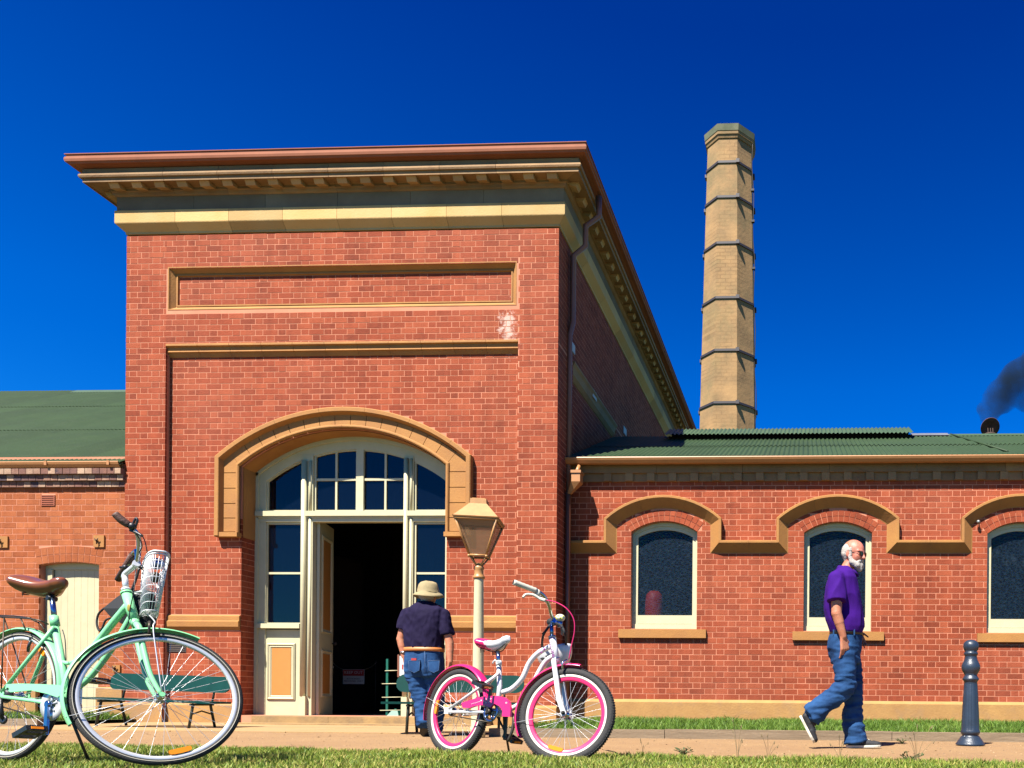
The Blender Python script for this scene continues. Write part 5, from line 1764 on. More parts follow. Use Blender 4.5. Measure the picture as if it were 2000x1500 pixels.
# ================================================================ THINGS IN THE DOORWAY
# green post and rail barrier
yr_ = YF + .55
rb_ = thing('rail_barrier', 'green post with pale horizontal rails standing inside the right side of the doorway', 'barrier', (X(758, yr_), yr_, zthr - .01))
mb = MB(); mb.box(X(756.5, yr_), X(760.5, yr_), yr_ - .015, yr_ + .015, zthr - .01, at(758, 1287, yr_).z); mb.build('post', M['railgreen'], rb_)
for py, pa, pb in ((1309.5, 752, 779), (1335, 746, 783), (1361.5, 746, 790), (1387, 742, 790)):
    mb = MB(); mb.tube([at(pa, py + .6, yr_ - .03), at(pb, py, yr_ - .02)], .0065, 6); mb.build('rail', M['lamp_glass'] if 0 else M['cream'], rb_)
mb = MB(); c = at(773, 1399, yr_); mb.add([(c.x - .1, yr_ - .1, zthr - .008), (c.x + .1, yr_ - .1, zthr - .008), (c.x + .1, yr_ + .1, zthr - .008), (c.x - .1, yr_ + .1, zthr - .008), (c.x - .05, yr_ - .04, zthr + .075), (c.x + .05, yr_ - .04, zthr + .075), (c.x + .05, yr_ + .04, zthr + .075), (c.x - .05, yr_ + .04, zthr + .075)],
       [(0, 1, 5, 4), (1, 2, 6, 5), (2, 3, 7, 6), (3, 0, 4, 7), (4, 5, 6, 7)])
mb.box(c.x - .015, c.x + .015, yr_ - .015, yr_ + .015, zthr + .07, zthr + .11); mb.build('foot', M['railgreen'], rb_)
# white notice with a red mark, in a brown frame
yn = YF - .08
pa, pb = at(780, 1320, yn), at(792, 1281, yn)
nt = thing('notice', 'white notice with a red mark beside the doorway, behind the man in the hat', 'notice', (pa.x, yn, pa.z))
mb = MB(); mb.box(pa.x, pb.x, yn, yn + .015, pa.z, pb.z); o = mb.build('sheet', M['paper'], nt)
mb = MB(); mb.box(pa.x - .03, pa.x - .004, yn - .005, yn + .018, pa.z - .02, pb.z + .02); mb.build('frame', M['pipe'], nt)
q0, q1 = at(784.5, 1307, yn - .01), at(787, 1298, yn - .01); mb = MB(); mb.box(q0.x, q1.x, yn - .004, yn + .001, q0.z, q1.z); mb.build('mark', M['signred'], nt)

def text(body, name, m, parent, loc, size, rot, ext=.0006, align='CENTER'):
    cu = bpy.data.curves.new(name, 'FONT'); cu.body = body; cu.size = size; cu.extrude = ext; cu.align_x = align; cu.align_y = 'CENTER'; cu.resolution_u = 2
    to = bpy.data.objects.new('tmp', cu); COL.objects.link(to)
    me = bpy.data.meshes.new_from_object(to.evaluated_get(bpy.context.evaluated_depsgraph_get()))
    bpy.data.objects.remove(to)
    me.materials.clear(); me.materials.append(m)
    o = bpy.data.objects.new(name, me); COL.objects.link(o)
    o.parent = parent
    pr_ = root_loc(parent)
    mw = Matrix.Translation(Vector(loc) - pr_) @ rot.to_4x4()
    o.matrix_basis = mw
    return o
FACE = Matrix.Rotation(math.pi / 2, 3, 'X')
# keep out sign on a chain
ys = YF + 2.3
a, b = at(669.5, 1336, ys), at(711.5, 1307.5, ys)
mtop = at(690, 1320, ys).z
sg = thing('chain_sign', 'red and white keep out sign hanging on a chain in the dark doorway', 'sign', ((a.x + b.x) / 2, ys, a.z))
mb = MB(); mb.box(a.x, b.x, ys, ys + .006, a.z, b.z); bd = mb.build('board', M['paper'], sg)
mb = MB(); mb.box(a.x + .006, b.x - .006, ys - .003, ys - .0005, mtop, b.z - .006); mb.build('header', M['signred'], sg)
W_ = b.x - a.x
text('KEEP OUT', 'lettering', M['white'], sg, ((a.x + b.x) / 2, ys - .004, (mtop + b.z) / 2), W_ * .19, FACE)
text('AUTHORISED\nPERSONNEL ONLY', 'lettering', M['iron'], sg, ((a.x + b.x) / 2, ys - .003, (mtop + a.z) / 2), W_ * .105, FACE)
mb = MB()
c0, c1 = Vector((b.x, ys, b.z)), at(737, 1292, ys)
for s0, s1 in ((c0, c1), (Vector((a.x, ys, b.z)), at(645, 1288, ys))):
    for k in range(14):
        p, q = s0.lerp(s1, k / 14), s0.lerp(s1, (k + .8) / 14)
        sag = lambda t: Vector((0, 0, -.03 * math.sin(math.pi * t)))
        mb.tube([p + sag(k / 14), q + sag((k + .8) / 14)], .004, 5)
mb.build('chain', M['zinc'], sg)
mb = MB(); q = at(733, 1400, ys + .02); mb.tube([(q.x, ys + .02, zthr), (q.x, ys + .02, at(733, 1290, ys).z)], .01, 6); mb.build('post', M['iron'], sg)
# paper pinned behind the door leaf
yp_ = YF + .8
mb = MB(); p = [at(641, 1318, yp_), at(643.5, 1298, yp_), at(651.5, 1302, yp_), at(644, 1318.5, yp_)]
mb.add([tuple(v) for v in p] + [(v.x, v.y + .004, v.z) for v in p], [(0, 1, 2, 3), (7, 6, 5, 4), (0, 4, 5, 1), (1, 5, 6, 2), (2, 6, 7, 3), (3, 7, 4, 0)])
tag(mb.build('paper_sheet', M['paper'], None, loc=p[0]), 'small white sheet of paper sticking out behind the open door leaf', 'paper')
# red thing standing behind the obscured glass of the first window
yk = YW + .19
c = at(1275, 1198, yk); tp = at(1273, 1153, yk)
M['redobj'] = mat('red_plastic', (1.25, .07, .03), .5)
mb = MB(); rr_ = 18 / FOC * yk
mb.lathe([(rr_ * 1.0, c.z - .12), (rr_ * 1.0, c.z), (rr_ * .97, c.z + (tp.z - c.z) * .55), (rr_ * .85, c.z + (tp.z - c.z) * .85), (rr_ * .5, tp.z), (.001, tp.z + .01)], c.x, YW + .152 + rr_, 28)
tag(mb.build('red_container', M['redobj'], None, loc=(c.x, yk + .08, c.z - .12)), 'red rounded container standing behind the glass of the window nearest the hall', 'container')
mb = MB(); mb.box(c.x - .25, c.x + .9, yk - .03, yk + .25, c.z - .16, c.z - .122); mb.build('inner_sill', M['inwall'], wing)
# small camera-like fitting on the right wing
f = at(1911, 1019, YW - .07)
mb = MB(); mb.ball(f, .028, 10, 8); mb.tube([f, (f.x + .02, YW - .005, f.z + .02)], .01, 6)
mb.build('light_sensor', M['zinc'], wing)
# ================================================================ BICYCLES
M['tyre'] = mat('tyre_rubber', (.035, .033, .032), .75, var=.3, vscale=60, bump=.5, bscale=220)
M['tyre_cream'] = mat('cream_tyre_wall', (.68, .62, .48), .7)
M['alloy'] = mat('alloy_rim', (1.05, 1.05, 1.03), .3, metal=.45)
M['chrome'] = mat('chrome', (.82, .83, .86), .10, metal=1.0)
M['steel'] = mat('spoke_steel', (.85, .85, .86), .42, metal=.6)
M['mint'] = mat('mint_paint', (.34, .92, .44), .28, coat=.25, var=.04)
M['pink'] = mat('pink_paint', (.90, .025, .19), .25, coat=.2)
M['pinkrim'] = mat('pink_rim', (.90, .035, .17), .35)
M['wht'] = mat('white_gloss', (.95, .95, .95), .2, coat=.6)
M['whiteside'] = mat('tyre_whitewall', (.85, .80, .68), .6)
M['saddle'] = mat('brown_leather', (.30, .085, .030), .28, coat=.4, var=.25, vscale=14)
M['blackp'] = mat('black_plastic', (.018, .018, .020), .4, bump=.2, bscale=120)
M['orange'] = mat('reflector_orange', (1.2, .34, .01), .25)
M['basketw'] = mat('bright_wire', (1.0, 1.0, 1.02), .55, metal=.1)
M['chain'] = mat('chain_steel', (.10, .08, .06), .45, metal=.7)
M['blue_alloy'] = mat('blued_alloy', (.25, .36, .62), .18, metal=.95)
M['grip_brown'] = mat('brown_grip', (.13, .055, .035), .6, bump=.3, bscale=90)
M['grip_cream'] = mat('cream_grip', (.80, .76, .62), .55, var=.25, vscale=30)
M['bag'] = mat('black_canvas', (.012, .012, .014), .8)
M['bell'] = mat('bell_white', (.85, .88, .70), .3)
M['bellyellow'] = mat('bell_yellow', (.85, .85, .05), .35)
M['decal'] = mat('purple_decal', (.35, .02, .30), .4)
M['gold'] = mat('badge_gold', (.45, .33, .05), .4)

def axes(yaw, tilt):
    n = Vector((math.sin(yaw) * math.cos(tilt), -math.cos(yaw) * math.cos(tilt), math.sin(tilt)))
    h = Vector((0, 0, 1)).cross(n).normalized()
    v = n.cross(h)
    return n, h, v

def rev(mb, c, n, h, v, prof, seg=72, a0=0, a1=360, closedprof=True, jag=None):
    """revolve a profile [(radius, lateral)] round the axle"""
    full = abs(a1 - a0) >= 360
    S = seg if full else seg + 1
    m = len(prof); vs = []; fs = []
    for k in range(S):
        a = R(a0 + (a1 - a0) * k / seg)
        d = h * math.cos(a) + v * math.sin(a)
        for r, t in prof: vs.append(c + d * r + n * t)
    for k in range(seg):
        k2 = (k + 1) % S
        for j in range(m if closedprof else m - 1):
            j2 = (j + 1) % m
            fs.append((k * m + j, k * m + j2, k2 * m + j2, k2 * m + j))
    mb.add(vs, fs, True)
    return mb

def wheel(par, c, yaw, tilt, Ro, rt, rimd, m_rim, m_side, spokes=36, hub_r=.02, white=None, refl=None, tread=True):
    """a wheel as a part of the bicycle with its tyre, rim, spokes and hub as sub-parts"""
    n, h, v = axes(yaw, tilt)
    c = Vector(c)
    mb = MB()
    rc = Ro - rt
    # rim: box section
    ri = rc - rt * .55 - rimd
    rim = [(ri, -.007), (ri + .004, -.011), (rc - rt * .45, -.0125), (rc - rt * .35, -.010), (rc - rt * .55, 0), (rc - rt * .35, .010), (rc - rt * .45, .0125), (ri + .004, .011), (ri, .007)]
    rev(mb, c, n, h, v, rim, 96)
    w = mb.build('wheel', m_rim, par)
    mb = MB()
    tp = [(rc + rt * math.cos(R(a)), rt * .98 * math.sin(R(a))) for a in range(-150, 151, 20)]
    rev(mb, c, n, h, v, tp, 120)
    if tread:
        K = 110
        for k in range(K):
            a = 2 * math.pi * k / K
            d = h * math.cos(a) + v * math.sin(a); t = n.cross(d)
            for s in (-1, 1):
                q = c + d * (Ro - rt * .14) + n * (rt * .52 * s)
                mm = Matrix((t, n, d)).transposed().to_4x4(); mm.translation = q
                mb.obox(mm @ Matrix.Rotation(R(-28 * s), 4, 'X'), .010, rt * .5, .006)
    mb.build('tyre', M['tyre'], w)
    if white:
        mb = MB()
        for s in (1, -1):
            r0, r1 = white
            pr = []
            for q in (0, .33, .66, 1):
                rr = r0 + (r1 - r0) * q
                dd = max(-1, min(1, (rr - rc) / rt))
                pr.append((rr, s * max(rt * .98 * math.sqrt(1 - dd * dd) + .0015, .0145)))
            pr += [(r1, s * (pr[-1][1] * s - .004)), (r0, s * (pr[0][1] * s - .004))]
            rev(mb, c, n, h, v, pr, 96)
        mb.build('tyre_stripe', m_side, w)
    # spokes
    mb = MB()
    for k in range(spokes):
        s = 1 if k % 2 else -1
        a = 2 * math.pi * k / spokes
        off = (1 if (k // 2) % 2 else -1) * R(62)
        p0 = c + (h * math.cos(a + off) + v * math.sin(a + off)) * hub_r + n * (.027 * s)
        p1 = c + (h * math.cos(a) + v * math.sin(a)) * (ri + .003) + n * (.002 * s)
        mb.tube([p0, p1], .00105, 4, cap=False)
    o = mb.build('spokes', M['steel'], w, fix=False); o['kind'] = 'stuff'
    mb = MB()
    rev(mb, c, n, h, v, [(.006, -.055), (.010, -.045), (.012, -.034), (hub_r + .004, -.031), (hub_r + .004, -.025), (.013, -.021), (.013, .021), (hub_r + .004, .025), (hub_r + .004, .031), (.012, .034), (.010, .045), (.006, .055)], 20)
    mb.build('hub', M['chrome'], w)
    if refl is not None:
        a, rr, ln = refl
        a = R(a)
        d = h * math.cos(a) + v * math.sin(a); t = n.cross(d)
        mm = Matrix((t, n, d)).transposed().to_4x4(); mm.translation = c + d * rr + n * .008
        mb = MB(); pts = []
        k = 16
        for q in range(k):
            an = 2 * math.pi * q / k
            cx_, cz_ = math.cos(an), math.sin(an)
            pts.append((math.copysign(abs(cx_) ** .5, cx_) * ln / 2, math.copysign(abs(cz_) ** .5, cz_) * .013 + .004 * (1 - cx_ * cx_)))
        b0 = [mm @ Vector((x, -.007, z)) for x, z in pts] + [mm @ Vector((x, .007, z)) for x, z in pts]
        mb.add(b0, [tuple(range(k)), tuple(range(2 * k - 1, k - 1, -1))] + [(i, (i + 1) % k, k + (i + 1) % k, k + i) for i in range(k)])
        mb.build('wheel_reflector', M['orange'], w)
    return w, (n, h, v)

def fender(par, c, ax, r, wd, a0, a1, m, name='mudguard', stay=None):
    n, h, v = ax
    pr = []
    for k in range(9):
        a = R(-80 + 160 * k / 8)
        pr.append((r - wd * .28 * (1 - math.cos(a)), wd / 2 * math.sin(a) / math.sin(R(80))))
    pr += [(p[0] - .0025, p[1]) for p in pr[::-1]]
    mb = MB(); rev(mb, Vector(c), n, h, v, pr, 40, a0, a1)
    # end caps
    return mb.build(name, m, par)

def crank(par, bb, n, d, ln, m_arm, pedal_yaw_h, name='crank', side=1, mped=None, up=Vector((0, 0, 1))):
    """crank arm from bottom bracket along unit vector d, pedal at its end"""
    bb = Vector(bb)
    mb = MB()
    e = bb + d * ln + n * .012 * side
    t = d.cross(n)
    mm = Matrix((d, n, t)).transposed().to_4x4(); mm.translation = (bb + e) / 2
    mb.obox(mm, ln + .02, .012, .022)
    rev(mb, bb, n, d, t, [(.001, -.01), (.019, -.01), (.019, .01), (.001, .01)], 18)
    rev(mb, e, n, d, t, [(.001, -.008), (.013, -.008), (.013, .008), (.001, .008)], 14)
    mb.tube([e, e + n * .10 * side], .006, 8)
    cr = mb.build(name, m_arm, par)
    pc_ = e + n * .062 * side
    hh = pedal_yaw_h.normalized(); uu = n.cross(hh)
    mm = Matrix((hh, n, uu)).transposed().to_4x4(); mm.translation = pc_
    mb = MB()
    W, D, T = .105, .095, .026
    for sx in (-1, 1):
        mb.obox(mm @ Matrix.Translation((sx * (W / 2 - .007), 0, 0)), .014, D, T)
        mb.obox(mm @ Matrix.Translation((0, sx * (D / 2 - .006), 0)), W - .028, .012, T * .95)
    mb.obox(mm, .026, D - .024, T * .8)
    for k in range(7):
        for sx in (-1, 1):
            mb.obox(mm @ Matrix.Translation((sx * (W / 2 - .007), -D / 2 + .012 + k * .010, T / 2 + .002)), .010, .004, .005)
    pd = mb.build('pedal', M['blackp'], cr)
    for sx in (-1, 1):
        m2 = MB(); m2.obox(mm @ Matrix.Translation((sx * (W / 2 + .001), 0, 0)), .004, D * .55, T * .5)
        m2.build('pedal_reflector', M['orange'], cr)
    return cr

def saddle(par, c, h, n, m1, m2=None, L=.27, Wd=.20, nose=1, T=.07, sag=.02):
    """padded saddle: nose towards +h"""
    c = Vector(c); up = Vector((0, 0, 1))
    up = (up - h * up.dot(h)).normalized()
    mb = MB(); K, S = 26, 22; vs = []
    for i in range(K + 1):
        u = i / K                                   # 0 tail .. 1 nose
        x = -L * .5 + L * u
        wv = Wd * (.5 * (1 - (max(0, u - .02)) ** 1.0) ** 1.4 + .11) * (math.sin(min(1, u / .13) * math.pi / 2) ** .6) * (1 if u < .9 else math.sqrt(max(0, 1 - ((u - .9) / .1) ** 2)) * .9 + .1)
        tz = T * (.55 + .45 * (1 - u)) * (math.sin(min(1, (u + .06) / .16) * math.pi / 2)) * (1 if u < .93 else .75)
        zc = .012 * math.cos(u * math.pi * 2) + sag * (u - .4) ** 2 * 2.2 + (.006 if u > .8 else 0)
        for k in range(S):
            a = 2 * math.pi * k / S
            yy = math.cos(a) * wv; zz = math.sin(a)
            zz = zz * tz * .42 if zz > 0 else zz * tz * .62
            vs.append(c + h * x + n * yy + up * (zc + zz))
    fs = [(i * S + k, i * S + (k + 1) % S, (i + 1) * S + (k + 1) % S, (i + 1) * S + k) for i in range(K) for k in range(S)]
    fs += [tuple(range(S - 1, -1, -1)), tuple(K * S + k for k in range(S))]
    mb.add(vs, fs, True)
    o = mb.build('saddle', m1, par)
    if m2:
        o.data.materials.append(m2)
        for p in o.data.polygons:
            q = o.data.vertices[p.vertices[0]].co + root_loc(par) - c
            if q.dot(h) < -L * .5 + L * .44 - abs(q.dot(n)) * .35: p.material_index = 1
    mb = MB()
    for s in (-1, 1):
        mb.tube(smoothpts([c - h * L * .36 + n * .045 * s - up * .03, c - h * L * .1 + n * .02 * s - up * .058, c + h * L * .15 + n * .018 * s - up * .05, c + h * L * .36 + n * .006 * s - up * .015], 4), .0035, 6)
        # coil springs
        pts = [c - h * L * .33 + n * .05 * s - up * (.030 + .032 * t / 24) + (h * math.cos(t * .9) + n * math.sin(t * .9)) * .013 for t in range(25)]
        mb.tube(pts, .0028, 5)
    mb.build('saddle_rail', M['chain'], o)
    return o

def chainguard(): pass

# ---------------------------------------------------------------- GREEN BICYCLE
gyaw, glean = -.235, .10
gR = Vector((-4.262, 3.985, .392)); gF = Vector((-3.240, 3.750, .386))
gn, gh, gv = axes(gyaw, glean)
green = thing('bicycle', 'mint green step-through bicycle with brown saddle, wire basket and rear rack', 'bicycle', (gR.x * .5 + gF.x * .5, (gR.y + gF.y) / 2, .03))
def G(px, py, off=0.0): return onplane(px, py, gR + gn * off, gn)
gfy, gft = .84, .30
fw, fax = wheel(green, gF, gfy, gft, .352, .0175, .020, M['alloy'], M['tyre_cream'], 36, .019, white=(.3315, .3345), refl=(-76, .285, .095), tread=False)
rw, rax = wheel(green, gR, gyaw, glean, .352, .0175, .020, M['alloy'], M['tyre_cream'], 36, .021, white=(.3315, .3345), tread=False, refl=(52, .30, .06))
fn_, fh, fv = fax
# front fork in the wheel's own plane
def FW(a, r, off=0.0): return gF + (fh * math.cos(R(a)) + fv * math.sin(R(a))) * r + fn_ * off
head_t, head_b = G(247, 1158), G(262, 1211)
crown = G(266, 1222)
steer = (head_t - head_b).normalized()
mb = MB()
mb.tube([head_b, crown], .021, 14)
for s in (1, -1):
    pts = [crown + fn_ * .012 * s, crown - steer * .045 + fn_ * .047 * s, None, None]
    a_ = crown - steer * .045 + fn_ * .047 * s; e_ = gF + fn_ * .052 * s
    ctrl = [crown + fn_ * .018 * s, crown - steer * .018 + fn_ * .038 * s, a_, a_.lerp(e_, .35) - (e_ - a_).length * .0 * fh - fh * .012, a_.lerp(e_, .7) - fh * .018, e_ - fh * .003]
    sp_ = smoothpts(ctrl, 5); N_ = len(sp_)
    mb.tube(sp_, [.0155 - .006 * max(0, (i - 8) / (N_ - 8)) if i > 8 else .0155 for i in range(N_)], 12)
    mb.tube([e_ - fn_ * .004 * s, e_ + fn_ * .012 * s], .012, 10)
mb.build('fork', M['mint'], green)
fender(green, gF, fax, .376, .052, 62, 202, M['mint'])
# stays of the front mudguard
mb = MB()
for s in (-1, 1):
    mb.tube([FW(0, .0, .05 * s), FW(196, .373, .022 * s)], .0018, 5)
mb.tube([crown - steer * .03, FW(100, .374)], .004, 6)
mb.build('mudguard_stay', M['steel'], green)
# frame
S1, S0 = G(104, 1206), G(126, 1370)            # seat tube top, bottom bracket
BBk = G(124, 1378)
M_ = 'mint'
mb = MB()
mb.tube([G(105, 1204), G(108, 1222)], .0205, 16)
mb.tube([G(105, 1210), G(128, 1330), BBk], .0165, 14)
mb.tube([head_t, head_b], .0225, 18)
mb.tube([head_t + steer * .004, head_t - steer * .006], .026, 18)
# down tube (large) and the lower second tube
mb.tube(smoothpts([G(251, 1180), G(205, 1236), G(160, 1300), G(127, 1372)], 6), .0175, 14)
mb.tube(smoothpts([G(259, 1200), G(222, 1262), G(180, 1318), G(150, 1345)], 6), .0150, 14)
mb.tube(smoothpts([G(118, 1291), G(138, 1295), G(168, 1278)], 4), .010, 12)
for s in (-1, 1):
    ax_e = gR + gn * .06 * s
    mb.tube([G(106, 1224, .018 * s), gR + gn * .058 * s + gv * .012], .0095, 12)
    mb.tube([BBk + gn * .035 * s, BBk.lerp(gR, .35) + gn * .05 * s, gR + gn * .058 * s - gv * .012], .0105, 12)
    mb.tube([gR + gn * .054 * s, gR + gn * .062 * s], .020, 14)
mb.tube([BBk - gn * .038, BBk + gn * .038], .024, 18)
mb.tube([G(100, 1236, -.02), G(100, 1236, .02)], .008, 8)
fo = mb.build('frame', M['mint'], green)
mb = MB(); p = onplane(252, 1187, gR + gn * .0235, gn); mb.ball(p, .013, 12, 8, sc=(1, .35, 1.5), rot=Matrix.Rotation(gyaw, 3, 'Z')); mb.build('head_badge', M['gold'], fo)
fender(green, gR, rax, .376, .056, 8, 190, M['mint'])
# chain case
mb = MB()
pts = [G(12, 1336, .075), G(40, 1335, .075), G(80, 1336, .075), G(118, 1338, .075), G(124, 1352, .075), G(112, 1362, .075), G(92, 1355, .075), G(60, 1348, .075), G(20, 1352, .075), G(10, 1345, .075)]
n_ = len(pts)
mb.add(pts + [p - gn * .012 for p in pts], [tuple(range(n_)), tuple(range(2 * n_ - 1, n_ - 1, -1))] + [(i, (i + 1) % n_, n_ + (i + 1) % n_, n_ + i) for i in range(n_)])
mb.build('chain_guard', M['mint'], green)
mb = MB(); q = G(15, 1345, .0765); mb.tube([q, q + gn * .003], .006, 10); mb.build('bolt', M['iron'], green)
# crank set
cdn = (G(118, 1413, .07) - G(112, 1380, .07)).normalized()
bbx = G(106, 1382, .06)
t_ = gn.cross(cdn)
mb = MB(); rev(mb, BBk + gn * .052, gn, gh, gv, [(.03, -.002), (.085, -.002), (.085, .002), (.03, .002)], 44)
for k in range(5):
    a = R(72 * k + 20); mb.tube([BBk + gn * .053 + (gh * math.cos(a) + gv * math.sin(a)) * .01, BBk + gn * .053 + (gh * math.cos(a) + gv * math.sin(a)) * .045], .007, 6)
mb.build('chainring', M['alloy'], green)
crank(green, BBk + gn * .066, gn, (gh * .10 - gv).normalized(), .15, M['blue_alloy'], gh * .9 + gv * .42, side=1)
crank(green, BBk - gn * .066, gn, (-gh * .10 + gv).normalized(), .15, M['alloy'], gh, side=-1)
mb = MB()
for s in (1, -1): mb.tube([BBk + gn * .052 + gv * .083 * s, gR + gn * .052 + gv * .035 * s - gv * (0.0 if s > 0 else .03)], .004, 5)
mb.build('chain', M['chain'], green)
mb = MB(); rev(mb, gR + gn * .045, gn, gh, gv, [(.01, -.016), (.045, -.012), (.045, -.008), (.03, .012), (.01, .014)], 26)
mb.tube([gR + gn * .06 - gv * .01, gR + gn * .066 - gv * .07 + gh * .02, gR + gn * .06 - gv * .13 + gh * .035], .010, 8)
rev(mb, gR + gn * .055 - gv * .135 + gh * .035, gn, gh, gv, [(.004, -.004), (.024, -.004), (.024, .004), (.004, .004)], 18)
mb.build('derailleur', M['blackp'], green)
# seat post and saddle
mb = MB(); mb.tube([G(107, 1212), G(101, 1160)], .0125, 12); mb.build('seat_post', M['blue_alloy'], green)
mb = MB(); mb.tube([G(101, 1169) - gn * .022, G(101, 1169) + gn * .022], .013, 10); mb.build('seat_clamp', M['blackp'], green)
saddle(green, G(93, 1144) , (gh + gv * .0).normalized(), gn, M['saddle'], None, L=.265, Wd=.24, T=.105, sag=.0)
# rear rack
mb = MB()
for s in (-1, 0, 1):
    mb.tube(smoothpts([G(-40, 1204, .055 * s), G(20, 1206, .055 * s), G(70, 1210, .055 * s), G(94, 1219, .02 * s)], 4), .0042, 6)
for px in (5, 32, 52): mb.tube([G(px, 1206.5, -.055), G(px, 1206.5, .055)], .0038, 6)
mb.tube(smoothpts([G(-30, 1202, .03), G(25, 1203, .03), G(60, 1207, .035)], 3), .004, 6)
for s in (-1, 1):
    mb.tube([G(40, 1207, .055 * s), G(50, 1230, .05 * s)], .0035, 5)
    mb.tube([G(8, 1207, .055 * s), gR + gn * .062 * s + gv * .02], .0035, 5)
    mb.tube(smoothpts([G(62, 1210, .04 * s), G(78, 1218, .04 * s), G(88, 1232, .03 * s)], 4), .0042, 6)
mb.build('rear_rack', M['chain'], green)
# rear brake, side reflector, kickstand
mb = MB()
for s in (-1, 1): mb.tube(smoothpts([G(60, 1252, .045 * s), G(56, 1262, .05 * s), G(55, 1272, .035 * s)], 4), .007, 6)
mb.tube([G(58, 1248, -.045), G(58, 1248, .045)], .005, 6); mb.build('rear_brake', M['blackp'], green)
mb = MB(); mb.tube([BBk - gn * .03 - gh * .03, BBk - gn * .16 + gh * .02 - gv * .335], .007, 8); mb.build('kickstand', M['chain'], green)
# front brake
mb = MB()
for s in (-1, 1): mb.tube(smoothpts([FW(97, .33, .035 * s), FW(96, .372, .05 * s), FW(95, .40, .03 * s)], 4), .006, 6)
mb.tube([FW(96, .398, -.03), FW(96, .398, .03)], .004, 6); mb.tube([FW(95.5, .335, .028), FW(89, .335, .028)], .007, 6); mb.build('front_brake', M['chain'], green)
# stem and handlebar: bar runs along the front wheel's axle direction
stem = [head_t, head_t + steer * .055, head_t + steer * .085 + fh * .055 + Vector((0, 0, .015))]
barc = G(262, 1100)
fork_fwd = fh
q1 = G(246, 1153); q2 = G(244, 1122); q3 = G(266, 1103)
mb = MB(); mb.tube([q1, q2 + Vector((0, 0, -.004))], .0135, 14); mb.tube(smoothpts([q2 + Vector((0, 0, -.02)), q2, q2.lerp(q3, .5), q3], 4), .0135, 12)
mb.tube([q3 - fn_ * .024, q3 + fn_ * .024], .0175, 14); mb.tube([q1 - steer * .004, q1 + steer * .01], .02, 14)
mb.build('stem', M['alloy'], green)
# bar: near half rises then sweeps back toward the camera; far half mirrors it
bn = Vector((fn_.x, fn_.y, 0)).normalized(); bb_ = -Vector((fh.x, fh.y, 0)).normalized()     # towards rider
def bar(s):
    return smoothpts([q3, q3 + fn_ * .03 * s + Vector((0, 0, .004)), q3 + fn_ * .075 * s + Vector((0, 0, .075)), q3 + fn_ * .125 * s + Vector((0, 0, .128)) + bb_ * .015,
            q3 + fn_ * .20 * s + Vector((0, 0, .150)) + bb_ * .08, q3 + fn_ * .26 * s + Vector((0, 0, .155)) + bb_ * .19], 6)
mb = MB()
def barpx(pts): return [Vector(p) for p in pts]
# near (camera) side, following the photograph's silhouette in depth
near = smoothpts([q3, onplane(270, 1085, q3 + fn_ * .03, gn), onplane(272, 1060, q3 + fn_ * .07, gn), onplane(268, 1043, q3 + fn_ * .11, gn), onplane(256, 1030, q3 + fn_ * .17, gn), onplane(236, 1014, q3 + fn_ * .24, gn)], 6)
ng = near[-1]; 
far = smoothpts([q3, onplane(268, 1088, q3 - fn_ * .04, gn), onplane(266, 1076, q3 - fn_ * .09, gn), onplane(258, 1086, q3 - fn_ * .16, gn), onplane(248, 1112, q3 - fn_ * .22, gn), onplane(231, 1132, q3 - fn_ * .28, gn)], 6)
mb.tube(near, .0112, 12); mb.tube(far, .0112, 12)
hb = mb.build('handlebar', M['chrome'], green)
g0, g1 = onplane(252, 1026, q3 + fn_ * .19, gn), onplane(224, 1003, q3 + fn_ * .29, gn)
mb = MB(); mb.tube(smoothpts([g0, g0.lerp(g1, .5) + Vector((0, 0, -.004)), g1], 5), [.016, .018, .0185, .019, .0195, .0195, .0190, .0185, .018, .0175, .017], 14); mb.build('grip', M['grip_brown'], green)
mb = MB(); mb.tube([far[-14], far[-1]], .0165, 12); mb.build('grip', M['grip_brown'], green)
mb = MB(); c = onplane(258, 1028, q3 + fn_ * .17, gn); mb.ball(c, .020, 12, 8); mb.tube(smoothpts([c, c + Vector((.012, 0, .028)), c + Vector((.022, 0, .042)), c + Vector((.028, 0, .028)), c + Vector((.018, 0, .0))], 4), .0055, 8)
mb.tube(smoothpts([c + Vector((-.01, 0, -.02)), c + Vector((.03, 0, -.035)), c + Vector((.055, -.0, -.05))], 4), .007, 6); mb.build('brake_lever', M['blackp'], green)
mb = MB(); c = onplane(245, 1108, q3 - fn_ * .12, gn); mb.ball(c, .014); mb.tube([c, c + Vector((-.03, 0, .0))], .006, 6); mb.build('gear_shifter', M['blackp'], green)
# headlamp
c = onplane(276, 1098, q3 + fn_ * -.02, gn) + fh * .06
mb = MB(); mb.ball(c, .033, 18, 12, sc=(1.2, 1.0, .95)); hl = mb.build('headlight', M['blue_alloy'], green)
c = onplane(279, 1125, q3, gn) + fh * .05
mb = MB(); mb.ball(c, .026, 14, 10, sc=(1, .9, 1.1)); mb.tube([c, q3], .006, 6); mb.build('bell', M['chain'], green)
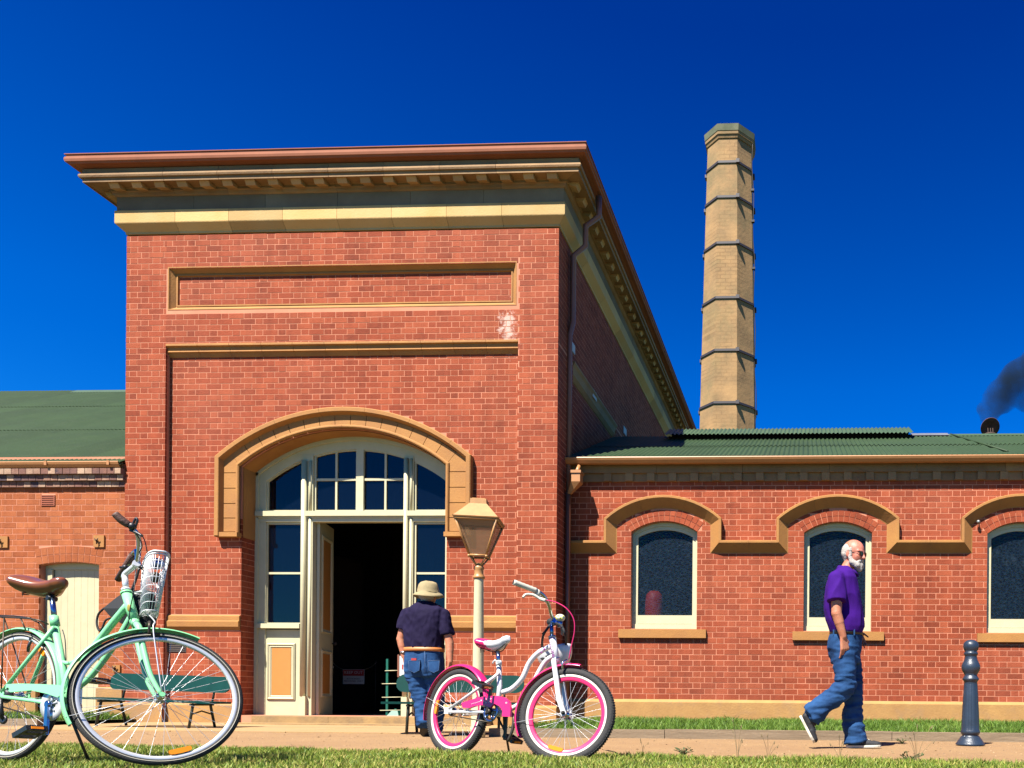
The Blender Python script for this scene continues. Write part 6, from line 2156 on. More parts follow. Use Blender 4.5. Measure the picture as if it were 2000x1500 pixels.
# cables
mb = MB()
mb.tube(smoothpts([near[-10], onplane(280, 1050, q3 + fn_ * .1, gn), onplane(288, 1080, q3 + fn_ * .05, gn), onplane(290, 1100, q3 + fh * .04, gn), onplane(283, 1140, q3, gn)], 6), .0026, 6)
mb.tube(smoothpts([near[-8], onplane(277, 1062, q3 + fn_ * .1, gn), onplane(272, 1080, q3 + fn_ * .06, gn)], 6), .0026, 6)
mb.tube(smoothpts([onplane(265, 1112, q3 + fn_ * .03, gn), G(262, 1150, .035), G(254, 1190, .03), G(251, 1215, .028), G(240, 1236, .022)], 6), .0024, 6)
mb.tube(smoothpts([G(122, 1230, .02), G(127, 1250, .02), G(129, 1290, .02)], 4), .0024, 5)
mb.build('cable', M['blackp'], green)
# wire basket in front of the bar, seen edge-on
mb = MB()
bx, by = fh, fn_                                   # outwards, across
bo = q3 + fh * .015 + Vector((0, 0, -.055))
upv = Vector((0, 0, 1))
def BK(u, w, z):          # u outwards 0..1, w across -1..1, z 0 (bottom)..1 (top)
    tp = .75 + .25 * z
    ry = .15 * tp; rx = .048 * tp
    return bo + fh * (.035 + u * rx + .03 * z) + fn_ * (w * ry) + upv * (-.225 + .30 * z)
def ringpts(z, k=36):
    out = []
    for i in range(k + 1):
        a = 2 * math.pi * i / k
        cu, cw = math.cos(a), math.sin(a)
        cu = math.copysign(abs(cu) ** .6, cu); cw = math.copysign(abs(cw) ** .6, cw)
        out.append(BK(cu, cw, z))
    return out
for z, rr_ in ((1.0, .0055), (.96, .004), (.85, .0022), (.72, .0022), (.58, .0022), (.44, .0022), (.3, .0022), (.16, .0022), (.02, .003)):
    mb.tube(ringpts(z), rr_, 5, cap=False)
r1_, r0_ = ringpts(1, 44), ringpts(0.02, 44)
for i in range(0, 44): mb.tube([r0_[i], r1_[i]], .0018, 4)
for i in range(-6, 7):
    mb.tube([BK(i / 7, -.85, .02), BK(i / 7, .85, .02)], .0016, 4); mb.tube([BK(-.85, i / 7, .02), BK(.85, i / 7, .02)], .0016, 4)
bk = mb.build('basket', M['basketw'], green)
mb = MB(); mb.tube(smoothpts([BK(-.6, .3, .1), FW(92, .40, .03), FW(94, .34, .05), gF + fn_ * .055], 5), .0035, 6); mb.tube([head_t + fh * .02, BK(-.9, .2, .45)], .004, 6); mb.tube([head_t + fh * .02, BK(-.9, -.2, .45)], .004, 6)
mb.build('basket_stay', M['steel'], green)
# black tote hanging from the far side of the handlebar
off_ = -.10
bgp = [(246, 1154), (283, 1152), (286, 1216), (281, 1226), (237, 1218), (215, 1204), (201, 1188), (226, 1168)]
pf = [onplane(px, py, q3 - fn_ * .10, gn) for px, py in bgp]; pb_ = [p - gn * .05 for p in pf]
mb = MB(); n_ = len(pf)
cf = sum(pf, Vector()) / n_ + gn * .03; cb_ = sum(pb_, Vector()) / n_ - gn * .03
mb.add(pf + pb_ + [cf, cb_], [(i, (i + 1) % n_, n_ + (i + 1) % n_, n_ + i) for i in range(n_)] + [(2 * n_, (i + 1) % n_, i) for i in range(n_)] + [(2 * n_ + 1, n_ + i, n_ + (i + 1) % n_) for i in range(n_)])
bag = thing('shoulder_bag', 'black canvas bag hanging with a loose strap behind the green bicycle head tube', 'bag', cf)
mb.build('bag_body', M['bag'], bag)
mb = MB(); so = q3 - fn_ * .13
mb.tube(smoothpts([onplane(203, 1188, so, gn), onplane(192, 1200, so, gn), onplane(189, 1218, so, gn), onplane(194, 1232, so, gn), onplane(200, 1226, so, gn), onplane(206, 1212, so, gn), onplane(216, 1207, so, gn)], 5), .005, 8)
mb.tube(smoothpts([onplane(256, 1156, so, gn), onplane(266, 1130, so, gn), onplane(274, 1102, so, gn)], 5), .006, 6)
mb.build('strap', M['bag'], bag)

# ---------------------------------------------------------------- PINK AND WHITE BICYCLE
pyaw, plean = -.49, .12
pR = Vector((-2.385, 5.235, .305)); pF = Vector((-1.462, 4.745, .297))
pn, ph, pv = axes(pyaw, plean)
pink = thing('bicycle', 'child size white and pink cruiser bicycle with fat white striped tyres', 'bicycle', ((pR.x + pF.x) / 2, (pR.y + pF.y) / 2, .0))
def K(px, py, off=0.0): return onplane(px, py, pR + pn * off, pn)
pfy, pft = -.05, .22
w1, fax = wheel(pink, pF, pfy, pft, .306, .027, .044, M['pinkrim'], M['whiteside'], 32, .02, white=(.245, .259), refl=(-104, .215, .10))
w2, rax = wheel(pink, pR, pyaw, plean, .306, .027, .044, M['pinkrim'], M['whiteside'], 32, .024, white=(.245, .259), refl=(172, .215, .10))
fn_, fh, fv = fax
def FP(a, r, off=0.0): return pF + (fh * math.cos(R(a)) + fv * math.sin(R(a))) * r + fn_ * off
ht, hb_ = K(1079, 1247), K(1086, 1285)
st2 = (ht - hb_).normalized()
cr_ = K(1087, 1294)
mb = MB()
for s in (1, -1):
    e_ = pF + fn_ * .062 * s
    top = cr_ - st2 * .02 + fn_ * .052 * s
    ctrl = [cr_ + fn_ * .012 * s + st2 * .0, cr_ + fn_ * .040 * s + st2 * .002, top, top.lerp(e_, .35) - fh * .006, top.lerp(e_, .7) - fh * .012, e_]
    mb.tube(smoothpts(ctrl, 6), .0165, 14)
    mb.tube([e_ - fn_ * .003 * s, e_ + fn_ * .010 * s], .018, 14)
mb.tube([hb_, cr_], .02, 14)
mb.build('fork', M['wht'], pink)
mb = MB()
for s in (1, -1):
    e_ = pF + fn_ * .073 * s; rev(mb, e_, fn_, fh, fv, [(.001, -.006), (.013, -.006), (.013, .006), (.007, .006), (.007, .014), (.001, .014)], 12)
mb.build('axle_nut', M['iron'], pink)
fender(pink, pF, fax, .335, .075, 78, 206, M['pink'])
fender(pink, pR, rax, .335, .075, 12, 192, M['pink'])
mb = MB()
for s in (-1, 1):
    mb.tube([pF + fn_ * .06 * s, FP(190, .333, .030 * s)], .0022, 5)
    mb.tube([pR + pn * .06 * s, pR + (ph * math.cos(R(163)) + pv * math.sin(R(163))) * .333 + pn * .03 * s], .0022, 5)
mb.build('mudguard_stay', M['steel'], pink)
BB2 = K(971, 1392)
mb = MB()
mb.tube([ht + st2 * .002, hb_ - st2 * .002], .0225, 18)
mb.tube([K(974, 1293), K(976, 1340), BB2], .0165, 14)
mb.tube([K(974, 1291), K(974.5, 1300)], .0200, 14)
# two curved cruiser tubes
mb.tube(smoothpts([K(1076, 1262), K(1052, 1275), K(1034, 1295), K(1020, 1325), K(1000, 1345), K(982, 1352)], 6), .0175, 14)
mb.tube(smoothpts([K(1083, 1280), K(1066, 1292), K(1050, 1318), K(1034, 1352), K(1012, 1377), K(975, 1394)], 6), .0170, 14)
for s in (-1, 1):
    e_ = pR + pn * .068 * s
    mb.tube([K(975, 1313, .015 * s), K(966, 1322, .05 * s), e_ + pv * .012], .0105, 12)
    mb.tube([BB2 + pn * .025 * s, BB2 + pn * .045 * s - ph * .05, e_ - pv * .010], .0115, 12)
    mm = Matrix((ph, pn, pv)).transposed().to_4x4(); mm.translation = e_ - ph * .008
    mb.obox(mm, .075, .008, .045)
mb.tube([BB2 - pn * .036, BB2 + pn * .036], .026, 18)
pf_ = mb.build('frame', M['wht'], pink)
mb = MB()
mb.tube([ht + st2 * .002, ht + st2 * .014], .0245, 18); mb.tube([hb_ - st2 * .002, hb_ - st2 * .012], .0245, 18); mb.build('headset', M['chrome'], pink)
# lettering down the head tube
lr_ = Matrix((-st2, (pn.cross(-st2)).normalized(), pn)).transposed()
text('CYCLONE', 'lettering', M['decal'], pf_, (ht + hb_) / 2 + pn * .0232, .030, lr_, .0004)
# decals on the top tube
mb = MB()
for px, py, r_ in ((1063, 1268, .009), (1068, 1264, .006), (1058, 1274, .007), (1054, 1275, .004), (1071, 1262, .004)):
    mb.ball(K(px, py, .0165), r_, 8, 6, sc=(1, .3, .8), rot=Matrix.Rotation(pyaw, 3, 'Z'))
mb.build('decal', M['decal'], pf_)['kind'] = 'stuff'
# chain guard
def plate(mb, pts, off, th):
    a = [K(px, py, off) for px, py in pts]; n_ = len(a)
    mb.add(a + [p - pn * th for p in a], [tuple(range(n_)), tuple(range(2 * n_ - 1, n_ - 1, -1))] + [(i, (i + 1) % n_, n_ + (i + 1) % n_, n_ + i) for i in range(n_)])
mb = MB()
plate(mb, [(901, 1373), (915, 1368), (932, 1363), (948, 1360), (960, 1359), (972, 1359), (985, 1362), (994, 1370), (997, 1385), (996, 1400), (980, 1399), (981, 1388), (975, 1379), (965, 1374), (957, 1382), (945, 1377), (930, 1378), (915, 1383), (903, 1382)], .085, .016)
cg = mb.build('chain_guard', M['pink'], pink)
mb = MB()
for px, py, r_ in ((951, 1366, 1.4), (955, 1370, 1.7), (949, 1372, 1.3), (958, 1365, 1.2), (945, 1369, 1.0), (940, 1368, .8), (989, 1373, 1.3)):
    for q in range(5):
        a = R(72 * q); mb.ball(K(px + r_ * math.cos(a), py + r_ * math.sin(a), .086), .0028, 6, 4)
for q in range(9): mb.ball(K(921 + q * 2.3, 1375 - q * .7, .086), .0032, 6, 4, sc=(1, .4, .7))
mb.build('decal', M['wht'], cg)['kind'] = 'stuff'
# chainring, cranks, chain
mb = MB(); c = BB2 + pn * .055
rev(mb, c, pn, ph, pv, [(.052, -.002), (.070, -.002), (.070, .002), (.052, .002)], 44); rev(mb, c, pn, ph, pv, [(.001, -.003), (.026, -.003), (.026, .003), (.001, .003)], 24)
for q in range(5):
    a = R(72 * q + 10); mb.tube([c + (ph * math.cos(a) + pv * math.sin(a)) * .02, c + (ph * math.cos(a) + pv * math.sin(a)) * .06], .008, 6)
mb.build('chainring', M['blue_alloy'], pink)
cup = (K(975, 1337, .07) - K(966, 1392, .07)).normalized()
crank(pink, BB2 + pn * .072, pn, (pv + ph * .05).normalized(), .165, M['chain'], (ph - pv * .32).normalized(), side=1)
crank(pink, BB2 - pn * .072, pn, (-pv + ph * .05).normalized(), .165, M['chain'], (ph - pv * .4).normalized(), side=-1)
mb = MB()
mb.tube([BB2 + pn * .055 - pv * .069, pR + pn * .055 - pv * .032], .0042, 5); mb.tube([BB2 + pn * .055 + pv * .069, pR + pn * .055 + pv * .032], .0042, 5)
rev(mb, pR + pn * .05, pn, ph, pv, [(.01, -.003), (.034, -.003), (.034, .003), (.01, .003)], 20)
mb.build('chain', M['chain'], pink)
mb = MB(); mb.tube([BB2 - pn * .03 - ph * .05, K(988, 1432, -.12), K(995, 1473, -.16)], .0075, 8); mb.build('kickstand', M['chain'], pink)
mb = MB(); mb.tube(smoothpts([K(998, 1392, .03), K(1003, 1400, .05), K(1001, 1425, .06), K(992, 1448, .07)], 5), .010, 8); mb.build('stand_leg', M['chain'], pink)
# seat post, clamp, saddle
mb = MB(); mb.tube([K(974, 1296), K(972.5, 1272)], .0130, 12); mb.build('seat_post', M['blue_alloy'], pink)
mb = MB(); mb.tube([K(974, 1293, -.03), K(974, 1293, .04)], .010, 10); mb.tube(smoothpts([K(972, 1293, .04), K(966, 1290, .05), K(962, 1296, .05)], 3), .006, 6); mb.build('seat_clamp', M['alloy'], pink)
sd = saddle(pink, K(970, 1256), (ph + pv * .10).normalized(), pn, M['wht'], M['pink'], L=.26, Wd=.19, T=.085, sag=.0)
# stem and bar
s0, s1 = K(1078, 1245), K(1077, 1216)
mb = MB(); mb.tube([s0, s1], .0125, 12); mb.tube([s1, s1 + fh * .03 + Vector((0, 0, .006))], .014, 12); c3 = s1 + fh * .035 + Vector((0, 0, .008)); mb.tube([c3 - fn_ * .026, c3 + fn_ * .026], .018, 14)
mb.build('stem', M['blue_alloy'], pink)
nb = smoothpts([c3, onplane(1078, 1204, c3 + fn_ * .035, pn), onplane(1072, 1182, c3 + fn_ * .09, pn), onplane(1062, 1164, c3 + fn_ * .15, pn), onplane(1050, 1155, c3 + fn_ * .2, pn), onplane(1034, 1147, c3 + fn_ * .26, pn)], 6)
fbk = -Vector((fh.x, fh.y, 0)).normalized()
fb = smoothpts([c3, c3 - fn_ * .04 + Vector((0, 0, .01)), c3 - fn_ * .09 + Vector((0, 0, .09)), c3 - fn_ * .15 + Vector((0, 0, .15)) + fbk * .04, c3 - fn_ * .21 + Vector((0, 0, .165)) + fbk * .12, c3 - fn_ * .25 + Vector((0, 0, .165)) + fbk * .22], 6)
# the far half turns out of sight behind the near half
fb = smoothpts([c3, onplane(1078, 1206, c3 - fn_ * .04, pn), onplane(1073, 1186, c3 - fn_ * .10, pn), onplane(1066, 1172, c3 - fn_ * .16, pn), onplane(1056, 1161, c3 - fn_ * .21, pn), onplane(1040, 1152, c3 - fn_ * .26, pn)], 6)
mb = MB(); mb.tube(nb, .0115, 12); mb.tube(fb, .0110, 12); mb.build('handlebar', M['chrome'], pink)
mb = MB(); mb.tube([fb[-9], fb[-1], fb[-1] + (fb[-1] - fb[-5]).normalized() * .02], .0160, 14); mb.build('grip', M['grip_cream'], pink)
g0, g1 = onplane(1048, 1154, c3 + fn_ * .21, pn), onplane(1003, 1137, c3 + fn_ * .36, pn)
mb = MB()
gp = [g0.lerp(g1, t / 12) for t in range(13)]
mb.tube(gp, [.0165 + (.0015 if t % 2 else 0) for t in range(13)], 14); mb.build('grip', M['grip_cream'], pink)
mb = MB(); e = g1 + (g1 - g0).normalized() * .002; mb.tube([g1, e], .0135, 12); mb.build('grip_end', M['chain'], pink)
# brake lever
mb = MB(); c = onplane(1050, 1158, c3 + fn_ * .2, pn)
mb.ball(c, .02, 12, 8, sc=(1, .8, 1.2))
mb.tube(smoothpts([onplane(1066, 1173, c3 + fn_ * .2, pn), onplane(1054, 1169, c3 + fn_ * .22, pn), onplane(1042, 1162, c3 + fn_ * .25, pn), onplane(1028, 1161, c3 + fn_ * .28, pn), onplane(1021, 1167, c3 + fn_ * .3, pn)], 5), [.011] * 5 + [.009] * 5 + [.008] * 5 + [.008] * 6, 8)
mb.build('brake_lever', M['grip_cream'], pink)
mb = MB()
mb.tube(smoothpts([onplane(1066, 1172, c3 + fn_ * .2, pn), onplane(1085, 1176, c3 + fn_ * .16, pn), onplane(1106, 1188, c3 + fn_ * .12, pn), onplane(1120, 1208, c3 + fn_ * .08, pn), onplane(1122, 1232, c3 + fn_ * .06, pn), onplane(1116, 1262, c3 + fn_ * .05, pn), onplane(1111, 1288, c3 + fn_ * .04, pn)], 6), .0034, 6)
mb.build('brake_cable', M['pink'], pink)
# bell
c = onplane(1094, 1206, c3 + fn_ * .03 + fh * .03, pn)
mb = MB(); mb.tube([c + Vector((0, 0, -.065)), c + Vector((0, 0, -.015))], .016, 12); mb.build('bell_bracket', M['blue_alloy'], pink)
mb = MB(); mb.ball(c + Vector((0, 0, -.002)), .032, 18, 10, sc=(1, 1, .75)); be = mb.build('bell', M['bell'], pink)
mb = MB()
for a, z in ((-2.4, .0), (-1.7, .012), (-1.2, -.006), (-.6, .008), (-2.0, -.012), (-.9, -.014)):
    d = Vector((math.cos(a), math.sin(a), z / .032)).normalized(); mb.ball(c + Vector((d.x * .0315, d.y * .0315, d.z * .023)), .0055, 8, 5)
mb.build('bell_dots', M['bellyellow'], be)['kind'] = 'stuff'
# reflector bracket and front brake
mb = MB(); q = onplane(1098, 1233, c3 + fh * .05, pn)
mm = Matrix((fh * .5 - fn_ * .5, fn_, Vector((0, 0, 1)))).transposed().to_4x4(); mm.translation = q
mb.obox(mm, .018, .018, .05); mb.build('front_reflector', M['lamp_glass'], pink)
mb = MB()
for s in (-1, 1): mb.tube(smoothpts([FP(98, .285, .04 * s), FP(97, .325, .055 * s), FP(94, .352, .03 * s)], 4), .007, 6)
mb.tube([FP(94, .352, -.03), FP(94, .352, .03)], .005, 6); mb.build('front_brake', M['chrome'], pink)

# white helmet hanging from the handlebar, opening towards the sky
hc = onplane(1085, 1284, c3 - pn * .17, pn)
helm = thing('helmet', 'white cycle helmet hanging by black straps behind the pink bicycle head tube', 'helmet', hc)
mb = MB(); n_, m_ = 30, 12; vs = []; fs = []
axh = (Vector((-.28, .1, 1))).normalized(); u_ = axh.orthogonal().normalized(); w_ = axh.cross(u_)
u_ = (ph - axh * ph.dot(axh)).normalized(); w_ = axh.cross(u_)
for sh in (1.0, .88):
    for i in range(m_ + 1):
        th = math.pi / 2 + math.pi / 2 * i / m_
        th = min(th, math.pi - .001)
        for k in range(n_):
            a = 2 * math.pi * k / n_
            vs.append(hc + axh * .055 + (u_ * math.cos(a) * .135 + w_ * math.sin(a) * .105) * math.sin(th) * sh + axh * math.cos(th) * .145 * sh)
for i in range(m_):
    for k in range(n_):
        k2 = (k + 1) % n_; fs.append((i * n_ + k, i * n_ + k2, (i + 1) * n_ + k2, (i + 1) * n_ + k))
        o_ = (m_ + 1) * n_; fs.append((o_ + i * n_ + k, o_ + (i + 1) * n_ + k, o_ + (i + 1) * n_ + k2, o_ + i * n_ + k2))
for k in range(n_):
    k2 = (k + 1) % n_; fs.append((k, (m_ + 1) * n_ + k, (m_ + 1) * n_ + k2, k2))
mb.add(vs, fs, True); hs_ = mb.build('shell', M['wht'], helm)
mb = MB()
for q in (-1, 0, 1):
    c = hc + axh * .0 - pn * 0 + u_ * (.04 * q) 
    mb.ball(hc + axh * (-.02) + u_ * (.05 * q + .03) + pn * .098, .013, 10, 6, sc=(1.6, .5, .7))
mb.build('vent', M['bag'], hs_)
mb = MB()
top = onplane(1078, 1215, c3, pn)
mb.tube(smoothpts([hc + axh * .05 - u_ * .12, onplane(1060, 1245, c3 + pn * .02, pn), onplane(1070, 1226, c3 + pn * .03, pn), top], 5), .008, 6)
mb.tube(smoothpts([hc + axh * .05 + u_ * .12, onplane(1104, 1240, c3 + pn * .02, pn), onplane(1096, 1222, c3 + pn * .03, pn), top], 5), .008, 6)
mb.tube(smoothpts([top, onplane(1066, 1232, c3 + pn * .05, pn), onplane(1060, 1238, c3 + pn * .05, pn)], 4), .008, 6)
mb.ball(top, .03, 12, 8, sc=(1.2, 1, .9))
mb.build('strap', M['bag'], helm)
# ================================================================ PEOPLE
def skin_mat(name, col, red):
    m = mat(name, col, .5, spec=.35, color2=red, vscale=14)
    b = m.node_tree.nodes['Principled BSDF']; b.inputs['Subsurface Weight'].default_value = .12; b.inputs['Subsurface Radius'].default_value = (.01, .004, .002); b.inputs['Subsurface Scale'].default_value = .5
    return m
M['skin'] = skin_mat('skin', (.66, .29, .16), (.56, .20, .11))
M['skin_red'] = skin_mat('sunburnt_skin', (.74, .28, .19), (.66, .18, .11))
M['hair'] = mat('white_hair', (.70, .63, .56), .85, var=.25, vscale=120, bump=.9, bscale=260)
M['purple'] = mat('purple_cotton', (.058, .005, .235), .85, spec=.15, var=.22, vscale=9, bump=.15, bscale=300)
M['navy'] = mat('navy_cotton', (.016, .010, .048), .85, spec=.15, var=.25, vscale=9, bump=.15, bscale=300)
M['denim'] = mat('blue_denim', (.030, .105, .27), .85, spec=.15, color2=(.012, .045, .135), vscale=6, bump=.3, bscale=260)
M['belt_tan'] = mat('tan_belt', (.70, .24, .06), .5)
M['belt_black'] = mat('black_belt', (.012, .012, .014), .4)
M['shoe'] = mat('charcoal_shoe', (.020, .021, .026), .75, bump=.4, bscale=150)
M['sole'] = mat('cream_sole', (.80, .74, .60), .6)
M['hat'] = mat('khaki_hat', (.46, .36, .18), .85, var=.18, vscale=12, bump=.3, bscale=200)
M['lens'] = mat('dark_lens', (.03, .015, .01), .08)
M['wire'] = mat('glasses_wire', (.10, .05, .03), .3, metal=.7)
M['watch'] = mat('watch_steel', (.6, .6, .6), .25, metal=.9)
M['stitch'] = mat('denim_stitch', (.10, .17, .32), .8)
M['denim_dark'] = mat('dark_denim', (.02, .06, .16), .85, var=.3, vscale=20)

def remesh(mb, name, m, parent, voxel=.008, smooth=4, disp=None, dec=None):
    """melt the overlapping shapes into ONE continuous skin"""
    o = mb.build(name, m, parent)
    r_ = o.modifiers.new('r', 'REMESH'); r_.mode = 'VOXEL'; r_.voxel_size = voxel; r_.use_smooth_shade = True
    if smooth:
        s = o.modifiers.new('s', 'SMOOTH'); s.iterations = smooth; s.factor = .5
    me = bpy.data.meshes.new_from_object(o.evaluated_get(bpy.context.evaluated_depsgraph_get()))
    o.modifiers.clear(); o.data = me
    me.name = name
    if not me.materials: me.materials.append(m)
    if disp:
        off = root_loc(parent)
        nr = [v.normal.copy() for v in me.vertices]
        for v, n in zip(me.vertices, nr):
            v.co += n * disp(v.co + off, n)
        me.update()
    me.polygons.foreach_set('use_smooth', [True] * len(me.polygons))
    return o

def folds(sx, sy, sz, amp, seed, ridge=True):
    def f(p, n):
        q = Vector((p.x * sx, p.y * sy, p.z * sz + seed))
        w = noise.noise(q + Vector((noise.noise(q * .7) * .9, 0, 0)))
        a = (1 - abs(w) * 2.6) if ridge else w
        return amp * (a * .7 + noise.noise(q * 2.3) * .5)
    return f

def hand(mb, wrist, d, palm_n, side, curl=.5, s=1.0):
    """palm and five separate fingers; d = direction of the forearm, palm_n = normal of the palm side, side = towards the thumb"""
    d = d.normalized(); palm_n = (palm_n - d * palm_n.dot(d)).normalized(); sd = side - d * side.dot(d) - palm_n * side.dot(palm_n); sd.normalize()
    k0 = wrist + d * .03 * s
    for t, w_ in ((-.026, .0135), (-.009, .0145), (.009, .0145), (.025, .0135)):
        mb.cone(wrist + sd * t * .6, .015 * s, k0 + d * .055 * s + sd * t * s, w_ * s, 10)
    base = k0 + d * .065 * s
    lens = ((.030, (.038, .024, .019)), (.010, (.043, .027, .020)), (-.011, (.040, .025, .019)), (-.031, (.031, .019, .017)))
    for i, (t, L_) in enumerate(lens):
        p = base + sd * t * s - d * (.006 * abs(i - 1)); dd = (d + sd * t * 1.5).normalized(); rr_ = .0092 * s
        ang = curl * (.5 + .12 * i)
        for ln in L_:
            dd = (dd * math.cos(ang) + palm_n * math.sin(ang)).normalized()
            q = p + dd * ln * s
            mb.cone(p, rr_, q, rr_ * .92, 9); p = q; rr_ *= .92; ang = curl * .75
    p = wrist + d * .025 * s + sd * .022 * s
    dd = (d * .75 + sd * .65 + palm_n * .25).normalized(); rr_ = .0125 * s
    for ln, bend in ((.038, 0), (.030, .25), (.024, .3)):
        dd = (dd * math.cos(bend) + (d * .8 + palm_n * .5).normalized() * math.sin(bend)).normalized()
        q = p + dd * ln * s; mb.cone(p, rr_, q, rr_ * .88, 9); p = q; rr_ *= .88

# ---------------------------------------------------------------- the man in the purple shirt, walking right
YM = 6.68
def A(px, py, dy=0.0): return at(px, py, YM + dy)
ft = A(1685, 1460)
man = thing('person', 'white bearded man in purple polo shirt and blue jeans walking right along the path', 'person', (ft.x, YM, 0))
# head faces right and a little towards the camera, tilted down
fwd = Vector((.80, -.56, -.16)).normalized()
upv = (Vector((.10, -.05, 1)) - fwd * Vector((.10, -.05, 1)).dot(fwd)).normalized()
lft = upv.cross(fwd).normalized()          # towards the man's left (away from the camera)
hcen = A(1668, 1081, -.0)
body = MB()
def H(f, l, u): return hcen + fwd * f + lft * l + upv * u
HR = Matrix((fwd, lft, upv)).transposed()
body.ball(H(-.012, 0, .022), .094, 22, 16, sc=(1.08, .84, 1.02), rot=HR)           # cranium
body.ball(H(.045, 0, -.02), .066, 18, 12, sc=(.80, .98, 1.15), rot=HR)               # face
body.cone(H(.035, 0, -.07), .048, H(.068, 0, -.092), .030, 14)                        # jaw, chin
for s in (-1, 1):
    body.cone(H(-.005, .048 * s, -.045), .028, H(.055, .022 * s, -.085), .024, 12)
    body.ball(H(.066, .036 * s, -.024), .024, 12, 8, sc=(.7, 1, .8), rot=HR)          # cheek
    body.cone(H(.083, .014 * s, .022), .011, H(.070, .050 * s, .020), .011, 10)        # brow
    # ear
    body.ball(H(-.016, .079 * s, -.012), .024, 14, 10, sc=(.72, .34, 1.22), rot=HR)
    body.ball(H(-.006, .080 * s, -.034), .011, 10, 8, sc=(.9, .5, 1), rot=HR)
body.cone(H(.088, 0, .008), .009, H(.110, 0, -.030), .0125, 12); body.ball(H(.108, 0, -.034), .0135, 12, 8, rot=HR)
for s in (-1, 1): body.ball(H(.100, .012 * s, -.036), .009, 10, 6)
body.cone(H(.086, -.018, -.066), .008, H(.086, .018, -.066), .008, 10)                  # mouth
neckb = A(1648, 1122, -.0)
body.cone(H(-.012, 0, -.06), .056, neckb, .062, 18)
# torso core
hip = A(1652, 1246, 0); chest = A(1646, 1150, 0)
body.cone(neckb, .07, chest, .11, 18); body.cone(chest, .11, hip, .10, 18)
# near (right) arm: shoulder, elbow, wrist
sh_n = A(1634, 1130, -.17); el_n = A(1634, 1198, -.215); wr_n = A(1647, 1243, -.20)
body.cone(chest + Vector((0, -.08, .02)), .07, sh_n, .058, 14)
body.cone(sh_n, .056, el_n, .047, 18); body.cone(el_n, .0475, el_n.lerp(wr_n, .35), .045, 18); body.cone(el_n.lerp(wr_n, .35), .0455, wr_n, .031, 18)
hand(body, wr_n, (A(1650, 1266, -.19) - wr_n), Vector((-.55, .80, 0)), Vector((.85, .45, 0)), .34, 1.22)
# far (left) arm hangs hidden behind the body
sh_f = A(1650, 1130, .19); el_f = A(1663, 1190, .23); wr_f = A(1675, 1232, .17)
body.cone(chest + Vector((0, .08, .02)), .07, sh_f, .058, 14); body.cone(sh_f, .05, el_f, .042, 12); body.cone(el_f, .04, wr_f, .028, 12)
hand(body, wr_f, (A(1682, 1252, .15) - wr_f), Vector((-.2, -.9, 0)), Vector((.9, -.1, 0)), .35)
# legs core
hn, kn, an = A(1645, 1262, -.09), A(1652, 1345, -.10), A(1588, 1400, -.10)
hf, kf, af = A(1657, 1262, .09), A(1668, 1352, .08), A(1668, 1442, .07)
for a, b, c in ((hn, kn, an), (hf, kf, af)):
    body.cone(hip, .085, a, .075, 14); body.cone(a, .072, b, .05, 14); body.cone(b, .05, c, .04, 14)
bo = remesh(body, 'body', M['skin'], man, .0052, 7)
bo.data.materials.append(M['skin_red'])
for p in bo.data.polygons:
    q = p.center + root_loc(man) - hcen
    if q.dot(upv) > -.11 and q.length < .2 and q.dot(fwd) > -.03: p.material_index = 1
# hair: short white band round the back and sides of a bald crown, full beard, moustache
mb = MB()
mb.ball(H(-.032, 0, .010), .094, 22, 14, sc=(.92, .90, .98), rot=HR)
hairo = None
def cutmesh(o, keep):
    bm = bmesh.new(); bm.from_mesh(o.data)
    dl_ = [f for f in bm.faces if not keep(f.calc_center_median() + root_loc(man) - hcen)]
    bmesh.ops.delete(bm, geom=dl_, context='FACES'); bm.to_mesh(o.data); bm.free()
for s in (-1, 1):
    mb.cone(H(.006, .066 * s, .028), .018, H(.010, .068 * s, -.03), .015, 10)
    mb.cone(H(-.05, .052 * s, -.02), .034, H(-.045, .035 * s, -.065), .024, 12)
mb.cone(H(-.07, 0, -.02), .04, H(-.055, 0, -.075), .030, 12)
ho = remesh(mb, 'hair', M['hair'], man, .006, 3, folds(60, 60, 60, .002, 3, False))
cutmesh(ho, lambda q: q.dot(fwd) < .024 - max(0, q.dot(upv) - .02) * .55 and q.dot(upv) < .118)
mb = MB()
for s in (-1, 1):
    mb.cone(H(.004, .068 * s, -.030), .017, H(.026, .056 * s, -.080), .026, 12)
    mb.cone(H(.026, .054 * s, -.078), .028, H(.066, .028 * s, -.100), .033, 12)
    mb.cone(H(.094, .006 * s, -.054), .010, H(.082, .032 * s, -.068), .010, 10)
    mb.cone(H(.080, .032 * s, -.066), .012, H(.070, .034 * s, -.09), .018, 10)
mb.cone(H(.074, 0, -.098), .034, H(.082, 0, -.128), .026, 14); mb.ball(H(.088, 0, -.094), .020, 12, 8)
mb.cone(H(.05, 0, -.10), .035, H(.075, 0, -.125), .028, 12)
remesh(mb, 'beard', M['hair'], man, .005, 2, folds(75, 75, 45, .004, 9, False))
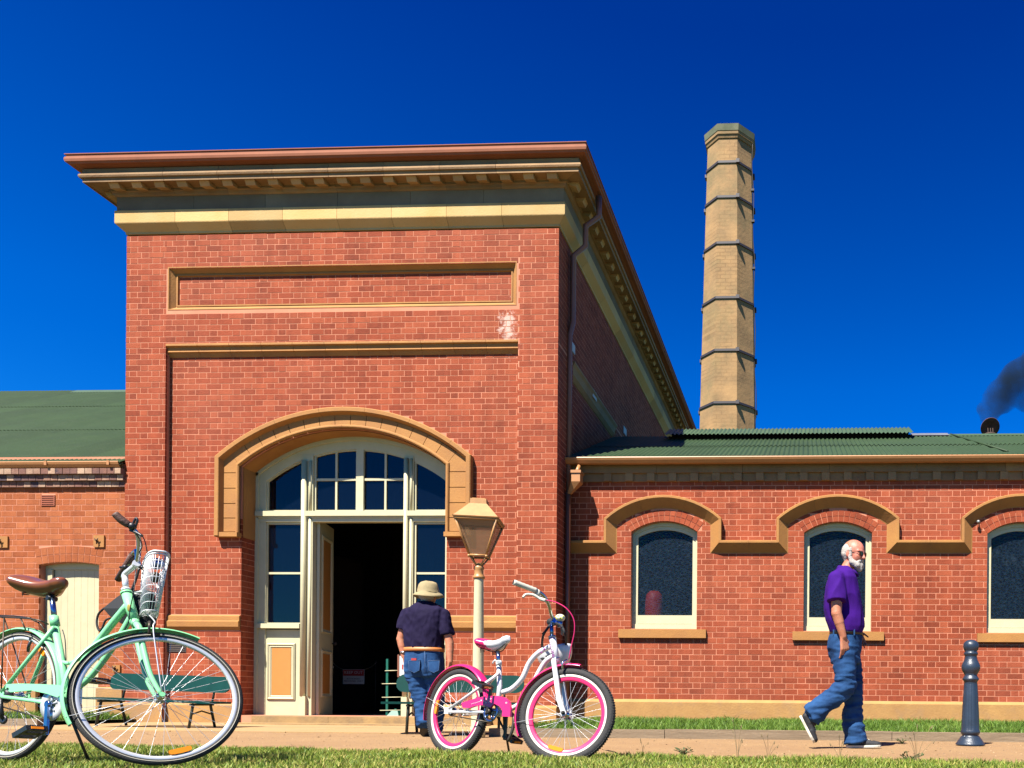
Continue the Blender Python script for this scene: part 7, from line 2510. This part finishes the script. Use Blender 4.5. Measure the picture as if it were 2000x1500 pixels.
# glasses
mb = MB()
for s in (-1, 1):
    c = H(.098, .033 * s, -.002)
    pts = [c + lft * (.024 * math.cos(R(a))) + upv * (.0185 * math.sin(R(a)) * (1.0 if math.sin(R(a)) > 0 else 1.15)) - fwd * (.012 * abs(math.cos(R(a)) * .5 + .5 * s) if 0 else .008 * max(0, math.cos(R(a)) * s)) for a in range(0, 361, 24)]
    mb.tube(pts, .0022, 5, cap=False)
    mb.tube([H(.090, .057 * s, .006), H(.02, .080 * s, .012), H(-.02, .083 * s, .008)], .002, 5)
mb.tube([H(.101, -.010, .004), H(.104, 0, .007), H(.101, .010, .004)], .002, 5)
gl = mb.build('glasses', M['wire'], man)
for s in (-1, 1):
    c = H(.0965, .033 * s, -.002)
    pts = [c + lft * (.0235 * math.cos(R(a))) + upv * (.018 * math.sin(R(a)) * (1.0 if math.sin(R(a)) > 0 else 1.15)) - fwd * (.008 * max(0, math.cos(R(a)) * s)) for a in range(0, 360, 24)]
    mb = MB(); n_ = len(pts); mb.add(pts + [p - fwd * .002 for p in pts], [tuple(range(n_)), tuple(range(2 * n_ - 1, n_ - 1, -1))] + [(i, (i + 1) % n_, n_ + (i + 1) % n_, n_ + i) for i in range(n_)])
    mb.build('lens', M['lens'], gl)
# shirt: loose polo hanging over the belt
side_ = Vector((0, 1, 0))
mb = MB()
def slab(cx, py, w, dep, dx=0):      # a torso slice: half width w (px), half depth dep (m)
    return (cx, py, w, dep)
slices = [(1650, 1107, 8, .07), (1649, 1112, 15, .10), (1647, 1119, 22, .16), (1645.5, 1131, 28, .195), (1644, 1148, 32, .195), (1645, 1168, 34.5, .185), (1647, 1190, 36, .18), (1650, 1210, 36, .18), (1653, 1225, 34, .175), (1653, 1236, 30, .165)]
rings = []; S_ = 28; vs = []
for px, py, w, dp in slices:
    c = A(px, py); wm = w / FOC * YM
    for k in range(S_):
        a = 2 * math.pi * k / S_
        ca, sa = math.cos(a), math.sin(a)
        vs.append(c + Vector((math.copysign(abs(ca) ** .85, ca) * wm, math.copysign(abs(sa) ** .85, sa) * dp, 0)))
nS = len(slices)
mb.add(vs, [(i * S_ + k, i * S_ + (k + 1) % S_, (i + 1) * S_ + (k + 1) % S_, (i + 1) * S_ + k) for i in range(nS - 1) for k in range(S_)] + [tuple(range(S_ - 1, -1, -1)), tuple((nS - 1) * S_ + k for k in range(S_))], True)
# near sleeve
cuff = A(1633, 1168, -.21)
mb.cone(A(1640, 1127, -.12), .070, sh_n + Vector((0, -.005, 0)), .073, 16)
sleeve_dir = (cuff - sh_n).normalized()
def taper(mb, p0, r0, p1, r1, n=22):
    t = (p1 - p0).normalized(); u = t.orthogonal().normalized(); w = t.cross(u); vs = []
    for p, r in ((p0, r0), (p0.lerp(p1, .5), (r0 + r1) / 2), (p1, r1)):
        vs += [p + (u * math.cos(2 * math.pi * k / n) + w * math.sin(2 * math.pi * k / n)) * r for k in range(n)]
    mb.add(vs, [(i * n + k, i * n + (k + 1) % n, (i + 1) * n + (k + 1) % n, (i + 1) * n + k) for i in range(2) for k in range(n)] + [tuple(range(n - 1, -1, -1)), tuple(2 * n + k for k in range(n))], True)
taper(mb, sh_n + Vector((.0, -.004, .0)), .072, A(1634, 1174, -.215), .079)
taper(mb, sh_f, .07, A(1658, 1172, .22), .077)
mb.cone(A(1650, 1127, .12), .07, sh_f, .07, 14)
fs_ = folds(9, 9, 3.2, .013, 2.3)
remesh(mb, 'shirt', M['purple'], man, .008, 3, lambda p, n: fs_(p, n) * min(1, max(0.1, (A(1650, 1118).z - p.z) * 5)))
# collar: stands at the nape, falls to an open V in front
mb = MB(); vs = []; n_ = 28
cc = A(1653, 1110)
for k in range(n_ + 1):
    a = R(-160 + 320 * k / n_) + math.pi            # open towards the front
    ca, sa = math.cos(a), math.sin(a)
    z = .020 - .058 * (ca + 1) / 2
    o_ = Vector((ca, sa, 0))
    base = cc + Vector((ca * .080 + .012, sa * .074, z))
    vs += [base - o_ * .004, base + o_ * .004 + Vector((0, 0, .004)), base + o_ * .026 + Vector((0, 0, -.030)), base + o_ * .018 + Vector((0, 0, -.034))]
mb.add(vs, [(i * 4 + j, i * 4 + (j + 1) % 4, (i + 1) * 4 + (j + 1) % 4, (i + 1) * 4 + j) for i in range(n_) for j in range(4)] + [(0, 1, 2, 3), (n_ * 4 + 3, n_ * 4 + 2, n_ * 4 + 1, n_ * 4)], True)
mb.build('collar', M['purple'], man)
# jeans
mb = MB()
S_ = 26; vs = []
sl = [(1653, 1233, 30, .155), (1651, 1246, 33, .165), (1649, 1262, 33.5, .165), (1649, 1280, 31, .155), (1652, 1296, 28, .14)]
for px, py, w, dp in sl:
    c = A(px, py)
    vs += [c + Vector((math.cos(2 * math.pi * k / S_) * w / FOC * YM, math.sin(2 * math.pi * k / S_) * dp, 0)) for k in range(S_)]
mb.add(vs, [(i * S_ + k, i * S_ + (k + 1) % S_, (i + 1) * S_ + (k + 1) % S_, (i + 1) * S_ + k) for i in range(len(sl) - 1) for k in range(S_)] + [tuple(range(S_ - 1, -1, -1)), tuple((len(sl) - 1) * S_ + k for k in range(S_))], True)
def limb(mb, pts, rs):
    for (a, b, r0, r1) in zip(pts[:-1], pts[1:], rs[:-1], rs[1:]): mb.cone(a, r0, b, r1, 18)
limb(mb, [A(1648, 1270, -.085), A(1650, 1305, -.095), A(1652, 1338, -.10), A(1640, 1352, -.10), A(1615, 1372, -.10), A(1594, 1391, -.10)], [.108, .100, .088, .088, .083, .088])
limb(mb, [A(1655, 1270, .08), A(1664, 1310, .085), A(1666, 1352, .08), A(1665, 1395, .075), A(1669, 1435, .07)], [.108, .094, .082, .085, .092])
taper(mb, A(1618, 1370, -.10), .080, A(1584, 1398, -.10), .096)
taper(mb, A(1665, 1400, .075), .084, A(1671, 1450, .07), .100)
f1 = folds(4, 4, 13, .016, 7.7); f2 = folds(9, 9, 30, .0045, 1.7)
def jf(p, n):
    k = 1.0
    return (f1(p, n) + f2(p, n)) * (.25 if p.z > A(1650, 1262).z else (.55 if p.z > A(1650, 1320).z else 1.0))
jo = remesh(mb, 'jeans', M['denim'], man, .0085, 3, jf)
# hems
mb = MB()
def ringband(mb, c, t, r0, r1, h, n=26, flat=None):
    t = t.normalized(); u = t.orthogonal().normalized(); w = t.cross(u); vs = []
    for (r, hh_) in ((r0, 0), (r0 + .004, 0), (r1 + .004, h), (r1, h)):
        vs += [c + t * hh_ + (u * math.cos(2 * math.pi * k / n) + w * math.sin(2 * math.pi * k / n)) * r for k in range(n)]
    mb.add(vs, [(i * n + k, i * n + (k + 1) % n, ((i + 1) % 4) * n + (k + 1) % n, ((i + 1) % 4) * n + k) for i in range(4) for k in range(n)], True)
# belt, loops, pocket
mb = MB()
def ellband(mb, pz0, pz1, cx, w, dp, grow=.004):
    n = 40; vs = []
    for (py, g_) in ((pz0, 0), (pz0, grow), (pz1, grow), (pz1, 0)):
        c = A(cx, py)
        vs += [c + Vector((math.cos(2 * math.pi * k / n) * (w / FOC * YM + g_), math.sin(2 * math.pi * k / n) * (dp + g_), 0)) for k in range(n)]
    mb.add(vs, [(i * n + k, i * n + (k + 1) % n, ((i + 1) % 4) * n + (k + 1) % n, ((i + 1) % 4) * n + k) for i in range(4) for k in range(n)], True)
ellband(mb, 1241, 1232, 1652.5, 31.5, .163)
mb.build('belt', M['belt_black'], man)
mb = MB()
for px in (1666, 1627):
    w = 31.5 / FOC * YM + .01; dx = A(px, 1236).x - A(1652.5, 1236).x
    yy = -.172 * math.sqrt(max(0, 1 - (dx / w) ** 2))
    p = A(1652.5, 1236) + Vector((dx, yy, 0)); mb.box(p.x - .006, p.x + .006, p.y - .003, p.y + .006, p.z - .035, p.z + .018)
mb.build('belt_loop', M['denim'], man)
# shoes
def shoe(pa, heel, toe, wdt, upz, msole=None):
    """heel and toe = ground contact points of the sole; upz = up vector of the foot"""
    ax_ = (toe - heel).normalized(); L_ = (toe - heel).length; up_ = (upz - ax_ * upz.dot(ax_)).normalized(); sd_ = ax_.cross(up_)
    P2 = lambda x, y, z: heel + ax_ * (x * L_) + sd_ * y + up_ * z
    prof_ = [(0.0, .55), (.06, .82), (.2, .92), (.4, .86), (.6, .98), (.78, 1.0), (.9, .82), (.97, .5), (1.0, .12)]
    m1 = MB(); vs = []
    for z_, g_ in ((0, .94), (.010, 1.0), (.020, .98)):
        L1 = [P2(x, w * wdt / 2 * g_, z_ + (.018 * max(0, x - .75) * 4 * .25)) for x, w in prof_]; R1 = [P2(x, -w * wdt / 2 * g_, z_ + (.018 * max(0, x - .75))) for x, w in prof_[::-1]]
        vs += L1 + R1
    n_ = len(prof_) * 2
    m1.add(vs, [tuple(range(n_ - 1, -1, -1)), tuple(range(2 * n_, 3 * n_))] + [(i * n_ + k, i * n_ + (k + 1) % n_, (i + 1) * n_ + (k + 1) % n_, (i + 1) * n_ + k) for i in range(2) for k in range(n_)])
    so_ = None
    m2 = MB()
    m2.cone(P2(.13, 0, .058), .043, P2(.30, 0, .056), .043, 14); m2.cone(P2(.15, 0, .095), .042, P2(.38, 0, .078), .038, 14)
    m2.cone(P2(.30, 0, .052), .041, P2(.62, 0, .040), .036, 14); m2.cone(P2(.62, .012, .036), .030, P2(.88, .010, .030), .024, 12); m2.cone(P2(.62, -.012, .036), .030, P2(.88, -.010, .030), .024, 12); m2.cone(P2(.8, 0, .034), .03, P2(.92, 0, .03), .026, 12)
    o = remesh(m2, 'shoe', M['shoe'], pa, .006, 3)
    m1.build('sole', msole or M['sole'], o)
    m3 = MB()
    for k in range(4):
        x = .40 + .08 * k; z = .098 - .085 * (x - .36)
        m3.tube([P2(x, -.022, z - .008), P2(x, 0, z + .0), P2(x + .03, .022, z - .008)], .0025, 5)
    m3.build('lace', M['sole'], o)
shoe(man, A(1652, 1460, .07), A(1721, 1460, .05), .10, Vector((0, 0, 1)))
shoe(man, A(1561, 1399, -.10), A(1588, 1452, -.10), .10, Vector((.85, 0, .5)))
# stitched back pocket
# ---------------------------------------------------------------- the man in the hat, seen from behind
YN = 8.02
def B(px, py, dy=0.0): return at(px, py, YN + dy)
ft = B(826, 1440)
man2 = thing('person', 'man in khaki sun hat, navy polo shirt and jeans walking away towards the doorway', 'person', (ft.x, YN, 0))
hc2 = B(834, 1158, .02)
body = MB()
body.ball(hc2 + Vector((0, 0, .01)), .098, 20, 14, sc=(.82, 1.02, 1.12)); body.ball(hc2 + Vector((.01, .05, -.05)), .062, 14, 10, sc=(.95, 1, 1.1))
body.cone(hc2 + Vector((.01, .09, -.01)), .012, hc2 + Vector((.01, .115, -.035)), .014, 10)
for s in (-1, 1): body.ball(hc2 + Vector((.083 * s, .01, -.03)), .026, 12, 8, sc=(.35, .7, 1.2))
nb_ = B(832, 1184, .0)
body.cone(hc2 + Vector((0, 0, -.05)), .058, nb_, .064, 16)
ch2, hp2 = B(830, 1215), B(829, 1282)
body.cone(nb_, .07, ch2, .12, 16); body.cone(ch2, .13, hp2, .13, 16)
sl2, el2, wl2 = B(793, 1200, .0), B(783, 1248, -.02), B(789, 1281, -.03)
sr2, er2, wr2 = B(868, 1200, .0), B(878, 1256, -.02), B(879, 1292, -.05)
for sh_, e_, w_ in ((sl2, el2, wl2), (sr2, er2, wr2)):
    body.cone(ch2 + Vector((0, 0, .04)), .07, sh_ + Vector((0, 0, -.03)), .045, 14); body.cone(sh_ + Vector((0, 0, -.03)), .046, e_, .046, 14); body.cone(e_, .046, e_.lerp(w_, .4), .043, 14); body.cone(e_.lerp(w_, .4), .0435, w_, .030, 14)
hand(body, wl2, Vector((.12, .25, -1)), Vector((.9, .2, 0)), Vector((.1, .9, 0)), .5, 1.05)
hand(body, wr2, Vector((-.08, .1, -1)), Vector((-.9, .2, 0)), Vector((-.1, .9, 0)), .5, 1.05)
for a, b, c in ((B(817, 1300), B(821, 1362, .0), B(829, 1415, -.03)), (B(843, 1300), B(848, 1362, .10), B(846, 1432, .22))):
    body.cone(hp2, .11, a, .10, 14); body.cone(a, .09, b, .065, 14); body.cone(b, .06, c, .045, 14)
remesh(body, 'body', M['skin'], man2, .006, 6)
mb = MB(); mb.ball(hc2 + Vector((0, -.012, -.018)), .099, 20, 12, sc=(.84, .96, .78)); mb.cone(hc2 + Vector((0, -.05, -.05)), .045, hc2 + Vector((0, -.04, -.075)), .035, 12)
remesh(mb, 'hair', M['hair'], man2, .006, 2)
# bucket hat
mb = MB(); n = 40; vs = []
hatc = B(836, 1164, .01)
prof_ = [(.150, -.012), (.152, -.008), (.135, .012), (.112, .034), (.110, .040), (.104, .075), (.094, .120), (.080, .140), (.045, .152), (.002, .155)]
for r, z in prof_:
    for k in range(n):
        a = 2 * math.pi * k / n
        w = 1 + .035 * math.sin(3 * a + z * 20) + .02 * math.sin(5 * a + 1 + z * 30)
        vs.append(hatc + Vector((r * w * math.cos(a) * (1.0 if z > .035 else 1.02), r * w * math.sin(a), z + (.010 * math.sin(2 * a + .6) if z < .03 else .006 * math.sin(3 * a)))))
mb.add(vs, [(i * n + k, i * n + (k + 1) % n, (i + 1) * n + (k + 1) % n, (i + 1) * n + k) for i in range(len(prof_) - 1) for k in range(n)], True)
vs2 = [hatc + Vector((.104 * math.cos(2 * math.pi * k / n), .104 * math.sin(2 * math.pi * k / n), .030)) for k in range(n)]
b0 = len(mb.v); mb.add(vs2, [tuple(range(n))]); 
mb.f += [(b0 + k, b0 + (k + 1) % n, (k + 1) % n, k) for k in range(n)]; mb.s += [True] * n
hat = mb.build('hat', M['hat'], man2)
mb = MB(); mb.tube([hatc + Vector((.111 * math.cos(a), .111 * math.sin(a), .040)) for a in [2 * math.pi * k / 32 for k in range(33)]], .003, 6, cap=False); mb.build('hat_band', M['hat'], hat)
# shirt
mb = MB(); S_ = 28; vs = []
sl = [(832, 1178, 13, .075), (832, 1184, 26, .10), (830, 1192, 39, .125), (829, 1204, 41, .14), (829, 1222, 39.5, .14), (829, 1240, 37.5, .14), (829, 1256, 36.5, .142), (830, 1266, 36, .14)]
for px, py, w, dp in sl:
    c = B(px, py)
    for k in range(S_):
        a = 2 * math.pi * k / S_; ca, sa = math.cos(a), math.sin(a)
        vs.append(c + Vector((math.copysign(abs(ca) ** .8, ca) * w / FOC * YN, math.copysign(abs(sa) ** .8, sa) * dp, 0)))
mb.add(vs, [(i * S_ + k, i * S_ + (k + 1) % S_, (i + 1) * S_ + (k + 1) % S_, (i + 1) * S_ + k) for i in range(len(sl) - 1) for k in range(S_)] + [tuple(range(S_ - 1, -1, -1)), tuple((len(sl) - 1) * S_ + k for k in range(S_))], True)
mb.cone(B(808, 1196), .075, sl2 + Vector((.01, 0, 0)), .062, 14); taper(mb, sl2 + Vector((.015, 0, .005)), .062, B(787, 1230, -.01), .072)
mb.cone(B(852, 1196), .075, sr2 + Vector((-.01, 0, 0)), .062, 14); taper(mb, sr2 + Vector((-.015, 0, .005)), .062, B(873, 1240, -.01), .070)
fs2 = folds(7, 7, 4, .013, 5.1); fs2b = folds(16, 16, 9, .006, 2.1)
remesh(mb, 'shirt', M['navy'], man2, .009, 3, lambda p, n: fs2(p + Vector((p.z * .5, 0, 0)), n) + fs2b(p, n))
mb = MB(); vs = []; n = 28
for (r, z) in ((.066, .03), (.070, .032), (.088, -.02), (.084, -.022)):
    vs += [B(832, 1181) + Vector((math.cos(2 * math.pi * k / n) * r * 1.1, math.sin(2 * math.pi * k / n) * r, z + .0)) for k in range(n)]
mb.add(vs, [(i * n + k, i * n + (k + 1) % n, ((i + 1) % 4) * n + (k + 1) % n, ((i + 1) % 4) * n + k) for i in range(4) for k in range(n)], True)
mb.build('collar', M['navy'], man2)
# jeans
mb = MB(); vs = []; S_ = 28
sl = [(829, 1268, 36, .135), (829, 1282, 37, .145), (829, 1298, 38, .15), (829, 1312, 38, .145), (830, 1322, 36, .13)]
for px, py, w, dp in sl:
    c = B(px, py)
    for k in range(S_):
        a = 2 * math.pi * k / S_; ca, sa = math.cos(a), math.sin(a)
        vs.append(c + Vector((math.copysign(abs(ca) ** .85, ca) * w / FOC * YN, math.copysign(abs(sa) ** .85, sa) * dp * (1.0 - .10 * (abs(ca) < .12)), 0)))
mb.add(vs, [(i * S_ + k, i * S_ + (k + 1) % S_, (i + 1) * S_ + (k + 1) % S_, (i + 1) * S_ + k) for i in range(len(sl) - 1) for k in range(S_)] + [tuple(range(S_ - 1, -1, -1)), tuple((len(sl) - 1) * S_ + k for k in range(S_))], True)
limb(mb, [B(813, 1306), B(815, 1335, -.01), B(822, 1362, -.01), B(828, 1392, -.06), B(831, 1408, -.08)], [.110, .100, .088, .080, .082])
limb(mb, [B(845, 1306), B(849, 1340, .04), B(851, 1375, .10), B(849, 1420, .20)], [.110, .096, .084, .085])
taper(mb, B(827, 1390, -.055), .078, B(833, 1416, -.09), .088)
g1_ = folds(4, 4, 13, .019, 11.7); g2_ = folds(9, 9, 30, .005, 4.2)
remesh(mb, 'jeans', M['denim'], man2, .0095, 3, lambda p, n: (g1_(p, n) + g2_(p, n)) * (.2 if p.z > B(830, 1315).z else 1))
# belt and back pockets
n = 40; mb = MB(); vs = []
for py, g_ in ((1273, 0), (1273, .005), (1265.5, .005), (1265.5, 0)):
    c = B(829, py); vs += [c + Vector((math.copysign(abs(math.cos(2 * math.pi * k / n)) ** .85, math.cos(2 * math.pi * k / n)) * (37.2 / FOC * YN + g_), math.copysign(abs(math.sin(2 * math.pi * k / n)) ** .85, math.sin(2 * math.pi * k / n)) * (.146 + g_), 0)) for k in range(n)]
mb.add(vs, [(i * n + k, i * n + (k + 1) % n, ((i + 1) % 4) * n + (k + 1) % n, ((i + 1) % 4) * n + k) for i in range(4) for k in range(n)], True)
mb.build('belt', M['belt_tan'], man2)
for cx, tx in ((809, -1), (847, 1)):
    mb = MB(); y_ = -.158
    P5 = [B(cx - 11, 1290, y_), B(cx + 11, 1289, y_), B(cx + 10, 1309, y_ - .004), B(cx, 1314, y_ - .004), B(cx - 10, 1309, y_ - .004)]
    P6 = [p + Vector((0, .03, 0)) for p in P5]
    mb.add(P5 + P6, [tuple(range(5)), tuple(range(9, 4, -1))] + [(i, (i + 1) % 5, 5 + (i + 1) % 5, 5 + i) for i in range(5)]); mb.build('back_pocket', M['denim'], man2)
    mb = MB(); mb.tube([B(cx - 11, 1290.5, y_ - .002), B(cx + 11, 1289.5, y_ - .002)], .002, 4); mb.tube([B(cx - 11, 1290.5, y_ - .002), B(cx - 10, 1309, y_ - .006), B(cx, 1314, y_ - .006), B(cx + 10, 1309, y_ - .006), B(cx + 11, 1290, y_ - .002)], .0013, 4); mb.build('pocket_seam', M['stitch'], man2)
mb = MB(); mb.tube([B(829.5, 1272, -.153), B(829.5, 1290, -.158), B(829.5, 1312, -.152)], .0022, 5); mb.build('back_seam', M['stitch'], man2)
mb = MB(); p0_, p1_ = B(803, 1288.5, -.162), B(813, 1285.5, -.162); mb.box(p0_.x, p1_.x, p0_.y, p0_.y + .012, p0_.z - .006, p1_.z); mb.build('pocket_cloth', M['signred'], man2)
mb = MB(); ringband(mb, B(789, 1276, -.03), Vector((0, 0, 1)), .034, .034, .02); mb.build('wristwatch', M['watch'], man2)
# shoes: left heel lifted, sole towards the camera
hl_, tl_ = B(838, 1410, -.14), B(832, 1443, .06)
def shoe2(heel, toe, upz):
    shoe(man2, heel, toe, .12, upz, M['blackp'])
shoe2(B(832, 1405, -.14), B(829, 1441, -.0), Vector((0, 1, .5)))
shoe2(B(848, 1436, .13), B(848, 1433, .40), Vector((0, 0, 1)))
